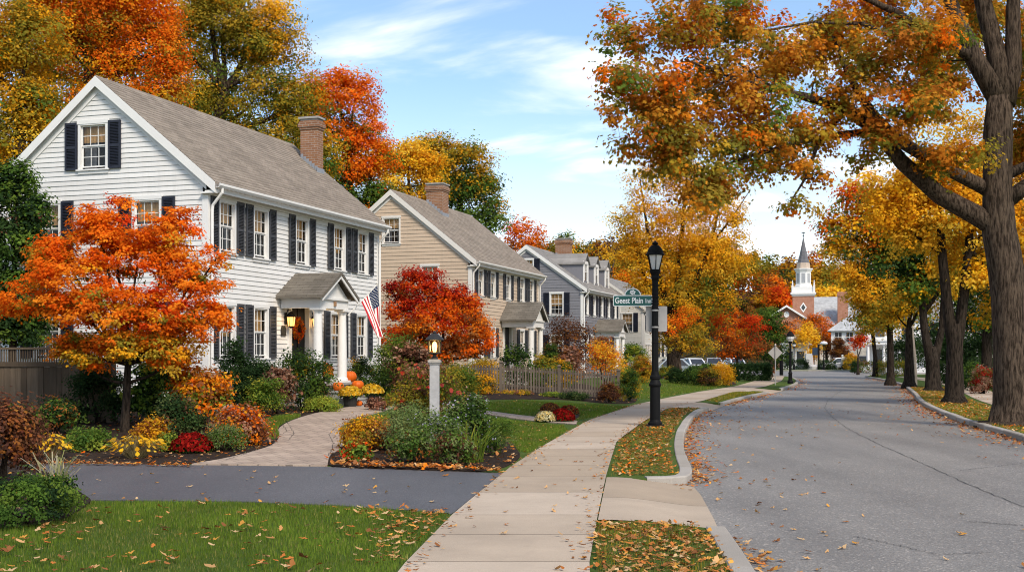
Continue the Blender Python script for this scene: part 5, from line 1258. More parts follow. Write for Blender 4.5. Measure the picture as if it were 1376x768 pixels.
# pale house seen between the trunks on the right
rh = thing('hidden_house', 'cream house hidden behind dark shrubs on the right side of the street', 'house', (36.0, 90, 0), R(-24))
m = MB(); m.box(0, 16, 0, 8, -.3, 5.4); obj('wall', m, SC_, rh); gm_ = MB(); gm_.add([(-.5, -.5, 5.4), (16.5, -.5, 5.4), (16.5, 8.5, 5.4), (-.5, 8.5, 5.4), (3.5, 4, 8), (12.5, 4, 8)], [(0, 1, 5, 4), (1, 2, 5), (2, 3, 4, 5), (3, 0, 4), (3, 2, 1, 0)]); obj('roof', gm_, SHG3, rh)
for k in range(6):
    obj('window', MB().box(1 + k * 2.5, 1.9 + k * 2.5, -.05, -.003, .9, 2.3), DARKGLASS, rh); obj('window', MB().box(1 + k * 2.5, 1.9 + k * 2.5, -.05, -.003, 3.4, 4.8), DARKGLASS, rh)
# low white building left of the church behind the green tree
lw = thing('white_building', 'low white building with dark openings behind the small yellow tree', 'building', (P(1050, 0, 150)[0], 150, 0), R(-14))
m = MB(); m.box(0, 3.4, 0, 6, -.3, 3.0); obj('wall', m, WPAINT, lw); m = MB(); m.add([(-.4, -.4, 3.0), (3.8, -.4, 3.0), (3.8, 6.4, 3.0), (-.4, 6.4, 3.0), (1.2, 3, 4.3), (2.4, 3, 4.3)], [(0, 1, 5, 4), (1, 2, 5), (2, 3, 4, 5), (3, 0, 4), (3, 2, 1, 0)]); obj('roof', m, SLATE, lw)
for k in range(2): obj('window', MB().box(.5 + 1.4 * k, 1.4 + 1.4 * k, -.06, -.003, .4, 2.2), DARKGLASS, lw)

# ------------------------------------------------------------------ small street furniture far off
def far_lamp(label, x, y, h, kind=0, group=None):
    t = thing('street_lamp', label, 'street lamp', (x, y, 0), 0, group); r = .075
    m = MB(); m.lathe([(.17, -.05), (.17, .12), (.12, .2), (.11, .55), (.13, .6), (r, .7), (r * .8, h - .75), (r * 1.4, h - .7), (r * 1.6, h - .6)], 14); obj('pole', m, BLACK, t)
    if kind == 0:
        obj('lamp_glass', MB().lathe([(.13, h - .6), (.22, h - .42), (.2, h - .3)], 8), FROST, t); obj('lamp_hood', MB().lathe([(.25, h - .3), (.25, h - .26), (.12, h - .08), (.05, h)], 12), BLACK, t)
    else:
        obj('lamp_hood', MB().lathe([(.18, h - .6), (.42, h - .5), (.45, h - .38), (.3, h - .22), (.06, h - .15)], 14), simple('pale_lamp_shade', (.6, .6, .6), .4), t)
    return t
far_lamp('black lamp post with a pale lantern beside the diamond road sign', *G(1062, 515), 3.05)
far_lamp('dark lamp post with a pale shade on the far side of the junction', P(1107, 0, 140)[0], 140, 3.5, 1)
far_lamp('far lamp post in front of the low white building', P(1067, 0, 140)[0], 140, 3.3, 0)
x, y = G(1042, 517); t = thing('road_sign', 'back of a diamond road sign on a thin grey post at the sidewalk', 'road sign', (x, y, 0))
m = MB(); m.tube([(0, .02, -.2), (0, .02, 2.15)], .03, 8); m.lathe([(.05, 2.15), (.06, 2.2), (.03, 2.27)], 10, (0, .02, 0)); obj('post', m, METAL, t)
m = MB().prism([(.40, 1.78), (0, 2.18), (-.40, 1.78), (0, 1.38)], .052, .056, lambda a, b, d: (a, d, b)); obj('plate', m, METAL, t)
x, y = G(1050, 503.5); t = thing('post', 'dark round post beside the sidewalk bend', 'post', (x, y, 0)); m = MB().lathe([(.16, -.1), (.16, 1.5), (.13, 1.55)], 12); obj('shaft', m, BLACK, t); obj('cap', MB().lathe([(.19, 1.55), (.19, 1.6), (.02, 1.75)], 12), BLACK, t)
x, y = P(1132, 0, 139)[0], 139; t = thing('mail_post', 'slim white post with a small box beyond the junction', 'post', (x, y, 0)); obj('shaft', MB().box(-.09, .09, -.09, .09, -.1, 1.75), WPAINT, t); obj('box', MB().box(.05, .4, -.2, .2, 1.15, 1.5), WPAINT, t)
x, y = P(1087, 0, 146)[0], 146; t = thing('monument', 'small pale stone monument on a round plinth in front of the church', 'monument', (x, y, 0)); obj('plinth', MB().lathe([(1.7, -.2), (1.7, .3), (1.3, .5), (1.2, .55)], 24), GRANITE, t); obj('stone', MB().hexa([(-.5, -.3, .55), (.5, -.3, .55), (.5, .3, .55), (-.5, .3, .55), (-.38, -.22, 1.9), (.38, -.22, 1.9), (.38, .22, 1.9), (-.38, .22, 1.9)]), GRANITE, t)
x, y = P(1100, 0, 143)[0], 143; t = thing('hanging_sign', 'dark hanging sign on a post across the junction', 'sign', (x, y, 0)); obj('post', MB().box(-.1, .1, -.1, .1, -.1, 3.0), BLACK, t); obj('panel', MB().box(-.75, -.12, -.05, .05, 1.7, 2.6), simple('dark_blue_sign', (.02, .035, .06), .5), t)
x, y = G(1002, 509); t = thing('plaque', 'small grey shield plaque in front of the clipped hedge', 'sign', (x, y - .1, 0)); obj('plate', MB().prism([(-.16, .28), (0, .18), (.16, .28), (.18, .62), (.08, .66), (0, .7), (-.08, .66), (-.18, .62)], -.03, .03, lambda a, b, d: (a, d, b)), METAL, t); obj('stake', MB().box(-.03, .03, -.02, .02, -.1, .3), METAL, t)
# cars
def car(label, x, y, rz, paint, suv=False):
    t = thing('parked_car', label, 'car', (x, y, .0), rz, 'cars parked behind the hedges'); L_, W_ = 4.5, 1.78; hb = .86 if suv else .76; ht = 1.68 if suv else 1.42
    b = MB(); prof = [(-2.22, .32), (2.2, .30), (2.26, .52), (2.2, .70), (1.15, hb + .03), (-1.75, hb + .06), (-2.2, hb - .02), (-2.27, .5)]
    n = len(prof); rows = [(-W_ / 2 + .05, .96), (-W_ / 2, 1), (W_ / 2, 1), (W_ / 2 - .05, .96)]
    rows = [(-W_ / 2, .97), (-W_ / 2 + .12, 1.0), (W_ / 2 - .12, 1.0), (W_ / 2, .97)]
    vs = [(a * s, w_, .32 + (h - .32) * (s if h > .6 else 1)) for w_, s in rows for a, h in prof]; fs = [(i * n + j, i * n + (j + 1) % n, (i + 1) * n + (j + 1) % n, (i + 1) * n + j) for i in range(3) for j in range(n)] + [tuple(range(n))[::-1], tuple(range(3 * n, 4 * n))]
    b.add(vs, fs); bo = obj('body', b, paint, t)
    cab = [(1.05, hb), (.35, ht - .03), (-.9 if not suv else -1.6, ht), (-1.95 if suv else -1.65, hb + .02)]
    c = MB(); c.add([(a, sg * (W_ / 2 - .06 - (.14 if h > hb + .1 else 0)), h) for sg in (-1, 1) for a, h in cab], [(3, 2, 1, 0), (4, 5, 6, 7), (0, 1, 5, 4), (1, 2, 6, 5), (2, 3, 7, 6), (0, 4, 7, 3)]); obj('cabin', c, paint, t)
    gl = MB()
    for sg in (-1, 1):
        q = [(.85, hb + .06), (.33, ht - .12), (-.25, ht - .1), (-.25, hb + .06)]; q2 = [(-.33, hb + .06), (-.33, ht - .1), (cab[2][0] + .02, ht - .1), (cab[3][0] + .28, hb + .07)]
        for qq in (q, q2):
            v = [(a, sg * (W_ / 2 - .06 - .14 * min(1, (h - hb) / (ht - hb)) + .006), h) for a, h in qq]; gl.add(v, [(0, 1, 2, 3)])
    f = lambda a, b_, s: (a[0] + (b_[0] - a[0]) * s, a[1] + (b_[1] - a[1]) * s)
    for (p, q, dx) in ((cab[0], cab[1], .008), (cab[3], cab[2], -.008)):
        a0, a1 = f(p, q, .12), f(p, q, .9); gl.add([(a0[0] + dx, -.68, a0[1] + .004), (a0[0] + dx, .68, a0[1] + .004), (a1[0] + dx, .6, a1[1] + .004), (a1[0] + dx, -.6, a1[1] + .004)], [(0, 1, 2, 3)])
    obj('windows', gl, DARKGLASS, t)
    for xx in (-1.35, 1.4):
        for sg in (-1, 1):
            wh = MB(); pr = [(.16, 0), (.31, .0), (.335, .03), (.335, .17), (.31, .2), (.16, .2)]; wh.lathe(pr, 18); o = obj('wheel', wh, simple('tyre_rubber', (.015, .015, .015), .8) if 'tyre_rubber' not in bpy.data.materials else bpy.data.materials['tyre_rubber'], t, loc=(xx, sg * (W_ / 2 - .19) + (0.2 if sg > 0 else 0), .335)); o.rotation_euler = (R(90), 0, 0)
            rm = MB().lathe([(.19, -.004), (.2, .0), (.17, -.012), (.05, -.02)][::-1], 14); ro = obj('rim', rm, METAL, o); ro.location = (0, 0, 0 if sg < 0 else .204) ; 
            if sg > 0: pass
    for sg in (-1, 1): obj('headlight', MB().box(2.16, 2.262, sg * .62 - .17, sg * .62 + .17, .56, .68), FROST, t); obj('tail_light', MB().box(-2.262, -2.2, sg * .66 - .13, sg * .66 + .13, .58, .74), simple('tail_light_red', (.25, .01, .01), .3) if 'tail_light_red' not in bpy.data.materials else bpy.data.materials['tail_light_red'], t)
    return t
paint = lambda n, c: simple(n, c, .25, .5, .2, var=.03, scale=2, bump=0)
SILV, WCAR, GCAR = paint('silver_blue_paint', (.30, .36, .42)), paint('white_car_paint', (.75, .75, .75)), paint('grey_car_paint', (.30, .30, .31))
car('silver blue car parked nearest, behind the shrubs right of the lamp post', P(899, 0, 92)[0], 92, R(184), SILV)
car('white car parked end on just right of the silver blue car', P(932, 0, 110)[0], 110, R(-70), WCAR)
car('dark grey car parked between the white cars', P(959, 0, 122)[0], 122, R(-95), GCAR)
car('white car parked end on beneath the red maple', P(988, 0, 126)[0], 126, R(-80), WCAR)
car('white car parked far off left of the diamond road sign', P(1024, 0, 112)[0], 141, R(175), WCAR)
car('dark grey car far off left of the church hall', P(1117, 0, 150)[0], 139.5, R(172), GCAR, True)
car('white van parked far off in front of the church hall', P(1126, 0, 144)[0], 144, R(180), WCAR)
# ------------------------------------------------------------------ trees
def T(px, py, Y): return P(px, py, Y)
def tr(Y, *pts):  # trunk / limb points given as (px, py, radius, depth offset)
    return [(*P(p[0], p[1], Y + (p[3] if len(p) > 3 else 0)), p[2]) for p in pts]
def lobs(Y, *ls):
    return [lobe(l[0], l[1], l[2], l[3], Y + (l[4] if len(l) > 4 else 0), (l[5] if len(l) > 5 else None)) for l in ls]
# orange maple in the left bed
Y = 22.6; b = P(167, 0, Y); z = hgt(b[0], b[1]); y0 = HY + (EYE - z) / Y * F
L = lobs(Y, (185, 345, 80, 42, .2), (95, 372, 60, 34, -.3), (255, 378, 55, 36, .2), (48, 408, 54, 28, 0), (130, 420, 75, 36, -.5), (215, 425, 60, 36, -.4), (275, 425, 42, 26, .1), (180, 470, 70, 30, -.3), (115, 470, 50, 24, -.2), (240, 460, 36, 28, 0), (225, 305, 38, 30, .2), (130, 310, 44, 30, 0), (160, 285, 18, 26, .1), (75, 335, 30, 22, 0), (290, 345, 22, 22, .2), (118, 488, 40, 14, -.2), (228, 484, 40, 15, -.1))
tree('japanese_maple', 'small orange maple tree in front of the white house gable', (b[0], Y, z), tr(Y, (167, y0, .085), (170, 540, .078), (171, 515, .075), (172, 490, .06)), L,
     [ORANGE, ORANGE, ORANGE, ORANGE, ORANGE, np.vstack([ORANGE, ORANGE, REDOR]), ORANGE, np.vstack([ORANGE, OLIVE, GOLD]), np.vstack([ORANGE, GOLD, OLIVE]), np.vstack([ORANGE, GOLD]), ORANGE, ORANGE, np.vstack([ORANGE, REDOR]), ORANGE, ORANGE, np.vstack([ORANGE, GOLD, OLIVE]), np.vstack([ORANGE, GOLD])],
     720, 105, .27, .058, T_LOBE, BARKD, lk=.55, low=np.vstack([OLIVE, GOLD, ORANGE]), low_mix=.22, flat=.38, shell=.35, twigs=.8, sides=8, upb=.75)
# red maple between the white and tan houses
Y = 45.5; b = P(588, 0, Y); z = hgt(b[0], Y)
L = lobs(Y, (560, 385, 36, 28), (605, 405, 34, 26), (545, 420, 32, 26), (585, 435, 50, 28, -.5), (635, 440, 30, 24), (645, 470, 22, 16), (550, 460, 34, 24), (605, 470, 44, 18), (530, 395, 18, 18), (530, 455, 22, 22), (575, 482, 44, 12), (648, 455, 20, 20), (625, 415, 28, 22))
tree('red_maple', 'red to orange maple between the white house and the tan house', (b[0], Y, z), tr(Y, (588, 533, .12), (588, 505, .11), (590, 480, .10)), L,
     [np.vstack([RED, REDOR]), np.vstack([RED, REDOR]), np.vstack([RED, RED, REDOR]), np.vstack([REDOR, ORANGE]), ORANGE, ORANGE, np.vstack([REDOR, RUST]), np.vstack([ORANGE, RUST]), RED, np.vstack([RED, REDOR]), np.vstack([ORANGE, RUST]), ORANGE, np.vstack([REDOR, ORANGE])], 480, 90, .42, .085, T_LOBE, BARKD, low=np.vstack([RUST, ORANGE]), low_mix=.35, flat=.5, shell=.35, sides=7)
# big trees behind the white house
Y = 40; b = P(22, 0, Y)
tree('yellow_tree', 'tall yellow green tree at the left edge behind the white house', (b[0], Y, .3), tr(Y, (22, 530, .3), (24, 400, .26), (30, 250, .22), (25, 120, .16)), lobs(Y, (0, 110, 60, 70), (40, 60, 50, 60), (20, 200, 50, 60), (-30, 250, 60, 80), (45, 150, 40, 40), (10, 300, 50, 50), (55, 240, 34, 34), (-40, 60, 60, 80)),
     [np.vstack([GOLD, YELLOW]), np.vstack([OLIVE, GOLD]), np.vstack([GOLD, OLIVE, YELLOW]), np.vstack([YELLOW, GOLD]), np.vstack([GOLD, OLIVE]), np.vstack([OLIVE, GOLD]), np.vstack([OLIVE, GOLD]), GOLD], 640, 90, .62, .12, low=np.vstack([OLIVE, GREEN]), low_mix=.3, group=None)
Y = 44; b = P(130, 0, Y)
tree('orange_tree', 'tall bright orange maple rising behind the white house gable', (b[0], Y, .3), tr(Y, (130, 530, .34), (125, 300, .28), (118, 160, .22), (120, 90, .18)), lobs(Y, (70, 30, 60, 60), (150, 20, 70, 60), (200, 75, 50, 50), (110, 80, 60, 50), (205, 130, 42, 30), (235, 110, 26, 40), (140, 130, 50, 30), (180, -10, 60, 50), (90, -30, 80, 50), (60, 120, 30, 40), (120, 170, 50, 30), (70, 180, 34, 36), (230, 60, 24, 24)),
     [np.vstack([ORANGE, GOLD]), ORANGE, ORANGE, np.vstack([ORANGE, GOLD]), ORANGE, ORANGE, np.vstack([ORANGE, OLIVE, GOLD]), ORANGE, np.vstack([ORANGE, GOLD]), np.vstack([GOLD, OLIVE]), np.vstack([OLIVE, GOLD]), np.vstack([OLIVE, GOLD]), ORANGE], 900, 95, .62, .115, low=np.vstack([OLIVE, GOLD]), low_mix=.35)
Y = 50; b = P(300, 0, Y)
OLG = np.vstack([OLIVE, GOLD, OLIVE])
tree('oak_tree', 'broad olive gold oak spreading above the white house roof', (b[0], Y, .3), tr(Y, (300, 525, .42), (296, 280, .36), (290, 180, .30), (300, 120, .22)), lobs(Y, (250, 60, 45, 60), (300, 20, 60, 50), (370, 70, 50, 46), (340, 130, 60, 46), (265, 140, 50, 44), (400, 130, 34, 40), (395, 180, 40, 40), (310, 190, 50, 30), (330, 60, 50, 40), (270, -20, 50, 40), (350, 200, 50, 30), (370, 20, 34, 20), (425, 215, 34, 40)),
     [OLG, OLG, np.vstack([GOLD, OLIVE]), OLG, OLG, np.vstack([GOLD, OLIVE]), OLG, OLG, OLG, OLG, OLG, np.vstack([GOLD, YELLOW]), np.vstack([GOLD, OLIVE])], 900, 95, .66, .122, low=np.vstack([OLIVE, GREEN]), low_mix=.4, twigs=.75, shell=.35)
Y = 56; b = P(470, 0, Y)
tree('orange_tree', 'orange red maple with green patches behind the brick chimney of the white house', (b[0], Y, .3), tr(Y, (470, 523, .3), (470, 330, .26), (468, 200, .18)), lobs(Y, (448, 122, 28, 30), (475, 135, 36, 38), (425, 140, 26, 40), (415, 190, 30, 40), (520, 215, 18, 30), (490, 195, 30, 36), (455, 190, 34, 34), (470, 235, 34, 26), (500, 230, 22, 26), (510, 275, 24, 30), (440, 240, 30, 34), (475, 285, 40, 30), (430, 160, 26, 40)),
     [ORANGE, ORANGE, np.vstack([ORANGE, GOLD]), np.vstack([GOLD, OLIVE]), np.vstack([ORANGE, GOLD]), ORANGE, np.vstack([ORANGE, GREEN]), ORANGE, np.vstack([ORANGE, GOLD]), GREEN, GREEN, GREEN, np.vstack([GOLD, ORANGE])], 520, 85, .62, .135, low=np.vstack([GREEN, ORANGE]), low_mix=.2)
Y = 68; b = P(553, 0, Y)
tree('yellow_tree', 'yellow tree behind the left slope of the tan house', (b[0], Y, .3), tr(Y, (553, 516, .26), (553, 350, .22), (550, 250, .14)), lobs(Y, (550, 215, 28, 26), (530, 240, 22, 36), (570, 240, 24, 40), (545, 280, 40, 30), (515, 270, 16, 24)), [YELLOW, np.vstack([YELLOW, GOLD]), np.vstack([YELLOW, GOLD]), np.vstack([GOLD, OLIVE]), np.vstack([GOLD, GREEN])], 240, 70, .75, .17, low=np.vstack([GOLD, OLIVE]), low_mix=.25)
Y = 76; b = P(620, 0, Y)
tree('green_gold_tree', 'dark green tree turning gold behind the tan house roof', (b[0], Y, .3), tr(Y, (620, 512, .34), (620, 340, .28), (618, 260, .18)), lobs(Y, (590, 210, 32, 26), (625, 220, 38, 30), (570, 205, 24, 20), (650, 255, 28, 28), (615, 255, 40, 32), (662, 290, 22, 28), (590, 260, 30, 40), (640, 300, 36, 26)), [np.vstack([GOLD, OLIVE]), np.vstack([GOLD, OLIVE]), np.vstack([GOLD, OLIVE]), np.vstack([GOLD, OLIVE, GREEN]), np.vstack([GREEN, GOLD]), np.vstack([GREEN, GOLD]), np.vstack([GREEN, DKGREEN]), GREEN], 420, 70, .8, .18, low=np.vstack([GREEN, DKGREEN]), low_mix=.35)
Y = 96; b = P(705, 0, Y)
tree('orange_tree', 'small bright orange maple left of the grey house chimney', (b[0], Y, .3), tr(Y, (705, 504, .25), (705, 400, .2), (705, 340, .12)), lobs(Y, (700, 310, 20, 18), (718, 320, 14, 22), (690, 325, 16, 22), (705, 340, 22, 20)), [ORANGE, ORANGE, np.vstack([ORANGE, REDOR]), ORANGE], 90, 46, .8, .2, low=RUST, low_mix=.2)
Y = 106; b = P(826, 0, Y)
tree('bare_tree', 'thin nearly bare tree behind the grey house dormers', (b[0], Y, 0), tr(Y, (826, 504, .2), (824, 420, .17), (822, 370, .12)), lobs(Y, (805, 335, 20, 18), (830, 330, 16, 22), (835, 380, 18, 22), (815, 350, 20, 20)), [np.vstack([BROWN, GOLD]), BROWN, np.vstack([ORANGE, GOLD]), GOLD], 60, 9, .8, .2, twigs=1.0)
Y = 100; b = P(845, 0, Y)
tree('orange_tree', 'orange gold tree between the grey house and the tall yellow tree', (b[0], Y, 0), tr(Y, (845, 503, .2), (846, 440, .16), (846, 400, .1)), lobs(Y, (842, 385, 20, 22), (855, 400, 20, 24), (838, 410, 14, 16)), [np.vstack([ORANGE, GOLD]), GOLD, np.vstack([GOLD, ORANGE])], 90, 42, .8, .2, low=GOLD, low_mix=.3)
Y = 62; b = P(190, 0, Y)
tree('backdrop_tree', 'deep olive tree filling the gap between the orange and olive gold trees', (b[0], Y, .3), tr(Y, (190, 518, .4), (190, 300, .34), (200, 150, .24)), lobs(Y, (60, 160, 70, 90), (150, 100, 90, 80), (240, 120, 80, 80), (300, 180, 80, 60), (210, 20, 90, 70), (30, 60, 70, 80), (390, 220, 50, 40), (120, 10, 80, 60), (0, 280, 60, 80)), [OLG, np.vstack([OLIVE, GREEN]), np.vstack([OLIVE, GREEN]), OLG, np.vstack([GOLD, OLIVE]), np.vstack([GOLD, OLIVE]), OLG, OLG, np.vstack([OLIVE, GREEN])], 420, 60, 1.1, .2, low=np.vstack([GREEN, OLIVE]), low_mix=.4)
# dark leafy tree left of the gable
Y = 27.4; b = P(15, 0, Y); z = hgt(b[0], Y)
tree('green_tree', 'dark green slender tree at the left edge in front of the white gable', (b[0], Y, z), tr(Y, (15, 552, .09), (18, 440, .08), (20, 330, .05), (25, 250, .03)), lobs(Y, (15, 260, 26, 40), (35, 240, 14, 30), (20, 330, 40, 40), (40, 310, 22, 36), (20, 400, 46, 40), (50, 370, 20, 30), (10, 440, 50, 34), (48, 285, 16, 24), (-20, 340, 30, 70)),
     [np.vstack([GREEN, DKGREEN])] * 9, 440, 76, .30, .085, T_OVAL, BARKD, low=np.vstack([PINKTAN, DKGREEN]), low_mix=.08, twigs=.7, flat=.7)
# tall yellow tree behind the lamp post
Y = 78; b = P(905, 0, Y); y0 = HY + EYE / Y * F
YG = np.vstack([YELLOW, GOLD, GOLD])
tree('yellow_tree', 'tall golden yellow tree with bare top twigs behind the lamp post', (b[0], Y, 0), tr(Y, (905, y0, .42), (904, 460, .38), (903, 430, .36)), lobs(Y, (885, 245, 40, 36), (925, 250, 40, 36), (960, 280, 40, 34), (860, 300, 38, 36), (915, 310, 50, 40), (985, 310, 28, 26), (880, 350, 48, 36), (945, 350, 50, 40), (985, 360, 26, 30), (850, 345, 26, 30), (905, 400, 50, 34), (960, 400, 40, 34), (865, 390, 26, 26)),
     [np.vstack([YELLOW, GOLD]), np.vstack([YELLOW, GOLD]), YG, YG, YG, YG, YG, YG, np.vstack([GOLD, YELLOW, OLIVE]), YG, np.vstack([GOLD, OLIVE, YELLOW]), np.vstack([GREEN, OLIVE, GOLD]), YG], 900, 74, .72, .15, T_RHOMB, BARKD, low=np.vstack([OLIVE, GOLD]), low_mix=.2, twigs=1.0,
     limbs=[tr(Y, (903, 430, .26), (889, 385, .18), (870, 310, .10), (860, 240, .03)), tr(Y, (903, 432, .26), (912, 370, .2), (918, 290, .13), (925, 215, .04)), tr(Y, (904, 440, .24), (930, 390, .18), (955, 330, .12), (972, 250, .04)), tr(Y, (903, 436, .2), (878, 400, .14), (858, 350, .09), (850, 290, .04)), tr(Y, (904, 470, .22), (885, 430, .18), (878, 380, .1)), tr(Y, (955, 330, .09), (985, 290, .05), (1005, 260, .02))])
Y = 73; b = P(915, 0, Y)
tree('small_tree', 'rounded olive orange tree behind the shrubs left of the red maple', (b[0], Y, 0), tr(Y, (915, 513, .12), (914, 495, .10), (912, 480, .09)), lobs(Y, (905, 440, 24, 20), (930, 450, 22, 22), (945, 470, 20, 14), (905, 465, 26, 14), (885, 450, 14, 18), (925, 425, 18, 14)), [np.vstack([GOLD, ORANGE]), np.vstack([GOLD, OLIVE]), np.vstack([OLIVE, GOLD]), np.vstack([OLIVE, GOLD]), np.vstack([RUST, GOLD]), np.vstack([ORANGE, GOLD])], 150, 55, .55, .13, low=OLIVE, low_mix=.3, flat=.5)
Y = 80; b = P(992, 0, Y)
tree('red_maple', 'red orange maple by the far hedge left of the diamond sign', (b[0], Y, 0), tr(Y, (992, 510, .12), (991, 495, .11), (990, 482, .09)), lobs(Y, (985, 430, 24, 17), (1010, 440, 20, 18), (975, 455, 20, 18), (1005, 462, 26, 16), (985, 475, 30, 12), (965, 440, 14, 14), (1020, 470, 14, 14)), [np.vstack([ORANGE, REDOR]), REDOR, np.vstack([ORANGE, REDOR]), np.vstack([REDOR, RUST]), np.vstack([ORANGE, RUST]), REDOR, RUST], 150, 55, .6, .14, low=RUST, low_mix=.3, flat=.5)
Y = 92; b = P(1036, 0, Y)
tree('green_tree', 'dark green tree between the red maple and the church', (b[0], Y, 0), tr(Y, (1036, 506, .14), (1036, 480, .12)), lobs(Y, (1032, 432, 20, 20), (1044, 450, 18, 24), (1028, 462, 20, 22), (1040, 476, 22, 14), (1020, 445, 14, 20)), [GREEN] * 5, 220, 56, .6, .15, low=DKGREEN, low_mix=.5)
Y = 150; b = P(1084, 0, Y)
tree('yellow_tree', 'small round yellow tree in front of the church tower', (b[0], Y, 0), tr(Y, (1084, 495, .16), (1084, 480, .14)), lobs(Y, (1082, 458, 19, 18), (1094, 468, 13, 14), (1072, 470, 13, 14), (1084, 445, 14, 12), (1083, 476, 18, 9)), [YELLOW, YELLOW, np.vstack([YELLOW, GOLD]), YELLOW, YELLOW], 150, 46, .8, .22)
Y = 160; b = P(1112, 0, Y)
tree('orange_tree', 'brownish orange tree between the church and the hall', (b[0], Y, 0), tr(Y, (1112, 494, .2), (1110, 470, .16)), lobs(Y, (1098, 438, 17, 17), (1112, 448, 16, 18), (1104, 465, 22, 16), (1088, 432, 10, 10), (1120, 470, 12, 14)), [np.vstack([ORANGE, RUST]), np.vstack([RUST, ORANGE]), np.vstack([BROWN, RUST]), ORANGE, np.vstack([BROWN, RUST])], 190, 46, .9, .24)
Y = 155; b = P(1058, 0, Y)
tree('orange_tree', 'pale orange tree below the brick gable of the church', (b[0], Y, 0), tr(Y, (1058, 494, .18), (1058, 470, .14)), lobs(Y, (1062, 442, 14, 14), (1050, 450, 12, 16), (1066, 460, 14, 16)), [np.vstack([ORANGE, PINKTAN]), np.vstack([ORANGE, GOLD]), np.vstack([GOLD, ORANGE])], 130, 46, .8, .22)

# ------------------------------------------------------------------ great oak on the right
Y = 28.0; b = P(1364, 0, Y); y0 = HY + EYE / Y * F
OG = np.vstack([OAKMIX]); OGR = np.vstack([OAKMIX, OLIVE, GREEN]); OOR = np.vstack([OAKMIX[:3], ORANGE[:1]])
oak_lobes = lobs(Y, (850, 55, 48, 46, -3.0, 1.6), (835, 115, 34, 34, -3.2, 1.4), (915, 50, 60, 50, -2.6, 1.8), (895, 130, 42, 34, -3, 1.4), (880, 185, 34, 26, -3.2, 1.1), (925, 200, 44, 32, -2.8, 1.2), (960, 110, 56, 46, -2, 1.8), (930, 250, 30, 18, -3, .8), (985, 40, 60, 50, -1, 1.8), (1010, 150, 60, 46, -1.6, 1.8), (985, 200, 40, 28, -2.0, 1.2), (960, 245, 34, 24, -2.4, 1.0), (900, 225, 36, 24, -3, 1.0), (945, 275, 24, 16, -2.6, .8), (1010, 235, 30, 20, -1.8, .9), (1085, 230, 30, 22, -1.4, .8), (870, 150, 46, 34, -3, 1.3), (930, 165, 50, 34, -2.6, 1.4), (1030, 185, 44, 30, -1.6, 1.2), (830, 160, 26, 26, -3.2, .9), (905, 205, 36, 26, -2.8, 1.0), (845, 200, 18, 16, -3.1, .6), (1050, 90, 60, 56, -.6, 2), (1045, 225, 36, 24, -1.6, 1.0), (1065, 275, 32, 16, -1.8, .8), (1090, 190, 54, 36, -1, 1.6), (1110, 60, 60, 60, .2, 2),
    (1130, 150, 56, 46, -1, 1.6), (1180, 100, 60, 56, -1.6, 1.8), (1190, 20, 60, 50, .5, 2), (1180, 190, 40, 26, -1.4, 1.2), (1235, 150, 50, 44, -1.6, 1.5), (1250, 60, 56, 50, -1.5, 1.8), (1300, 70, 50, 50, 3.6, 1.4), (1365, 130, 44, 50, 3.4, 1.3), (1350, 30, 50, 44, 3.6, 1.4), (1255, 110, 40, 40, 2.6, 1.3), (1372, 215, 34, 40, 2.2, 1.0), (1285, 120, 36, 36, 1.6, 1.2), (1300, 20, 50, 44, 2.4, 1.3), (1310, 205, 26, 22, -1.6, .8), (1385, 60, 40, 60, 2.6, 1.4), (1395, 190, 34, 50, .8, 1.2), (1450, 100, 90, 110, .5, 2.4), (1100, -60, 120, 50, 0, 2.4), (960, -50, 100, 50, -1.5, 2), (1300, -80, 120, 60, .5, 2.5), (1265, 215, 36, 26, -1, 1.0), (1150, 215, 30, 18, -.5, .8))
pl_ = []
for l in oak_lobes:
    pl_.append(np.vstack([OAKMIX, OAKMIX, OOR, OLIVE[:2], GREEN[1:2]]))
oak_limbs = [tr(Y, (1340, 305, .28), (1319, 293, .24), (1262, 262, .205), (1212, 218, .175, -.3), (1178, 176, .15, -.5), (1136, 147, .12, -.8), (1090, 132, .10, -1.1), (1040, 120, .06, -1.6), (985, 105, .035, -2.2), (920, 80, .018, -2.7)),
    tr(Y, (1342, 262, .22), (1319, 250, .17), (1262, 222, .14, -.4), (1200, 184, .14, -.8), (1170, 150, .11, -1), (1140, 100, .07, -1.0), (1120, 50, .04, -.8)),
    tr(Y, (1178, 176, .10, -.5), (1120, 182, .07, -.9), (1060, 195, .05, -1.3), (1000, 212, .035, -1.8), (940, 235, .015, -2.5)), tr(Y, (1136, 147, .08, -.8), (1100, 190, .05, -1.1), (1082, 240, .03, -1.5), (1060, 275, .012, -1.8)),
    tr(Y, (1346, 140, .26), (1310, 80, .22, .1), (1275, 0, .17, .3), (1255, -70, .1, .5)), tr(Y, (1348, 138, .26), (1338, 70, .22, .2), (1320, 0, .19, .4), (1310, -90, .12, .5)), tr(Y, (1350, 140, .25), (1362, 90, .2, .1), (1361, 10, .16, 0), (1372, -80, .1, 0)),
    tr(Y, (1310, 80, .13, .1), (1252, 46, .10, -.4), (1200, 15, .08, -.8), (1168, 0, .06, -1), (1110, -20, .04, -1.2)), tr(Y, (1252, 46, .07, -.4), (1200, 50, .055, -.8), (1160, 32, .045, -1.2), (1090, 30, .03, -1.2), (1010, 45, .018, -1.6)), tr(Y, (1352, 270, .2), (1392, 240, .16), (1440, 180, .1), (1480, 110, .05)), tr(Y, (1352, 235, .14), (1390, 218, .1), (1430, 215, .06)),
    tr(Y, (985, 105, .03, -2.2), (930, 130, .02, -2.8), (880, 160, .012, -3.1)), tr(Y, (1040, 120, .04, -1.6), (960, 60, .025, -2.2), (880, 45, .014, -2.8), (830, 60, .007, -3))]
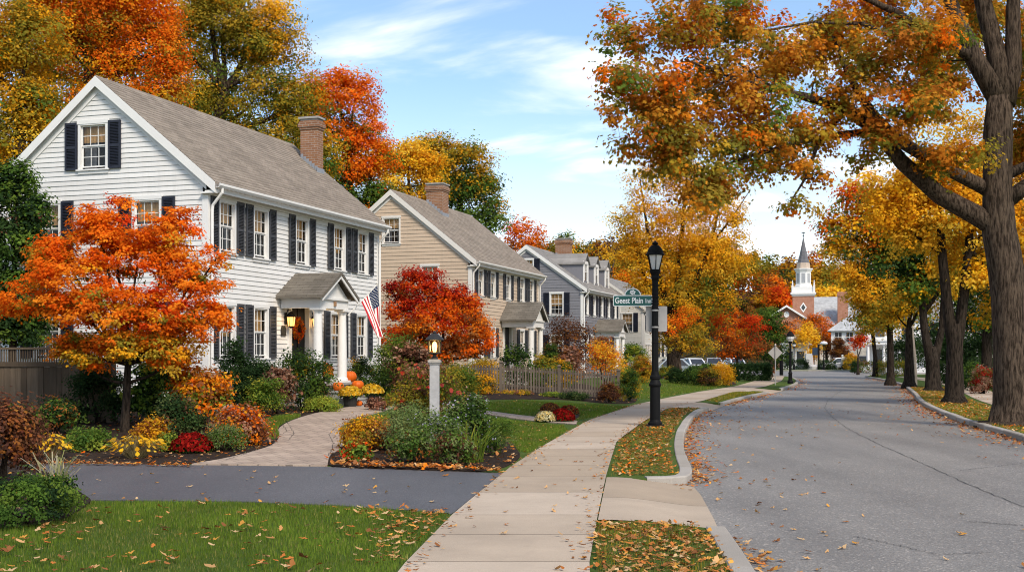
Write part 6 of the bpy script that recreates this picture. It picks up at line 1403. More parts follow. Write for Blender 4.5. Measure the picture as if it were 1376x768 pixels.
tree('oak_tree', 'massive street oak with a long limb reaching over the road', (b[0], Y, -.02), tr(Y, (1364, y0, .55), (1362, 540, .47), (1360, 480, .435), (1356, 400, .40), (1348, 345, .385), (1341, 310, .38), (1339, 250, .335), (1340, 180, .335), (1343, 130, .27)), oak_lobes, pl_, 1360, 86, .40, .096, T_LOBE, BARK, low=np.vstack([OAKMIX, OLIVE]), low_mix=.2, flat=.6, shell=.12, twigs=.85, sides=14, limbs=oak_limbs, root_flare=1.55, jit=.22)

# ------------------------------------------------------------------ row of street trees beyond the oak
YO = np.vstack([YELLOW, GOLD]); grp = None
Y = 40.6; b = P(1282, 0, Y); y0 = HY + EYE / Y * F
tree('street_tree', 'golden street tree with a forked trunk, next beyond the oak', (b[0], Y, 0), tr(Y, (1283, y0, .30), (1283, 490, .275), (1283, 455, .27), (1283, 435, .2)), lobs(Y, (1280, 290, 70, 44), (1230, 260, 44, 40), (1320, 300, 50, 50), (1225, 320, 40, 34), (1325, 370, 46, 36), (1290, 350, 34, 30, 2), (1345, 420, 40, 26, 1), (1190, 290, 34, 34), (1270, 235, 60, 34), (1340, 240, 50, 50), (1390, 330, 50, 70), (1165, 255, 26, 24)),
     [YO, YO, YO, YO, YO, YO, np.vstack([GOLD, GREEN]), YO, YO, YO, YO, YO], 600, 74, .56, .115, T_LOBE, BARKD, low=np.vstack([OLIVE, GOLD]), low_mix=.15, sides=9,
     limbs=[tr(Y, (1281, 475, .17), (1278, 445, .2), (1272, 400, .18), (1266, 340, .15), (1262, 280, .1), (1250, 220, .04)), tr(Y, (1285, 475, .17), (1289, 445, .19), (1296, 390, .17), (1302, 330, .14), (1306, 270, .09), (1312, 220, .04)), tr(Y, (1300, 350, .09), (1316, 320, .06), (1340, 300, .03)), tr(Y, (1266, 340, .08), (1235, 320, .05), (1205, 295, .03)), tr(Y, (1302, 330, .07), (1330, 370, .05), (1345, 410, .03))])
Y = 54.5; b = P(1254, 0, Y); y0 = HY + EYE / Y * F
tree('street_tree', 'dark forked street tree standing beside a thin pale pole', (b[0], Y, 0), tr(Y, (1255, y0, .34), (1254, 500, .31), (1253.5, 480, .29), (1253, 465, .2)), lobs(Y, (1235, 330, 44, 36), (1200, 350, 40, 34), (1255, 380, 40, 30), (1190, 300, 36, 30), (1215, 270, 40, 34), (1170, 320, 28, 28), (1225, 395, 26, 22), (1150, 300, 26, 26), (1155, 265, 24, 20), (1122, 310, 22, 22), (1135, 345, 26, 22), (1130, 275, 16, 14), (1115, 335, 14, 16)),
     [np.vstack([GOLD, GREEN]), np.vstack([GREEN, DKGREEN]), YO, YO, YO, np.vstack([YO, ORANGE]), np.vstack([YO, GREEN]), np.vstack([ORANGE, YO]), np.vstack([ORANGE, REDOR]), np.vstack([YO, ORANGE]), YO, np.vstack([GOLD, OLIVE]), YO], 480, 66, .66, .145, T_LOBE, BARKD, low=np.vstack([DKGREEN, GREEN]), low_mix=.25, sides=9,
     limbs=[tr(Y, (1252, 500, .2), (1248, 470, .22), (1242, 440, .18), (1239, 400, .16), (1240, 340, .1), (1235, 300, .05)), tr(Y, (1255, 500, .2), (1259, 470, .19), (1266, 440, .15), (1268, 395, .12), (1262, 340, .08)), tr(Y, (1241, 420, .12), (1256, 400, .09), (1272, 375, .05)), tr(Y, (1239, 400, .1), (1215, 360, .07), (1190, 330, .04))])
x, y = G(1230, 517); t = thing('pole', 'thin pale leaning pole between the dark street trees', 'pole', (x, y, 0)); obj('shaft', MB().tube([(0, 0, -.2), (-.05, .02, 1.5), (-.22, .05, 3.4)], [.12, .11, .09], 10), simple('weathered_pole', (.27, .23, .19), .9, var=.25, scale=3, bump=.4, fine=20), t); obj('band', MB().lathe([(.125, -.02), (.13, 0), (.125, .02)], 12, (-.04, .015, 1.2)), METAL, t)
Y = 69; b = P(1221, 0, Y); y0 = HY + EYE / Y * F
tree('street_tree', 'slim street tree with a straight dark trunk before the far hedge', (b[0], Y, 0), tr(Y, (1197, y0 - 1, .22), (1197, 480, .19), (1196, 440, .16), (1193, 400, .12)), lobs(Y, (1190, 385, 34, 26), (1165, 400, 28, 26), (1215, 400, 28, 24), (1180, 425, 34, 20), (1150, 375, 24, 24), (1175, 350, 30, 24), (1145, 335, 22, 22)), [YO, YO, np.vstack([YO, GREEN]), np.vstack([GOLD, OLIVE]), YO, YO, YO], 340, 62, .72, .16, T_RHOMB, BARKD, low=np.vstack([OLIVE, GREEN]), low_mix=.25)
Y = 62; b = P(1222, 0, Y); y0 = HY + EYE / Y * F
tree('street_tree', 'short dark trunked street tree just left of the thin pale pole', (b[0], Y, 0), tr(Y, (1222, y0, .26), (1222, 480, .22), (1221, 440, .18)), lobs(Y, (1222, 410, 30, 22), (1240, 395, 26, 22), (1205, 420, 22, 18), (1225, 380, 30, 20)), [YO, np.vstack([YO, OLIVE]), YO, np.vstack([YO, GREEN])], 130, 55, .7, .17, T_RHOMB, BARKD, low=OLIVE, low_mix=.3)
Y = 92; b = P(1176, 0, Y); y0 = HY + EYE / Y * F
tree('street_tree', 'farther yellow street tree leaning over the road bend', (b[0], Y, 0), tr(Y, (1176, y0, .2), (1176, 480, .17), (1172, 440, .14)), lobs(Y, (1174, 420, 24, 22), (1188, 440, 26, 18), (1168, 445, 14, 12), (1196, 410, 26, 22), (1160, 405, 16, 16), (1172, 457, 14, 9)), [YO, YO, YO, YO, YO, np.vstack([YO, OLIVE])], 150, 50, .8, .2, T_RHOMB, BARKD, low=np.vstack([OLIVE, GOLD]), low_mix=.25)
Y = 108; b = P(1153, 0, Y); y0 = HY + EYE / Y * F
tree('red_sapling', 'little red sapling at the road edge in front of the stone hall', (b[0], Y, 0), tr(Y, (1153, y0, .1), (1153, 480, .08)), lobs(Y, (1152, 463, 10, 9), (1158, 457, 8, 8)), [REDOR, np.vstack([RED, REDOR])], 45, 36, .5, .16, T_RHOMB, BARKD)
# screen of darker trees beyond the right hand sidewalk
Y = 58; b = P(1345, 0, Y)
tree('dark_tree', 'dark green tree in the yard behind the oak trunk', (b[0], Y, 0), tr(Y, (1326, HY + EYE / Y * F, .26), (1326, 450, .22), (1328, 380, .15)), lobs(Y, (1320, 420, 40, 24), (1350, 440, 44, 26), (1330, 380, 60, 40), (1380, 420, 50, 50), (1300, 440, 24, 20), (1340, 320, 80, 50), (1295, 400, 30, 34)), [np.vstack([GREEN, DKGREEN])] * 7, 240, 55, .8, .18, T_RHOMB, BARKD, low=DKGREEN, low_mix=.5)
Y = 66; b = P(1420, 0, Y)
tree('yellow_tree', 'deep golden tree filling the yard at the right edge', (b[0], Y, 0), tr(Y, (1400, HY + EYE / Y * F, .3), (1400, 420, .25), (1400, 300, .15)), lobs(Y, (1370, 330, 70, 50), (1420, 260, 90, 70), (1360, 250, 80, 60), (1310, 210, 70, 60), (1240, 190, 60, 50)), [YO, YO, YO, YO, YO], 260, 50, 1.0, .21, T_RHOMB, BARKD, low=np.vstack([OLIVE, GOLD]), low_mix=.3)
Y = 84; b = P(1290, 0, Y)
tree('green_gold_tree', 'mixed green and gold tree deep behind the right hand trees', (b[0], Y, 0), tr(Y, (1290, HY + EYE / Y * F, .3), (1290, 420, .25), (1285, 320, .15)), lobs(Y, (1290, 440, 50, 34), (1250, 440, 34, 30), (1310, 370, 60, 50), (1260, 340, 60, 50), (1220, 440, 24, 26), (1330, 450, 40, 24), (1210, 300, 60, 50), (1280, 270, 60, 40)), [np.vstack([GREEN, DKGREEN]), np.vstack([GREEN, GOLD]), np.vstack([GOLD, OLIVE]), YO, np.vstack([GREEN, OLIVE]), GREEN, YO, YO], 280, 50, 1.0, .22, T_RHOMB, BARKD, low=np.vstack([DKGREEN, GREEN]), low_mix=.3)

# ------------------------------------------------------------------ wooded hills at the far end
def hz(x, y):
    r = ss(200, 268, y); return -.3 + r * (11.5 + 4 * math.sin(x * .021 + 1) + 2.5 * math.sin(x * .055) + 1.5 * math.sin(y * .05))
hm = MB(); nx, ny = 70, 26
for j in range(ny):
    for i in range(nx): x = -180 + 440 * i / (nx - 1); y = 200 + 300 * j / (ny - 1); hm.v.append((x, y, hz(x, y)))
for j in range(ny - 1):
    for i in range(nx - 1): a = j * nx + i; hm.f.append((a, a + 1, a + nx + 1, a + nx)); hm.m.append(0)
tag(obj('hills', hm, ground_mat('hill_soil', [(.3, (.05, .045, .02)), (.7, (.09, .08, .03))], .2, 4), smooth=True), kind='structure')
pos, nr, cl, sz = [], [], [], []
for k in range(420):
    y = rng.uniform(206, 295); x = rng.uniform(-25, 125) * y / 250; z = hz(x, y); r = rng.uniform(2.6, 4.6); hh = r * rng.uniform(1.2, 1.7)
    pp = [np.vstack([ORANGE, RUST]), GOLD, np.vstack([OLIVE, GREEN]), np.vstack([GREEN, DKGREEN]), np.vstack([RUST, BROWN]), np.vstack([YELLOW, GOLD]), OLIVE][rng.integers(7)]
    C, li, q, ci, out = crown_pts([(x, y, z + hh * .9, r, r, hh * .8)], 24, 30, r * .42, .7, .5)
    pos.append(q); nr.append(out + rng.normal(size=q.shape) * .4 + np.array([0, 0, .4])); sz.append(np.full(len(q), .75) * rng.uniform(.6, 1.3, len(q))); cl.append(pp[rng.integers(len(pp), size=24)][ci] * .8 * rng.uniform(.85, 1.15, (len(q), 1)))
tag(obj('far_woodland', leaf_mesh('far_woodland', np.vstack(pos), np.vstack(nr), np.concatenate(sz), np.vstack(cl), T_RHOMB, LEAF), None), kind='stuff')
for (px, py, rx, ry, Yd, pp, lab) in ((1112, 398, 20, 14, 205, YELLOW, 'bright yellow tree on the hillside right of the church tower'), (1047, 400, 14, 14, 200, np.vstack([ORANGE, REDOR]), 'orange tree on the hillside left of the church tower'), (1040, 385, 14, 12, 215, np.vstack([ORANGE, RUST]), 'rust orange tree higher on the hillside left of the steeple')):
    b = P(px, 0, Yd); zt = P(px, py + ry, Yd)[2]; zg = hz(b[0], Yd)
    tree('hill_tree', lab, (b[0], Yd, zg), [(b[0], Yd, zg, .3), (b[0], Yd, max(zt, zg + 1), .25), (b[0], Yd, max(zt, zg + 1) + 1, .2)], lobs(Yd, (px, py, rx, ry), (px - rx * .5, py + ry * .4, rx * .6, ry * .6), (px + rx * .5, py + ry * .35, rx * .6, ry * .6)), [pp] * 3, 70, 40, 1.4, .5, T_RHOMB, BARKD)
# ------------------------------------------------------------------ shrubs and flowers, left bed
GD = np.vstack([GREEN, DKGREEN])
shrub('box_shrub', 'low clipped green shrub with small leaves at the front left corner', 36, 706, 140, 66, np.vstack([GREEN, GREEN, DKGREEN]), .032, Y=11.4, tmpl=T_OVAL, n=9000, depth=.75, clump=.12)
shrub('weeping_maple', 'reddish brown weeping dwarf maple at the left edge behind the clipped shrub', 4, 640, 105, 100, np.vstack([BROWN, pal((.26, .10, .05), (.17, .06, .035))]), .055, Y=14.6, style='weep', n=7000, low=RUST, low_mix=.2, flat=1.0)
grass_clump('ornamental_grass', 'wispy straw coloured grass tuft between the clipped shrub and the driveway', 78, 645, 110, 62, pal((.42, .36, .2), (.5, .45, .3), (.3, .3, .12)), 46, Y=13.4)
shrub('shrub', 'dark leafy shrub against the left end of the board fence', 22, 588, 70, 40, GD, .06, low=RUST, low_mix=.1)
shrub('shrub', 'green arching shrub with a few rusty leaves in front of the board fence', 76, 584, 74, 44, GD, .07, style='loose', low=RUST, low_mix=.2)
shrub('shrub', 'dark dense shrub behind the trunk of the small orange maple', 133, 575, 84, 84, DKGREEN, .06, Y=24.2)
hosta('hosta', 'clump of big yellow leaves at the left end of the driveway edge', 70, 616, 64, np.vstack([YELLOW, YELLOW, GOLD]), 90, .105)
hosta('hosta', 'clump of big yellow leaves at the foot of the small orange maple', 182, 616, 84, np.vstack([YELLOW, YELLOW, GOLD]), 130, .105)
shrub('perennial', 'low green perennial between the two clumps of big yellow leaves', 118, 606, 62, 30, GREEN, .05, 'plant', low=LIME, low_mix=.2)
shrub('perennial', 'rusty orange perennial behind the yellow clump at the maple foot', 203, 598, 56, 36, np.vstack([RUST, GOLD]), .05, 'plant', style='loose')
shrub('rhododendron', 'green layered shrub with hanging leaves just right of the maple trunk', 205, 574, 76, 80, np.vstack([GREEN, LIME[:1], DKGREEN]), .08, Y=23.8, style='tiered', tmpl=T_OVAL)
shrub('shrub', 'bright green topped shrub in front of the white gable wall', 228, 560, 74, 62, np.vstack([GREEN, LIME]), .07, Y=25.4)
shrub('shrub', 'dark grey green shrub behind the red chrysanthemum', 240, 596, 72, 62, np.vstack([SAGE * .45, DKGREEN]), .055, low=BROWN, low_mix=.15, style='loose')
shrub('hydrangea', 'golden orange hydrangea cascading beside the paver path', 272, 586, 92, 88, np.vstack([GOLD, ORANGE, RUST]), .07, Y=22.9, style='loose', tmpl=T_OVAL, low=LIME, low_mix=.25, bloom=np.vstack([GOLD, RUST, PINKTAN]), bloom_n=260, bloom_size=.07)
shrub('stonecrop', 'coppery orange clustered plant by the grass patch at the path edge', 322, 598, 74, 52, np.vstack([RUST, ORANGE, PINKTAN]), .05, 'plant', tmpl=T_OVAL, bloom=np.vstack([RUST, GOLD, PINKTAN]), bloom_n=420, bloom_size=.05)
shrub('shrub', 'fine leaved round green shrub right of the red chrysanthemum', 302, 606, 58, 36, np.vstack([SAGE * .7, GREEN]), .035, 'shrub', n=3600)
x, y = gy(258, 608); mum('deep red chrysanthemum growing in the mulch beside the driveway', (x, y, hgt(x, y)), .33, RMUM, pot=False, n=420, name='chrysanthemum', cat='flowers', bs=.045, sq=.85)
shrub('shrub', 'small yellow green plant left of the deep red chrysanthemum', 226, 607, 32, 24, np.vstack([LIME, GREEN]), .05, 'plant')
shrub('holly', 'dark upright evergreen below the ground floor window of the white house', 314, 548, 66, 90, np.vstack([DKGREEN, DKGREEN * .8]), .06, Y=25.9, style='conifer')
shrub('shrub', 'dark evergreen spreading under the left ground floor window', 345, 545, 66, 60, DKGREEN, .055, Y=26.8, style='loose')
shrub('spirea', 'bright yellow green feathery shrub behind the grass patch', 350, 560, 62, 46, np.vstack([LIME, GREEN]), .05, style='loose')
shrub('hydrangea', 'faded brown pink hydrangea left of the big round boxwood', 373, 552, 56, 56, np.vstack([PINKTAN * .6, BROWN]), .06, Y=26.6, style='loose', bloom=PINKTAN * .8, bloom_n=160, bloom_size=.07)
shrub('boxwood', 'big dark green boxwood left of the front porch', 408, 548, 80, 76, np.vstack([GREEN * .8, DKGREEN]), .06, Y=28.2, n=9000, low=GOLD, low_mix=.05)
shrub('groundcover', 'low lime green mound at the path edge left of the porch steps', 432, 554, 52, 20, LIME, .045, 'plant')
shrub('shrub', 'dry brown shrub between the boxwood and the porch steps', 428, 543, 34, 34, BROWN, .05, Y=29.0, style='loose', low=PINKTAN, low_mix=.3)
shrub('boxwood', 'dark green boxwood right of the porch behind the pumpkins', 487, 522, 46, 42, GD, .05, Y=33.4, low=GOLD, low_mix=.06)
shrub('shrub', 'tall fresh green shrub at the far corner of the white house', 531, 530, 60, 82, np.vstack([GREEN, GREEN, LIME[:1]]), .06, Y=34.5)
shrub('boxwood', 'round dark boxwood with dusty pink blooms near the path end', 527, 540, 54, 50, GD, .05, Y=33.0, bloom=PINKTAN, bloom_n=26, bloom_size=.09)
shrub('hydrangea', 'tall pink flowered hydrangea left of the garden lantern', 555, 545, 64, 84, np.vstack([GREEN * .7, BROWN, PINKTAN * .6]), .07, Y=31.8, style='loose', bloom=PINKTAN, bloom_n=320, bloom_size=.10)
shrub('groundcover', 'low lime green plant at the end of the paver path', 533, 548, 40, 20, LIME * .85, .045, 'plant', Y=31.6)
shrub('perennial', 'pale dried flowers at the end of the stone porch step', 508, 552, 36, 16, np.vstack([PINKTAN, BROWN]), .05, 'plant', style='loose')
# middle bed round the lantern
shrub('goldenrod', 'gold flowered plant on the left side of the lantern bed', 493, 604, 72, 42, np.vstack([GOLD, RUST, OLIVE]), .045, 'flowers', bloom=np.vstack([YMUM, GOLD]), bloom_n=420, bloom_size=.035)
shrub('perennial', 'small red and green leafed plant at the front left of the lantern bed', 478, 619, 40, 24, np.vstack([LIME, GREEN, REDOR]), .06, 'plant', tmpl=T_OVAL)
shrub('lavender', 'grey green fine leaved bush in the middle of the lantern bed', 540, 612, 70, 66, SAGE, .04, 'shrub', style='loose', tmpl=T_RHOMB * np.array([.5, 1, 1]), n=5000)
shrub('aster', 'pale green feathery plant in front of the lantern post', 588, 618, 70, 60, np.vstack([SAGE, GREEN]), .04, 'flowers', style='loose', n=4600, bloom=pal((.42, .38, .55), (.55, .5, .62)), bloom_n=160, bloom_size=.03)
shrub('rose_bush', 'rose bush with red blooms behind the lantern post', 575, 596, 120, 98, np.vstack([GREEN * .8, BROWN, OLIVE]), .05, 'shrub', Y=23.6, style='loose', low=PINKTAN, low_mix=.15, bloom=pal((.55, .05, .03), (.62, .12, .06), (.5, .08, .06)), bloom_n=34, bloom_size=.10)
shrub('aster', 'dark green aster with tiny lilac flowers right of the lantern post', 628, 612, 70, 84, np.vstack([DKGREEN, GREEN * .8]), .045, 'flowers', style='dome', bloom=pal((.45, .40, .58), (.6, .55, .65)), bloom_n=260, bloom_size=.028, low=SAGE, low_mix=.3)
shrub('shrub', 'ferny bright green plant at the right end of the lantern bed', 668, 610, 58, 46, GREEN, .04, 'plant', style='loose', tmpl=T_RHOMB * np.array([.5, 1, 1]), n=4200, low=SAGE, low_mix=.25)
grass_clump('iris', 'clump of upright green blades at the front of the lantern bed', 636, 622, 90, 56, np.vstack([GREEN, LIME * .8]), 60, 'plant', spread=1.3)
shrub('perennial', 'rusty seed headed plant between the gold flowers and the grey green bush', 520, 606, 44, 34, np.vstack([BROWN, RUST]), .045, 'plant', style='loose')
shrub('shrub', 'yellow green spreading shrub right behind the garden lantern', 610, 540, 80, 44, np.vstack([OLIVE, GREEN, LIME * .6]), .06, Y=36.5, style='loose')
shrub('shrub', 'dark small shrub with yellow tips in front of the picket fence', 648, 537, 40, 34, np.vstack([DKGREEN, GOLD]), .06, Y=40.4)
shrub('perennial', 'mid green leafy plants filling the lantern bed left of the post', 556, 622, 70, 44, np.vstack([GREEN, SAGE * .8]), .05, 'plant', style='loose', low=RUST, low_mix=.12)
shrub('perennial', 'green and bronze foliage in front of the lilac aster', 612, 626, 60, 40, np.vstack([GREEN, BROWN, SAGE * .8]), .05, 'plant', style='loose')
shrub('rose_bush', 'tall red flowered stems just left of the lantern post', 557, 600, 56, 82, np.vstack([GREEN, OLIVE, BROWN]), .05, 'shrub', Y=22.6, style='loose', bloom=pal((.55, .05, .03), (.62, .12, .06)), bloom_n=26, bloom_size=.09)
# beside the sidewalk
x, y = gy(733, 567); mum('pale yellow chrysanthemum beside the sidewalk', (x, y, hgt(x, y)), .26, PMUM, False, 420, 'chrysanthemum', cat='flowers', bs=.04, sq=.9)
x, y = gy(755, 566.5); mum('dark red chrysanthemum beside the pale yellow one at the sidewalk', (x, y, hgt(x, y)), .31, RMUM, False, 420, 'chrysanthemum', cat='flowers', bs=.04, sq=.9)
x, y = gy(739, 553); mum('faded bronze chrysanthemum behind the pale yellow one', (x, y, hgt(x, y)), .27, np.vstack([BROWN, RUST]), False, 420, 'chrysanthemum', cat='flowers', bs=.045)
x, y = gy(764, 557); mum('rust red chrysanthemum at the back right of the four by the sidewalk', (x, y, hgt(x, y)), .27, np.vstack([RUST, RMUM, BROWN]), False, 420, 'chrysanthemum', cat='flowers', bs=.045)
shrub('juniper', 'low creeping blue green juniper in front of the picket fence', 770, 541, 46, 14, np.vstack([DKGREEN, SAGE * .5]), .05, 'shrub', Y=41.2)
shrub('groundcover', 'light green ground plant at the foot of the picket fence', 742, 537, 34, 10, np.vstack([GREEN, LIME]), .05, 'plant', Y=41.9)
shrub('groundcover', 'straw coloured low plants along the foot of the picket fence', 690, 537, 60, 8, np.vstack([GOLD, OLIVE, PINKTAN * .8]), .05, 'plant', Y=41.8)
shrub('barberry', 'brown red round shrub in front of the last picket fence post', 818, 543, 30, 28, np.vstack([BROWN, RUST * .7]), .055, Y=40.6)
shrub('shrub', 'green upright shrub right of the last picket fence post', 846, 541, 30, 46, np.vstack([GREEN, OLIVE, DKGREEN]), .06, Y=42.0)
# behind the picket fence, tan and grey house gardens
shrub('rhododendron', 'large dark green rhododendron behind the picket fence', 692, 508, 58, 44, np.vstack([DKGREEN, GREEN * .8]), .10, Y=46.5, tmpl=T_OVAL, n=2600)
shrub('shrub', 'gold topped low shrub behind the picket fence under the red maple', 650, 508, 54, 24, np.vstack([GOLD, OLIVE]), .07, Y=44.6)
shrub('shrub', 'olive green shrub right of the large rhododendron', 728, 508, 40, 30, np.vstack([OLIVE, GREEN]), .08, Y=47.5)
shrub('boxwood', 'round dark green boxwood at the tan house corner', 739, 500, 24, 38, GD, .07, Y=54)
shrub('shrub', 'yellow tipped green shrub behind the middle of the picket fence', 757, 506, 30, 22, np.vstack([GREEN, GOLD]), .07, Y=48)
shrub('hydrangea', 'pinkish brown hydrangea in front of the dark brown shrub', 766, 504, 36, 40, np.vstack([PINKTAN * .7, BROWN, RUST]), .09, Y=54, bloom=PINKTAN, bloom_n=180, bloom_size=.12)
shrub('smoke_bush', 'large dark brown shrub in front of the grey house gable', 762, 500, 76, 76, np.vstack([BROWN, BROWN * .8]), .11, Y=63, n=7500, low=RUST, low_mix=.2)
shrub('shrub', 'orange gold shrub standing behind the right end of the picket fence', 815, 508, 60, 46, np.vstack([GOLD, ORANGE, YELLOW]), .09, Y=56, style='loose', n=3400)
shrub('shrub', 'pale pink tinged shrub by the grey house porch', 808, 492, 40, 36, np.vstack([PINKTAN, RUST]), .09, Y=66, style='loose')
shrub('shrub', 'fresh light green shrub in front of the cream house', 852, 498, 34, 38, np.vstack([GREEN, LIME]), .09, Y=68)
shrub('shrub', 'bronze orange shrub just left of the lamp post', 864, 512, 30, 36, np.vstack([RUST, OLIVE, GOLD]), .08, Y=60)
shrub('shrub', 'lime green shrub farther back right of the fence end', 838, 512, 20, 18, LIME, .08, Y=58)
shrub('shrub', 'small olive shrub right of the lamp post', 894, 510, 24, 18, np.vstack([OLIVE, GREEN]), .08, Y=68)
shrub('shrub', 'dark green low shrub in the row right of the lamp post', 908, 516, 24, 22, DKGREEN, .08, Y=63)
shrub('shrub', 'broad green shrub in the middle of the row right of the lamp post', 930, 517, 36, 24, np.vstack([GREEN, DKGREEN]), .08, Y=62.5)
shrub('shrub', 'olive brown shrub in the row beside the bright yellow shrub', 952, 519, 30, 24, np.vstack([OLIVE * .8, DKGREEN, BROWN]), .08, Y=62)
shrub('shrub', 'bright yellow rounded shrub at the end of the row', 971, 518, 34, 30, np.vstack([YELLOW, GOLD]), .08, Y=63.5)
shrub('shrub', 'dark green shrub behind the row in front of the parked white cars', 945, HY + EYE / 90 * F, 46, HY + EYE / 90 * F - 489, np.vstack([DKGREEN, GREEN]), .13, Y=90, n=5000)
shrub('hedge', 'long clipped dark green hedge by the sidewalk bend', 1006, 511, 50, 21, DKGREEN * 1.2, .13, 'hedge', Y=77, style='hedge', depth=.9, n=9000, clump=.22)
shrub('barberry', 'reddish brown shrub beyond the sidewalk bend', 1035, 500, 12, 12, np.vstack([RUST, BROWN]), .1, Y=110)
# right side of the street
shrub('boxwood', 'round clipped dark green boxwood between the oak and the forked trees', 1306, 516, 32, 28, GD, .08, Y=58.5 - 4)
shrub('shrub', 'round shrub turning pink and red right of the round clipped boxwood', 1323, 523, 38, 30, np.vstack([PINKTAN * .7, RED, GREEN]), .07, Y=50)
shrub('hedge', 'dark low hedge behind the pink and red shrub', 1340, 508, 60, 22, DKGREEN, .09, 'hedge', Y=66, style='hedge', depth=.9)
shrub('shrub', 'dark tall shrub between the forked street trees', 1276, 512, 30, 52, DKGREEN, .10, Y=66)
shrub('shrub', 'olive hedge in the yard left of the short trunked street tree', 1199, 504, 40, 16, np.vstack([OLIVE, GREEN]), .1, 'hedge', Y=92, style='hedge', depth=.9)
shrub('hedge', 'long dark red and green hedge in front of the columned house', 1166, 499, 36, 12, np.vstack([GREEN, DKGREEN, RUST * .6]), .12, 'hedge', Y=116, style='hedge', depth=.8)
shrub('boxwood', 'round dark bush at the junction corner beside the red sapling', 1149, 503, 12, 18, DKGREEN, .1, Y=112)
shrub('shrub', 'olive gold shrub before the stone hall', 1143, 495, 20, 20, np.vstack([OLIVE, GOLD]), .14, Y=138.5)
shrub('shrub', 'brown leafless looking shrub in front of the stone hall', 1128, 492, 28, 34, np.vstack([BROWN, RUST * .7]), .15, Y=146.5, style='loose')
shrub('hedge', 'dark low hedge in front of the low white building', 1062, 493, 44, 9, DKGREEN, .14, 'hedge', Y=145, style='hedge', depth=.7)
shrub('hedge', 'dark hedge left of the stone hall beyond the junction', 1112, 493, 20, 8, DKGREEN, .14, 'hedge', Y=142, style='hedge', depth=.7)

for px, Y_, w_, top, lab in ((1262, 80, 70, 442, 'tall dark evergreen shrub behind the forked street tree'), (1315, 76, 70, 450, 'dark evergreen mass left of the oak trunk deep in the yard'), (1218, 100, 60, 455, 'dark evergreen behind the short trunked street tree'), (1380, 72, 90, 440, 'dark evergreen mass at the right edge behind the oak'), (1290, 92, 60, 436, 'tall dark evergreen between the two forked trunks far back')):
    shrub('evergreen', lab, px, HY + EYE / Y_ * F, w_, HY + EYE / Y_ * F - top, np.vstack([DKGREEN, DKGREEN * .8]), .16, 'evergreen', Y=Y_, style='loose', n=5200)

# ------------------------------------------------------------------ grass blades
GP = np.vstack([pal((.11, .175, .02), (.145, .205, .028), (.08, .135, .016)), LIME[1:2] * .6])
STRAW = np.vstack([GP, OLIVE * .8, pal((.22, .15, .05), (.27, .19, .07), (.17, .12, .04))])
front = [(-4.75, 13.1), (-6.5, 12.0), (-6.5, 8.0), (-.95, 8.0), (-.85, 9.0), (-.62, 12.05), (-1.9, 12.68), (-3.0, 13.0), (-4.4, 13.0)]
strip1 = [(.58, 8.0), (.80, 11.5), (1.7, 11.3), (1.78, 10.6), (1.62, 8.5), (1.58, 8.0)]
strip2 = [(1.32, 15.85), (1.99, 22.3), (3.25, 29.1), (4.8, 36.3), (5.7, 36.4), (4.7, 32.4), (3.6, 26.4), (2.9, 21.9), (2.48, 18.7), (2.2, 16.0)]
strip3 = [(6.95, 42.7), (9.7, 52.2), (11.2, 53.0), (8.85, 46.5), (7.1, 41.2)]
lawn_main = smooth_poly([gy(*p) for p in ((462, 590), (470, 575), (500, 562), (545, 552), (640, 558), (715, 568), (772, 573), (730, 598), (700, 612), (660, 585), (640, 562), (545, 557), (505, 571))], 1)
lawn_main2 = [gy(*p) for p in ((640, 541), (700, 537.5), (800, 543), (848, 546), (800, 560), (776, 565), (725, 560), (655, 552), (625, 548))]
lawn_far = [gy(*p) for p in ((862, 537), (895, 533), (985, 517), (960, 514), (900, 512), (862, 512), (852, 530))]
right_strip = [(x + .2, y) for x, y in KR if 20 < y < 62] + [(x + 1.9, y) for x, y in KR[::-1] if 20 < y < 62]
h0 = lambda x, y: hgt(x, y)
tuft('grass', [(scatter(front, 92000, [EDGE_L, drive_poly]), h0, .042, GP), (scatter(strip1, 8000), h0, .04, STRAW), (scatter(strip2, 20000), h0, .042, STRAW), (scatter(strip3, 6000), h0, .07, np.vstack([GP, OLIVE])),
    (scatter(lawn_main, 36000, [BED_LAMP, BED_MUM, side_path]), h0, .05, GP), (scatter(lawn_main2, 26000, [BED_F, BED_MUM, side_path]), h0, .06, GP), (scatter(lawn_far, 14000), h0, .09, GP),
    (scatter(grass_patch, 6000), lambda x, y: hgt(x, y) + .024, .05, GP), (scatter(right_strip, 30000), lambda x, y: 0.0, .055, np.vstack([GP, OLIVE, OLIVE]))])
# right hand sidewalk
rs = [(x + 2.15, y) for x, y in KR if 18 < y < 96]; rs2 = [(x + 3.6, y) for x, y in KR if 18 < y < 96]
ky = [p[1] for p in rs]; kx1 = [p[0] for p in rs]; kx2 = [p[0] for p in rs2]
slabs('sidewalk', lambda y: np.interp(y, ky, kx1), lambda y: np.interp(y, ky, kx2), list(np.arange(19, 94, 1.6)), lambda x, y: .014, CONC)

